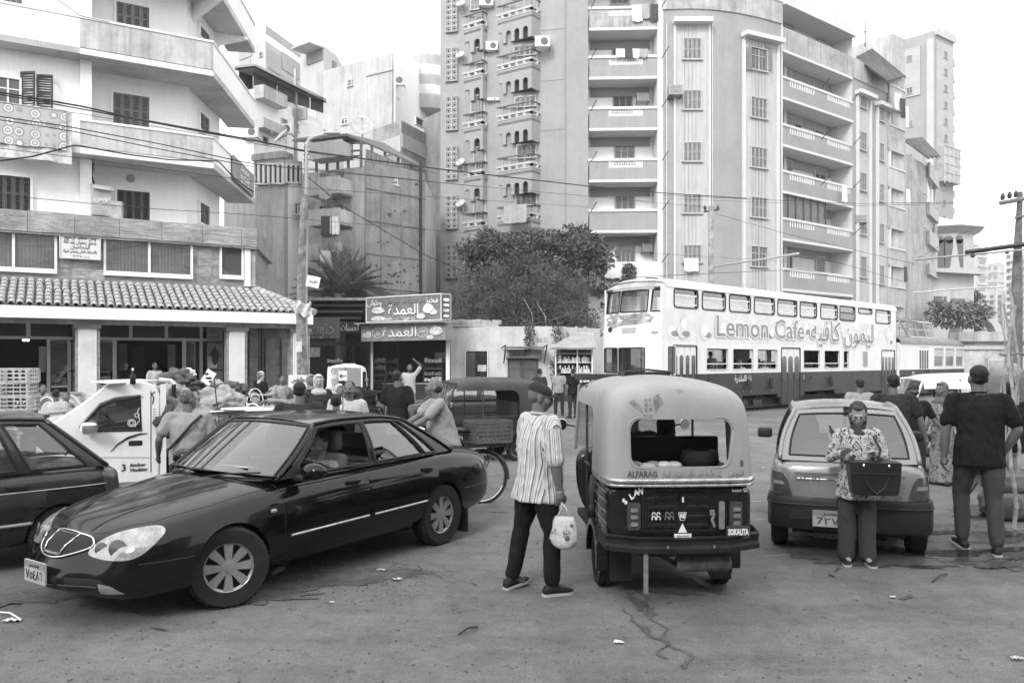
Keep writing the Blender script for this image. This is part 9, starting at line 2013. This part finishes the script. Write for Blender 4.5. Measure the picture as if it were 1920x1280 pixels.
p3_=human('broad young man in a black t-shirt and grey trousers walking away at the right edge',G(1836,1034),R(163),1.80,'black','grey','short',arms={1:(U(.30,.18,-1),U(.06,-.22,-1)),-1:(U(-.26,.05,-1),U(.02,-.14,-1)),'curl':.55}if 0 else{-1:(U(-.34,.12,-1),U(.34,-.38,-.86)),1:(U(.20,.02,-1),U(.04,-.06,-1)),'curl':.6},legs={1:(U(.03,-.34,-1),U(.0,.10,-1)),-1:(U(-.02,.10,-1),U(0,.26,-1)),'tilt':{-1:.12,1:-.15}},lean=R(3),head=(R(8),R(2)),hair='short',skin='mid',build=1.12,vox=.0125,detail=1,hem=.01,sc_bot='trousers',seed=9)
def back(label,px,py_,D,rz,**k):
 z=H+(HY-py_)/F*D;h_=k.pop('h',None)or(z-k.get('z0',0))/1.0;return human(label,V(*W2(px,D),0),R(rz),h_,**k)
p5=back('grey-haired man in pale polo with a dark strap across his back beside the pickup',352,727,8.3,196,top='mid',bottom='dark',arms={1:(U(.35,.22,-.9),U(.1,-.5,-.8)),-1:(U(-.16,-.1,-1),U(-.1,-.5,-.8))},head=(R(-52),R(-8)),lean=R(7),hairmat=greyh,build=1.12,belly=.03,vox=.013,seed=11)
M5=p5['M'];t_=TH('shoulder_strap','dark strap crossing the back of the man in the pale polo','strap',M5@p5['chest']);q=MB(t_.Mi@M5)
nk,ch_,pp_=p5['neck'],p5['chest'],p5['P0'];q.tube([nk+V(-.12,-.03,-.02),nk+V(-.13,.06,-.03),ch_+V(-.05,.135,.05),ch_+V(.05,.14,-.07),pp_+V(.17,.09,.08)],.014,6);t_.part(q,'band',cb_['dark'])
p4=back('balding man in a pale polo riding the bicycle behind the sedan boot',838,0,9.7,-72,h=1.66,sit=.86,top='mid',bottom='jeans',hair='bald',lean=R(15),arms={1:(U(.06,-.75,-.75),U(-.05,-.80,-.45)),-1:(U(-.06,-.75,-.75),U(.05,-.80,-.45))},legs={1:(U(.1,-.75,-.65),U(.02,.12,-1)),-1:(U(-.1,-.45,-.9),U(-.02,.35,-1))},head=(R(-8),R(8)),build=1.12,belly=.06,vox=.013,seed=12)
p8=back('heavy man in a dark polo seen from behind over the sedan roof',562,712,8.8,182,top='dark',bottom='dark',build=1.25,head=(0,R(-4)),vox=.014,seed=13,arms={1:(U(.3,-.2,-1),U(-.2,-.8,-.4)),-1:(U(-.3,-.2,-1),U(.2,-.8,-.4))})
p11=back('man with a thick moustache in a pale shirt facing the camera among the crowd',655,711,10.0,8,top='light',bottom='dark',extra=('moustache',),head=(R(-10),R(6)),vox=.013,seed=14)
back('boy with short dark hair and white collar seen from behind beside the moustached man',630,735,9.4,190,top='dark',bottom='dark',vox=.014,seed=15,build=.95)
back('stooping woman covered in a black veil right of the moustached man',686,728,10.8,150,top='black',rob=.02,hair='hijab',scarf='black',lean=R(14),sleeves='long',seed=16,build=1.1)
back('smiling woman in a pale headscarf and dark cardigan left of the facing rickshaw',597,700,13.2,20,top='dark',rob=.02,hair='hijab',scarf='light',skin='light',sleeves='long',vox=.014,seed=17,build=1.05)
back('woman in a white headscarf and pale robe with her back turned near the rickshaw',628,702,16.5,170,top='light',rob=.02,hair='hijab',scarf='light',sleeves='long',seed=18)
back('woman in a long black veil between the white headscarf and the moustached man',641,712,14.5,200,top='black',rob=.02,hair='hijab',scarf='black',sleeves='long',seed=19)
back('woman in a short white veil half hidden by the moustached man',637,718,12.5,30,top='light',rob=.02,hair='hijab',scarf='light',sleeves='long',seed=20,build=.9)
back('person in a dark patterned scarf left of the smiling woman',583,700,15,30,top='brown',rob=.02,hair='hijab',scarf='pattern',sleeves='long',seed=21)
back('slim young man in a tight black t-shirt and pale jeans walking towards the bakery',745,690,12.8,172,top='black',bottom=mat('pale_jeans',.4,.9,var=.2,scale=4),legs={1:(U(.08,-.2,-1),U(.02,.15,-1)),-1:(U(-.08,.12,-1),U(0,.25,-1))},head=(R(-20),0),build=1.05,seed=22,vox=.014)
back('man in a white shirt leaning in the bakery front with one hand on his head',768,681,24,12,top='light',bottom='jeans',arms={1:(U(.5,-.1,.8),U(-.7,-.2,.6)),-1:(U(-.25,0,-1),U(-.05,-.1,-1))},extra=('beard',),seed=23,vox=.018)
back('man in a white shirt standing behind the white cab under the cafe columns',290,678,22.6,55,top='light',bottom='dark',z0=.22,seed=24,skin='dark',vox=.018)
back('person in dark clothes sitting deep inside the cafe doorway',236,678,24.6,20,top='black',bottom='black',z0=.22,seed=25,vox=.02,head=(0,R(-15)))
back('boy in a white t-shirt seated with his back to the street at the cafe table',105,732,13.2,190,top='light',bottom='dark',seed=26,sit=.72,h=1.35,vox=.016,legs={1:(U(.15,-1,0),U(0,0,-1)),-1:(U(-.15,-1,0),U(0,0,-1))},ground=True)
back('man in a grey shirt leaning over the cafe table opposite the boy',128,726,14.5,20,top='mid',bottom='dark',seed=27,sit=.62,h=1.5,lean=R(25),vox=.018,legs={1:(U(.15,-1,0),U(0,0,-1)),-1:(U(-.15,-1,0),U(0,0,-1))},arms={1:(U(.3,-.7,-.5),U(-.3,-.6,.5)),-1:(U(-.3,-.7,-.5),U(.3,-.6,.5))})
back('person in a pale shirt bending beside the stacked palm crates',64,716,17,60,top='light',bottom='dark',seed=28,h=1.55,lean=R(35),sit=.7,vox=.018,legs={1:(U(.15,-.8,-.5),U(0,.2,-1)),-1:(U(-.15,-.8,-.5),U(0,.2,-1))})
back('seated man resting his chin on his hand beside the Arabic price board',529,698,19.5,25,top='mid',bottom='dark',seed=29,h=1.6,sit=.72,vox=.018,head=(R(15),0),arms={1:(U(.2,-.3,-1),U(-.2,-.5,.9)),-1:(U(-.2,-.4,-.9),U(.3,-.8,0))},legs={1:(U(.15,-1,0),U(0,0,-1)),-1:(U(-.15,-1,0),U(0,0,-1))})
back('older man in a striped shirt slumped over the low cafe wall with one arm out',541,722,15.5,15,top='mid',bottom='dark',seed=30,h=1.55,sit=.62,vox=.018,lean=R(18),hairmat=greyh,arms={-1:(U(-.9,-.3,.0),U(-.9,-.3,-.4)),1:(U(.3,-.5,-.8),U(-.3,-.6,.2))},legs={1:(U(.15,-1,0),U(0,0,-1)),-1:(U(-.15,-1,0),U(0,0,-1))})
back('person in dark clothes seated at the cafe behind the arched chair',488,704,20.5,-30,top='black',bottom='black',seed=31,h=1.6,sit=.8,vox=.02,hair='hijab',scarf='light',legs={1:(U(.15,-1,0),U(0,0,-1)),-1:(U(-.15,-1,0),U(0,0,-1))})
back('young man in a pale t-shirt walking away behind the grey hatchback roof',1612,706,12.8,176,top='mid',bottom='dark',seed=32,vox=.014,build=1.08)
back('man in a dark t-shirt with a muscular arm walking away right of the hatchback roof',1676,697,9.8,168,top='dark',bottom='dark',seed=33,vox=.0135,build=1.15,arms={-1:(U(-.38,-.05,-1),U(-.3,-.12,-1)),1:(U(.2,0,-1),U(.1,-.2,-1))},lean=R(3))
back('boy in a dark cap and black shirt between the dark-shirted man and the scarfed woman',1713,719,11.2,170,top='black',bottom='dark',hair='cap',seed=34,vox=.0145,arms={-1:(U(-.45,0,-1),U(-.7,-.1,-.8)),1:(U(.2,0,-1),U(.1,-.2,-1))})
pw=back('woman in a draped headscarf and patterned dress reaching out left of the white rickshaw',1768,714,11.6,-60,top='pattern',rob=.02,hair='hijab',scarf='brown',sleeves='long',seed=35,vox=.014,arms={1:(U(.2,-.6,-.7),U(0,-1,.1)),-1:(U(-.2,0,-1),U(0,-.3,-1))},lean=R(4))
for k,(px,D,l)in enumerate(((1012,23,'left of the striped-shirt man cap'),(1048,26,'nearest the kiosk'),(1074,25,'just left of the tram front'))):back('distant dark-haired passer-by '+l,px,689,D,150+k*30,top=('dark','mid','black')[k],bottom='dark',seed=36+k,vox=.022)
back('partly hidden man in a black top at the right edge behind the sugar cane poles',1893,712,9.3,168,top='black',bottom='light',seed=41,vox=.014,arms={1:(U(.28,-.05,-1),U(-.3,-.5,-.8))})
Ms=Matrix.Translation(ctr)@Matrix.Rotation(hd,4,'Z')@Matrix.Scale(SC,4)
sitl={1:(U(.15,-1,.1),U(0,-.3,-1)),-1:(U(-.15,-1,.1),U(0,-.3,-1))}
human('driver leaning at the wheel inside the black sedan',Ms@V(.02,.36,.0),hd+R(90),1.6,'mid','dark',sit=.44,lean=R(-6),head=(R(-4),R(-6)),legs=sitl,arms={1:(U(.35,-.35,-.85),U(.2,-.85,.35)),-1:(U(-.1,-.6,-.75),U(0,-.9,.3))},vox=.013,seed=50,ground=False,hair='short')
human('driver in a dark shirt seen through the rear window of the pale-canopied rickshaw',M1@V(.80,.06,.0),rzr+R(90),1.66,'dark','dark',sit=.66,legs=sitl,arms={1:(U(.3,-.5,-.7),U(.1,-.9,.1)),-1:(U(-.3,-.5,-.7),U(-.1,-.9,.1))},vox=.016,seed=51,ground=False)
human('passenger in black sitting at the right inside the pale-canopied rickshaw',M1@V(.24,-.12,.0),rzr+R(90),1.5,'mid','dark',sit=.66,legs=sitl,vox=.016,seed=52,ground=False,hair='hijab',scarf='dark')
human('passenger in black sitting at the left inside the pale-canopied rickshaw',M1@V(.24,.36,.0),rzr+R(90),1.5,'black','dark',sit=.66,legs=sitl,vox=.016,seed=53,ground=False,hair='hijab',scarf='black')
MT=Matrix.Translation(T0)@Matrix.Rotation(rzt,4,'Z')
for k,(px,dy,rr,tp,hr,s_,l)in enumerate(((1330,.5,20,'mid','short','light','first tram window, at its left edge'),(1354,.45,150,'brown','short','dark','first tram window, with the back turned'),(1392,.5,160,'black','hijab','black','second tram window, in black'),(1404,.35,10,'light','hijab','light','second tram window, low at the right'),(1438,.5,140,'black','short','dark','third tram window, in black'),(1449,.35,0,'light','hijab','light','third tram window, at its right edge'),(1511,.4,-20,'dark','hijab','dark','fourth tram window, at its left edge'),(1523,.5,10,'black','hijab','black','fourth tram window, in a black scarf'),(1560,.35,0,'light','hijab','light','fifth tram window, in a white scarf'),(1190,.9,200,'dark','short','dark','tram cab behind the windscreen'))):
 x=tl(px)if px>1240 else.6;human('passenger seen through the '+l if px>1240 else'tram driver in the cab behind the lower windscreen',MT@V(x,dy if px>1240 else 1.2,0),R(rr),1.6,tp,'dark',sit=(.98 if hr!='short'and dy<.4 else 1.3)+.1,hair=hr,scarf=s_,legs=sitl,vox=.022,seed=60+k,ground=False,group='tram passengers'if px>1240 else None)
grow_all()
# SMALL THINGS
bw_=G(903,943);bdir=V(math.sin(R(-72)),-math.cos(R(-72)),0);bsd=V(-bdir.y,bdir.x,0)
bi=TH('bicycle','black bicycle with a crate carrier half hidden behind the sedan boot','bicycle',bw_);RW=.325
def bwheel(c):
 o=link('wheel',None,bi.t,None,bi.to(c));a=bdir
 q=MB();q.tube([a*RW*math.cos(k*.1963)+V(0,0,RW*math.sin(k*.1963))for k in range(33)],.018,8,False);part(q,'tyre',tyrem,o,smooth=True)
 q=MB();q.tube([a*(RW-.022)*math.cos(k*.1963)+V(0,0,(RW-.022)*math.sin(k*.1963))for k in range(33)],.009,6,False);part(q,'rim',chrome,o)
 q=MB()
 for k in range(28):t_=k*2*math.pi/28;d=a*math.cos(t_)+V(0,0,math.sin(t_));e=a*math.cos(t_+1.3)+V(0,0,math.sin(t_+1.3));q.tube([e*.025+bsd*(.03 if k%2 else-.03),d*(RW-.02)],.0014,3,False)
 q.tube([bsd*-.05,bsd*.05],.022,8);stuff(part(q,'spokes',steel,o))
cr_=bw_+V(0,0,RW);cfz=cr_+bdir*1.08;bwheel(cr_);bwheel(cfz)
bb_=cr_+bdir*.45-V(0,0,.03);st_=cr_+bdir*.28+V(0,0,.5);hd_=cr_+bdir*.90+V(0,0,.55)
q=bi.mb()
for a,b in((bb_,st_),(st_,hd_),(hd_-V(0,0,.1),bb_),(cr_+bsd*.05,bb_),(cr_+bsd*.05,st_),(cr_-bsd*.05,st_),(hd_,cfz+bsd*.04),(hd_,hd_+V(0,0,.1))):q.tube([a,b],.014,6)
bi.part(q,'frame',ironm);q=bi.mb();q.tube([hd_+V(0,0,.1)+bsd*.26-bdir*.12,hd_+V(0,0,.14)+bsd*.18,hd_+V(0,0,.1),hd_+V(0,0,.14)-bsd*.18,hd_+V(0,0,.1)-bsd*.26-bdir*.12],.012,6);bi.part(q,'handlebar',chrome)
bi.part(bi.mb().ell(st_+V(0,0,.1)-bdir*.03,(.11,.12,.035)),'saddle',lea,smooth=True);q=bi.mb();q.tube([cr_+bdir*RW*1.08*math.cos(a)+V(0,0,RW*1.08*math.sin(a))for a in[math.pi*k/12+.1 for k in range(13)]],.02,5);bi.part(q,'mudguard',ironm)
q=bi.mb();q.box(cr_+V(0,0,.42)-bdir*.05,(.5,.16,.02),rz=math.atan2(bdir.y,bdir.x));q.tube([cr_+bsd*.06,cr_+V(0,0,.42)+bsd*.07-bdir*.15],.008,4);q.tube([cr_-bsd*.06,cr_+V(0,0,.42)-bsd*.07-bdir*.15],.008,4);bi.part(q,'carrier',ironm)
def crate(name,label,c,d,rz,m,rows,cols,t=.012,group=None,cat='crate'):
 k=TH(name,label,cat,c,group,rz);L_,W_,H_=d
 for(ax,ln,off_)in(('x',L_,W_/2),('x',L_,-W_/2),('y',W_,L_/2),('y',W_,-L_/2)):
  q=MB()
  for r in range(rows+1):
   z=H_*r/rows;tt=t*1.8 if r in(0,rows)else t
   if ax=='x':q.b2(-ln/2,ln/2,off_-t/2,off_+t/2,z-tt/2,z+tt/2)
   else:q.b2(off_-t/2,off_+t/2,-ln/2,ln/2,z-tt/2,z+tt/2)
  for i in range(cols+1):
   x=-ln/2+ln*i/cols;tt=t*2 if i in(0,cols)else t*.7
   if ax=='x':q.b2(x-tt/2,x+tt/2,off_-t*.4,off_+t*.4,0,H_)
   else:q.b2(off_-t*.4,off_+t*.4,x-tt/2,x+tt/2,0,H_)
  part(q,'side',m,k.t)
 part(MB().b2(-L_/2,L_/2,-W_/2,W_/2,0,.01),'bottom',m,k.t);return k
ck_=crate('plastic_crate','dark plastic crate strapped on the bicycle carrier beside the sedan boot',cr_+V(.02,0,.46)-bdir*.06,(.50,.34,.25),math.atan2(bdir.y,bdir.x)+R(8),mat('dark_plastic_crate',.09,.5),5,9,.018)
for k in range(8):
 c=P(22 if k%2 else 26,0,10.8);zz=.22+k*.185;w_=.34 if k>2 else.38
 lab=('lowest','second lowest','third','fourth','fifth','sixth','second highest','topmost')[k]+' palm-rib crate in the stack at the left edge'
 crate('palm_crate',lab,V(-6.74+(.02 if k%2 else 0),10.8,zz),(.42,.34,.17),R(8+k*3%7),mat('palm_rib',.36,.8,var=.35,scale=8),3,5,.018,'palm-rib crates in the stack')
tag(part(MB().box((-6.7,10.8,.11),(.6,.5,.22)),'wooden_box',woodm),'low wooden box under the palm-rib crate stack','box')
def chair(c,rz,label,arch=True,group='white wire cafe chairs'):
 k=TH('cafe_chair',label,'chair',c,group,rz);m=white
 q=MB();q.tube([V(-.2,.2,.45)]+[V(-.2*math.cos(a),.22,.55+.36*math.sin(a))for a in[math.pi*j/10 for j in range(11)]]+[V(.2,.2,.45)],.013,6);part(q,'back_hoop',m,k.t)
 q=MB();q.tube([V(-.11*math.cos(a),.22,.6+.2*math.sin(a))for a in[math.pi*j/8 for j in range(9)]],.009,5);part(q,'inner_hoop',m,k.t);q=MB();q.lathe([(0,-.01),(.09,-.01),(.09,.01),(0,.01)],14,(0,.22,.62),'Y');part(q,'back_pad',shutg,k.t)
 q=MB();q.lathe([(0,.44),(.2,.44),(.21,.46),(0,.465)],16);part(q,'seat',shutg,k.t)
 for x in(-.16,.16):
  for y in(-.16,.18):part(MB().tube([V(x,y,.44),V(x*1.15,y*1.15,0)],.012,5),'leg',m,k.t)
for px,py,D,rz,l in((40,708,15.4,10,'arched white cafe chair leftmost behind the palm crates'),(75,731,15.0,0,'arched white cafe chair left of the seated boy'),(127,732,15.8,20,'arched white cafe chair behind the seated boy'),(155,733,16.4,-20,'arched white cafe chair rightmost at the boy table'),(467,748,12.6,5,'arched white cafe chair in front of the low cafe wall'),(482,729,19.6,30,'arched white cafe chair behind the low cafe wall'),(500,730,20.2,-20,'second arched chair behind the low cafe wall')):
 z=H+(HY-(py-18))/F*D-.91;chair(V(*W2(px,D),max(0,z)if z<.3 else.2),R(rz),l)
def table(px,D,z,w,label):
 x,y=W2(px,D);k=TH('cafe_table',label,'table',(x,y,0),'cafe tables');k.part(k.mb().b2(x-w/2,x+w/2,y-.3,y+.3,z-.04,z),'table_top',shutg,bevel=.008)
 for sx in(-1,1):
  for sy in(-1,1):k.part(k.mb().b2(x+sx*(w/2-.05)-.02,x+sx*(w/2-.05)+.02,y+sy*.25-.02,y+sy*.25+.02,0,z-.04),'leg',ironm)
table(68,12.6,1.0,.75,'wooden cafe table left of the seated boy');table(150,14,.95,.8,'cafe table behind the white cab bonnet');table(470,20.5,.95,1.2,'dark cafe table behind the low wall')
pb=TH('price_board','white hand-lettered Arabic board leaning by the cafe corner','sign',P(558,745,17)-V(0,0,P(558,745,17).z));a,b=P(541,730,17),P(578,703,17)
pb.part(pb.mb().b2(a.x,b.x,17,17.03,a.z,b.z),'board',cloths[0]);pb.part(pb.mb().b2((a.x+b.x)/2-.02,(a.x+b.x)/2+.02,17.03,17.06,0,a.z+.1),'stand',ironm)
text('بطاطس',.15,blackp,pb.t,pb.to(V((a.x+b.x)/2,16.985,b.z-.09)),(1,0,0),(0,0,1),width=.3);text('سندوتش',.1,blackp,pb.t,pb.to(V((a.x+b.x)/2,16.985,a.z+.08)),(1,0,0),(0,0,1),width=.26)
ss=TH('price_sign','small white price card on a thin stick in front of the moustached man','sign',P(643,780,9.3)-V(0,0,P(643,780,9.3).z));c=P(643,704,9.3)
ss.part(ss.mb().box(c,(.095,.008,.115)),'card',cloths[0]);ss.part(ss.mb().tube([c-V(0,0,.05),V(c.x,c.y,0)],.006,5),'stick',ironm);text('٥٠٠',.07,blackp,ss.t,ss.to(c+V(0,-.006,0)),(1,0,0),(0,0,1),width=.07,bold=.002)
cane=mat('cane',.30,.55,var=.35,scale=5)
for k,(x0,y0,x1,y1,D,r,l)in enumerate(((1901,992,1893,540,8.6,.022,'tallest leaning cane pole, standing in the puddle'),(1889,905,1886,572,9.0,.017,'thin cane pole left of the tallest one'),(1884,900,1880,570,9.1,.012,'thinnest cane pole with a bent top'),(1908,900,1905,575,9.0,.02,'cane pole with a cut top right of the tallest one'),(1915,905,1899,620,9.2,.017,'cane pole at the very right edge of the bundle'))):
 a=G(x0,y0)if k==0 else V(*W2(x0,D),0);b=P(x1,y1,D+.1);o=TH('cane_pole',l,'pole',a,'cane poles at the right edge');q=o.mb();n_=12;pts=[];rr=[]
 for j in range(n_+1):
  t_=j/n_;p=a.lerp(b,t_)+V(.03*math.sin(j*1.3+k),0,0)
  for e in(0,.06,.12):pts.append(p+(b-a)*(e/n_)*.7);rr.append(r*(1-.35*t_)*(1.0 if e!=.06 else 1.18))
 q.tube(pts,rr,8);o.part(q,'cane',cane,smooth=True)
for k,(dx,dz)in enumerate(((.16,.28),(-.18,.1))):
 pass
bt=TH('cord','cord tied round the cane poles','cord',P(1897,660,8.8));q=bt.mb();c=P(1897,664,8.85);q.tube([c+V(.11*math.cos(a),.12*math.sin(a),.01*math.sin(a*3))for a in[2*math.pi*j/14 for j in range(15)]],.012,5);bt.part(q,'loop',woodm)
def rock(c,r,m,label,seed,name='concrete_block',cat='block',boxy=.55):
 mb=MB();n=22;N_=14
 for i in range(N_+1):
  for j in range(n):
   a=math.pi*i/N_-math.pi/2;t=2*math.pi*j/n;d=V(math.cos(a)*math.cos(t),math.cos(a)*math.sin(t),math.sin(a));mx_=max(abs(d.x),abs(d.y),abs(d.z));e=d.lerp(d/mx_,boxy);k=1+.10*noise.noise(d*2.5+V(seed,0,0))+.05*noise.noise(d*9+V(seed,3,0));mb.v.append((c[0]+e.x*r[0]*k,c[1]+e.y*r[1]*k,max(.0,c[2]+e.z*r[2]*k)))
 mb.f=[(i*n+j,i*n+(j+1)%n,(i+1)*n+(j+1)%n,(i+1)*n+j)for i in range(N_)for j in range(n)];mb.m=[0]*len(mb.f);return tag(part(mb,name,m,smooth=True),label,cat)
rb_=mat('rough_block',.13,.95,var=.4,scale=4,bump=.03,bscale=18);c=G(1925,978)
rock((c.x,c.y+.2,.16),(.36,.26,.17),rb_,'rough dark concrete block on the wet ground at the right edge',3.3);rock((c.x+.03,c.y+.24,.42),(.34,.25,.13),rb_,'second rough block stacked on top of the lower one at the right edge',8.1)
cv=TH('covered_cart','cart piled with goods under dark cloth behind the cane poles','cart',V(*W2(1885,11.5),0));x,y=W2(1893,11.6)
cv.part(cv.mb().b2(x-.55,x+1.2,y-.5,y+.5,.55,.65),'deck',woodm)
for sx in(-.45,1.1):
 for sy in(-.4,.4):cv.part(cv.mb().b2(x+sx-.04,x+sx+.04,y+sy-.04,y+sy+.04,0,.55),'leg',ironm)
rock((x+.2,y,1.15),(.62,.42,.5),mat('draped_cloth',.12,.85,var=.3,scale=3,bump=.02,bscale=7),'grey cloth draped over goods on the covered cart',5.2,'draped_cloth','cloth',.7)
rock((x-.12,y-.1,1.62),(.2,.2,.16),mat('pale_cloth_lump',.26,.85,var=.2,scale=3),'pale bundle on top of the draped cart goods',6.6,'cloth_bundle','cloth',.2)
rock((*W2(1912,9.5),.75),(.28,.25,.30),mat('pale_sack',.3,.8,var=.3,scale=4,bump=.02,bscale=12),'pale sack hanging beside the cane poles at the right edge',9.1,'sack','sack',.2)
st_=TH('stick','thin dark stick leaning between the legs of the man in black','stick',G(1800,945));q=st_.mb();q.tube([G(1798,955)+V(0,0,.01),P(1832,905,9.4)],.012,5);st_.part(q,'shaft',ironm)
bs_=TH('potted_plant','bushy potted plant between the white cloths of the lowest recessed balcony','plant',P(1180,520,44.8));leaves('foliage','',None,[(V(0,0,.3),(.35,.25,.5),1)],500,.16,leafd,8,parent=bs_.t)
bs_=TH('tree','low hazy tree crown behind the rear tram car','tree',V(*W2(1790,58),0));cls=[(P(1760+k*9,590+((k*7)%11)-6,58)-bs_.L,(1.0,.8,.8),1)for k in range(9)];leaves('crown','',None,cls,4000,.32,leafmat('hazed_leaf',.17,.6),9,parent=bs_.t);bs_.part(bs_.mb().tube([V(*W2(1790,58),0),V(*W2(1790,58),3.5)],.2,7),'trunk',barkm)  # leaf colour lightened to imitate haze on this far crown
bs_=TH('tree','small dark tree peeping out beside the villa wall','tree',V(*W2(1822,75),0));cls=[(P(1820+(k%3)*5,560+k*8,75)-bs_.L,(.8,.8,1.0),1)for k in range(7)];leaves('crown','',None,cls,2500,.34,leafl,10,parent=bs_.t);bs_.part(bs_.mb().tube([V(*W2(1822,75),0),V(*W2(1822,75),4.5)],.15,7),'trunk',barkm)
# HAZE
hz=MB();hz.b2(-520,560,-40,640,-1,90)
hm_=bpy.data.materials.new('haze');hm_.use_nodes=True;t=hm_.node_tree;t.nodes.clear();o=t.nodes.new('ShaderNodeOutputMaterial');pv=t.nodes.new('ShaderNodeVolumePrincipled');pv.inputs['Color'].default_value=(.97,.97,.97,1);pv.inputs['Density'].default_value=.00045;pv.inputs['Anisotropy'].default_value=.1;t.links.new(pv.outputs[0],o.inputs['Volume'])
HZ=part(hz,'haze',hm_);HZ['kind']='stuff';HZ['label']='pale haze over the whole street and skyline';HZ['category']='haze'
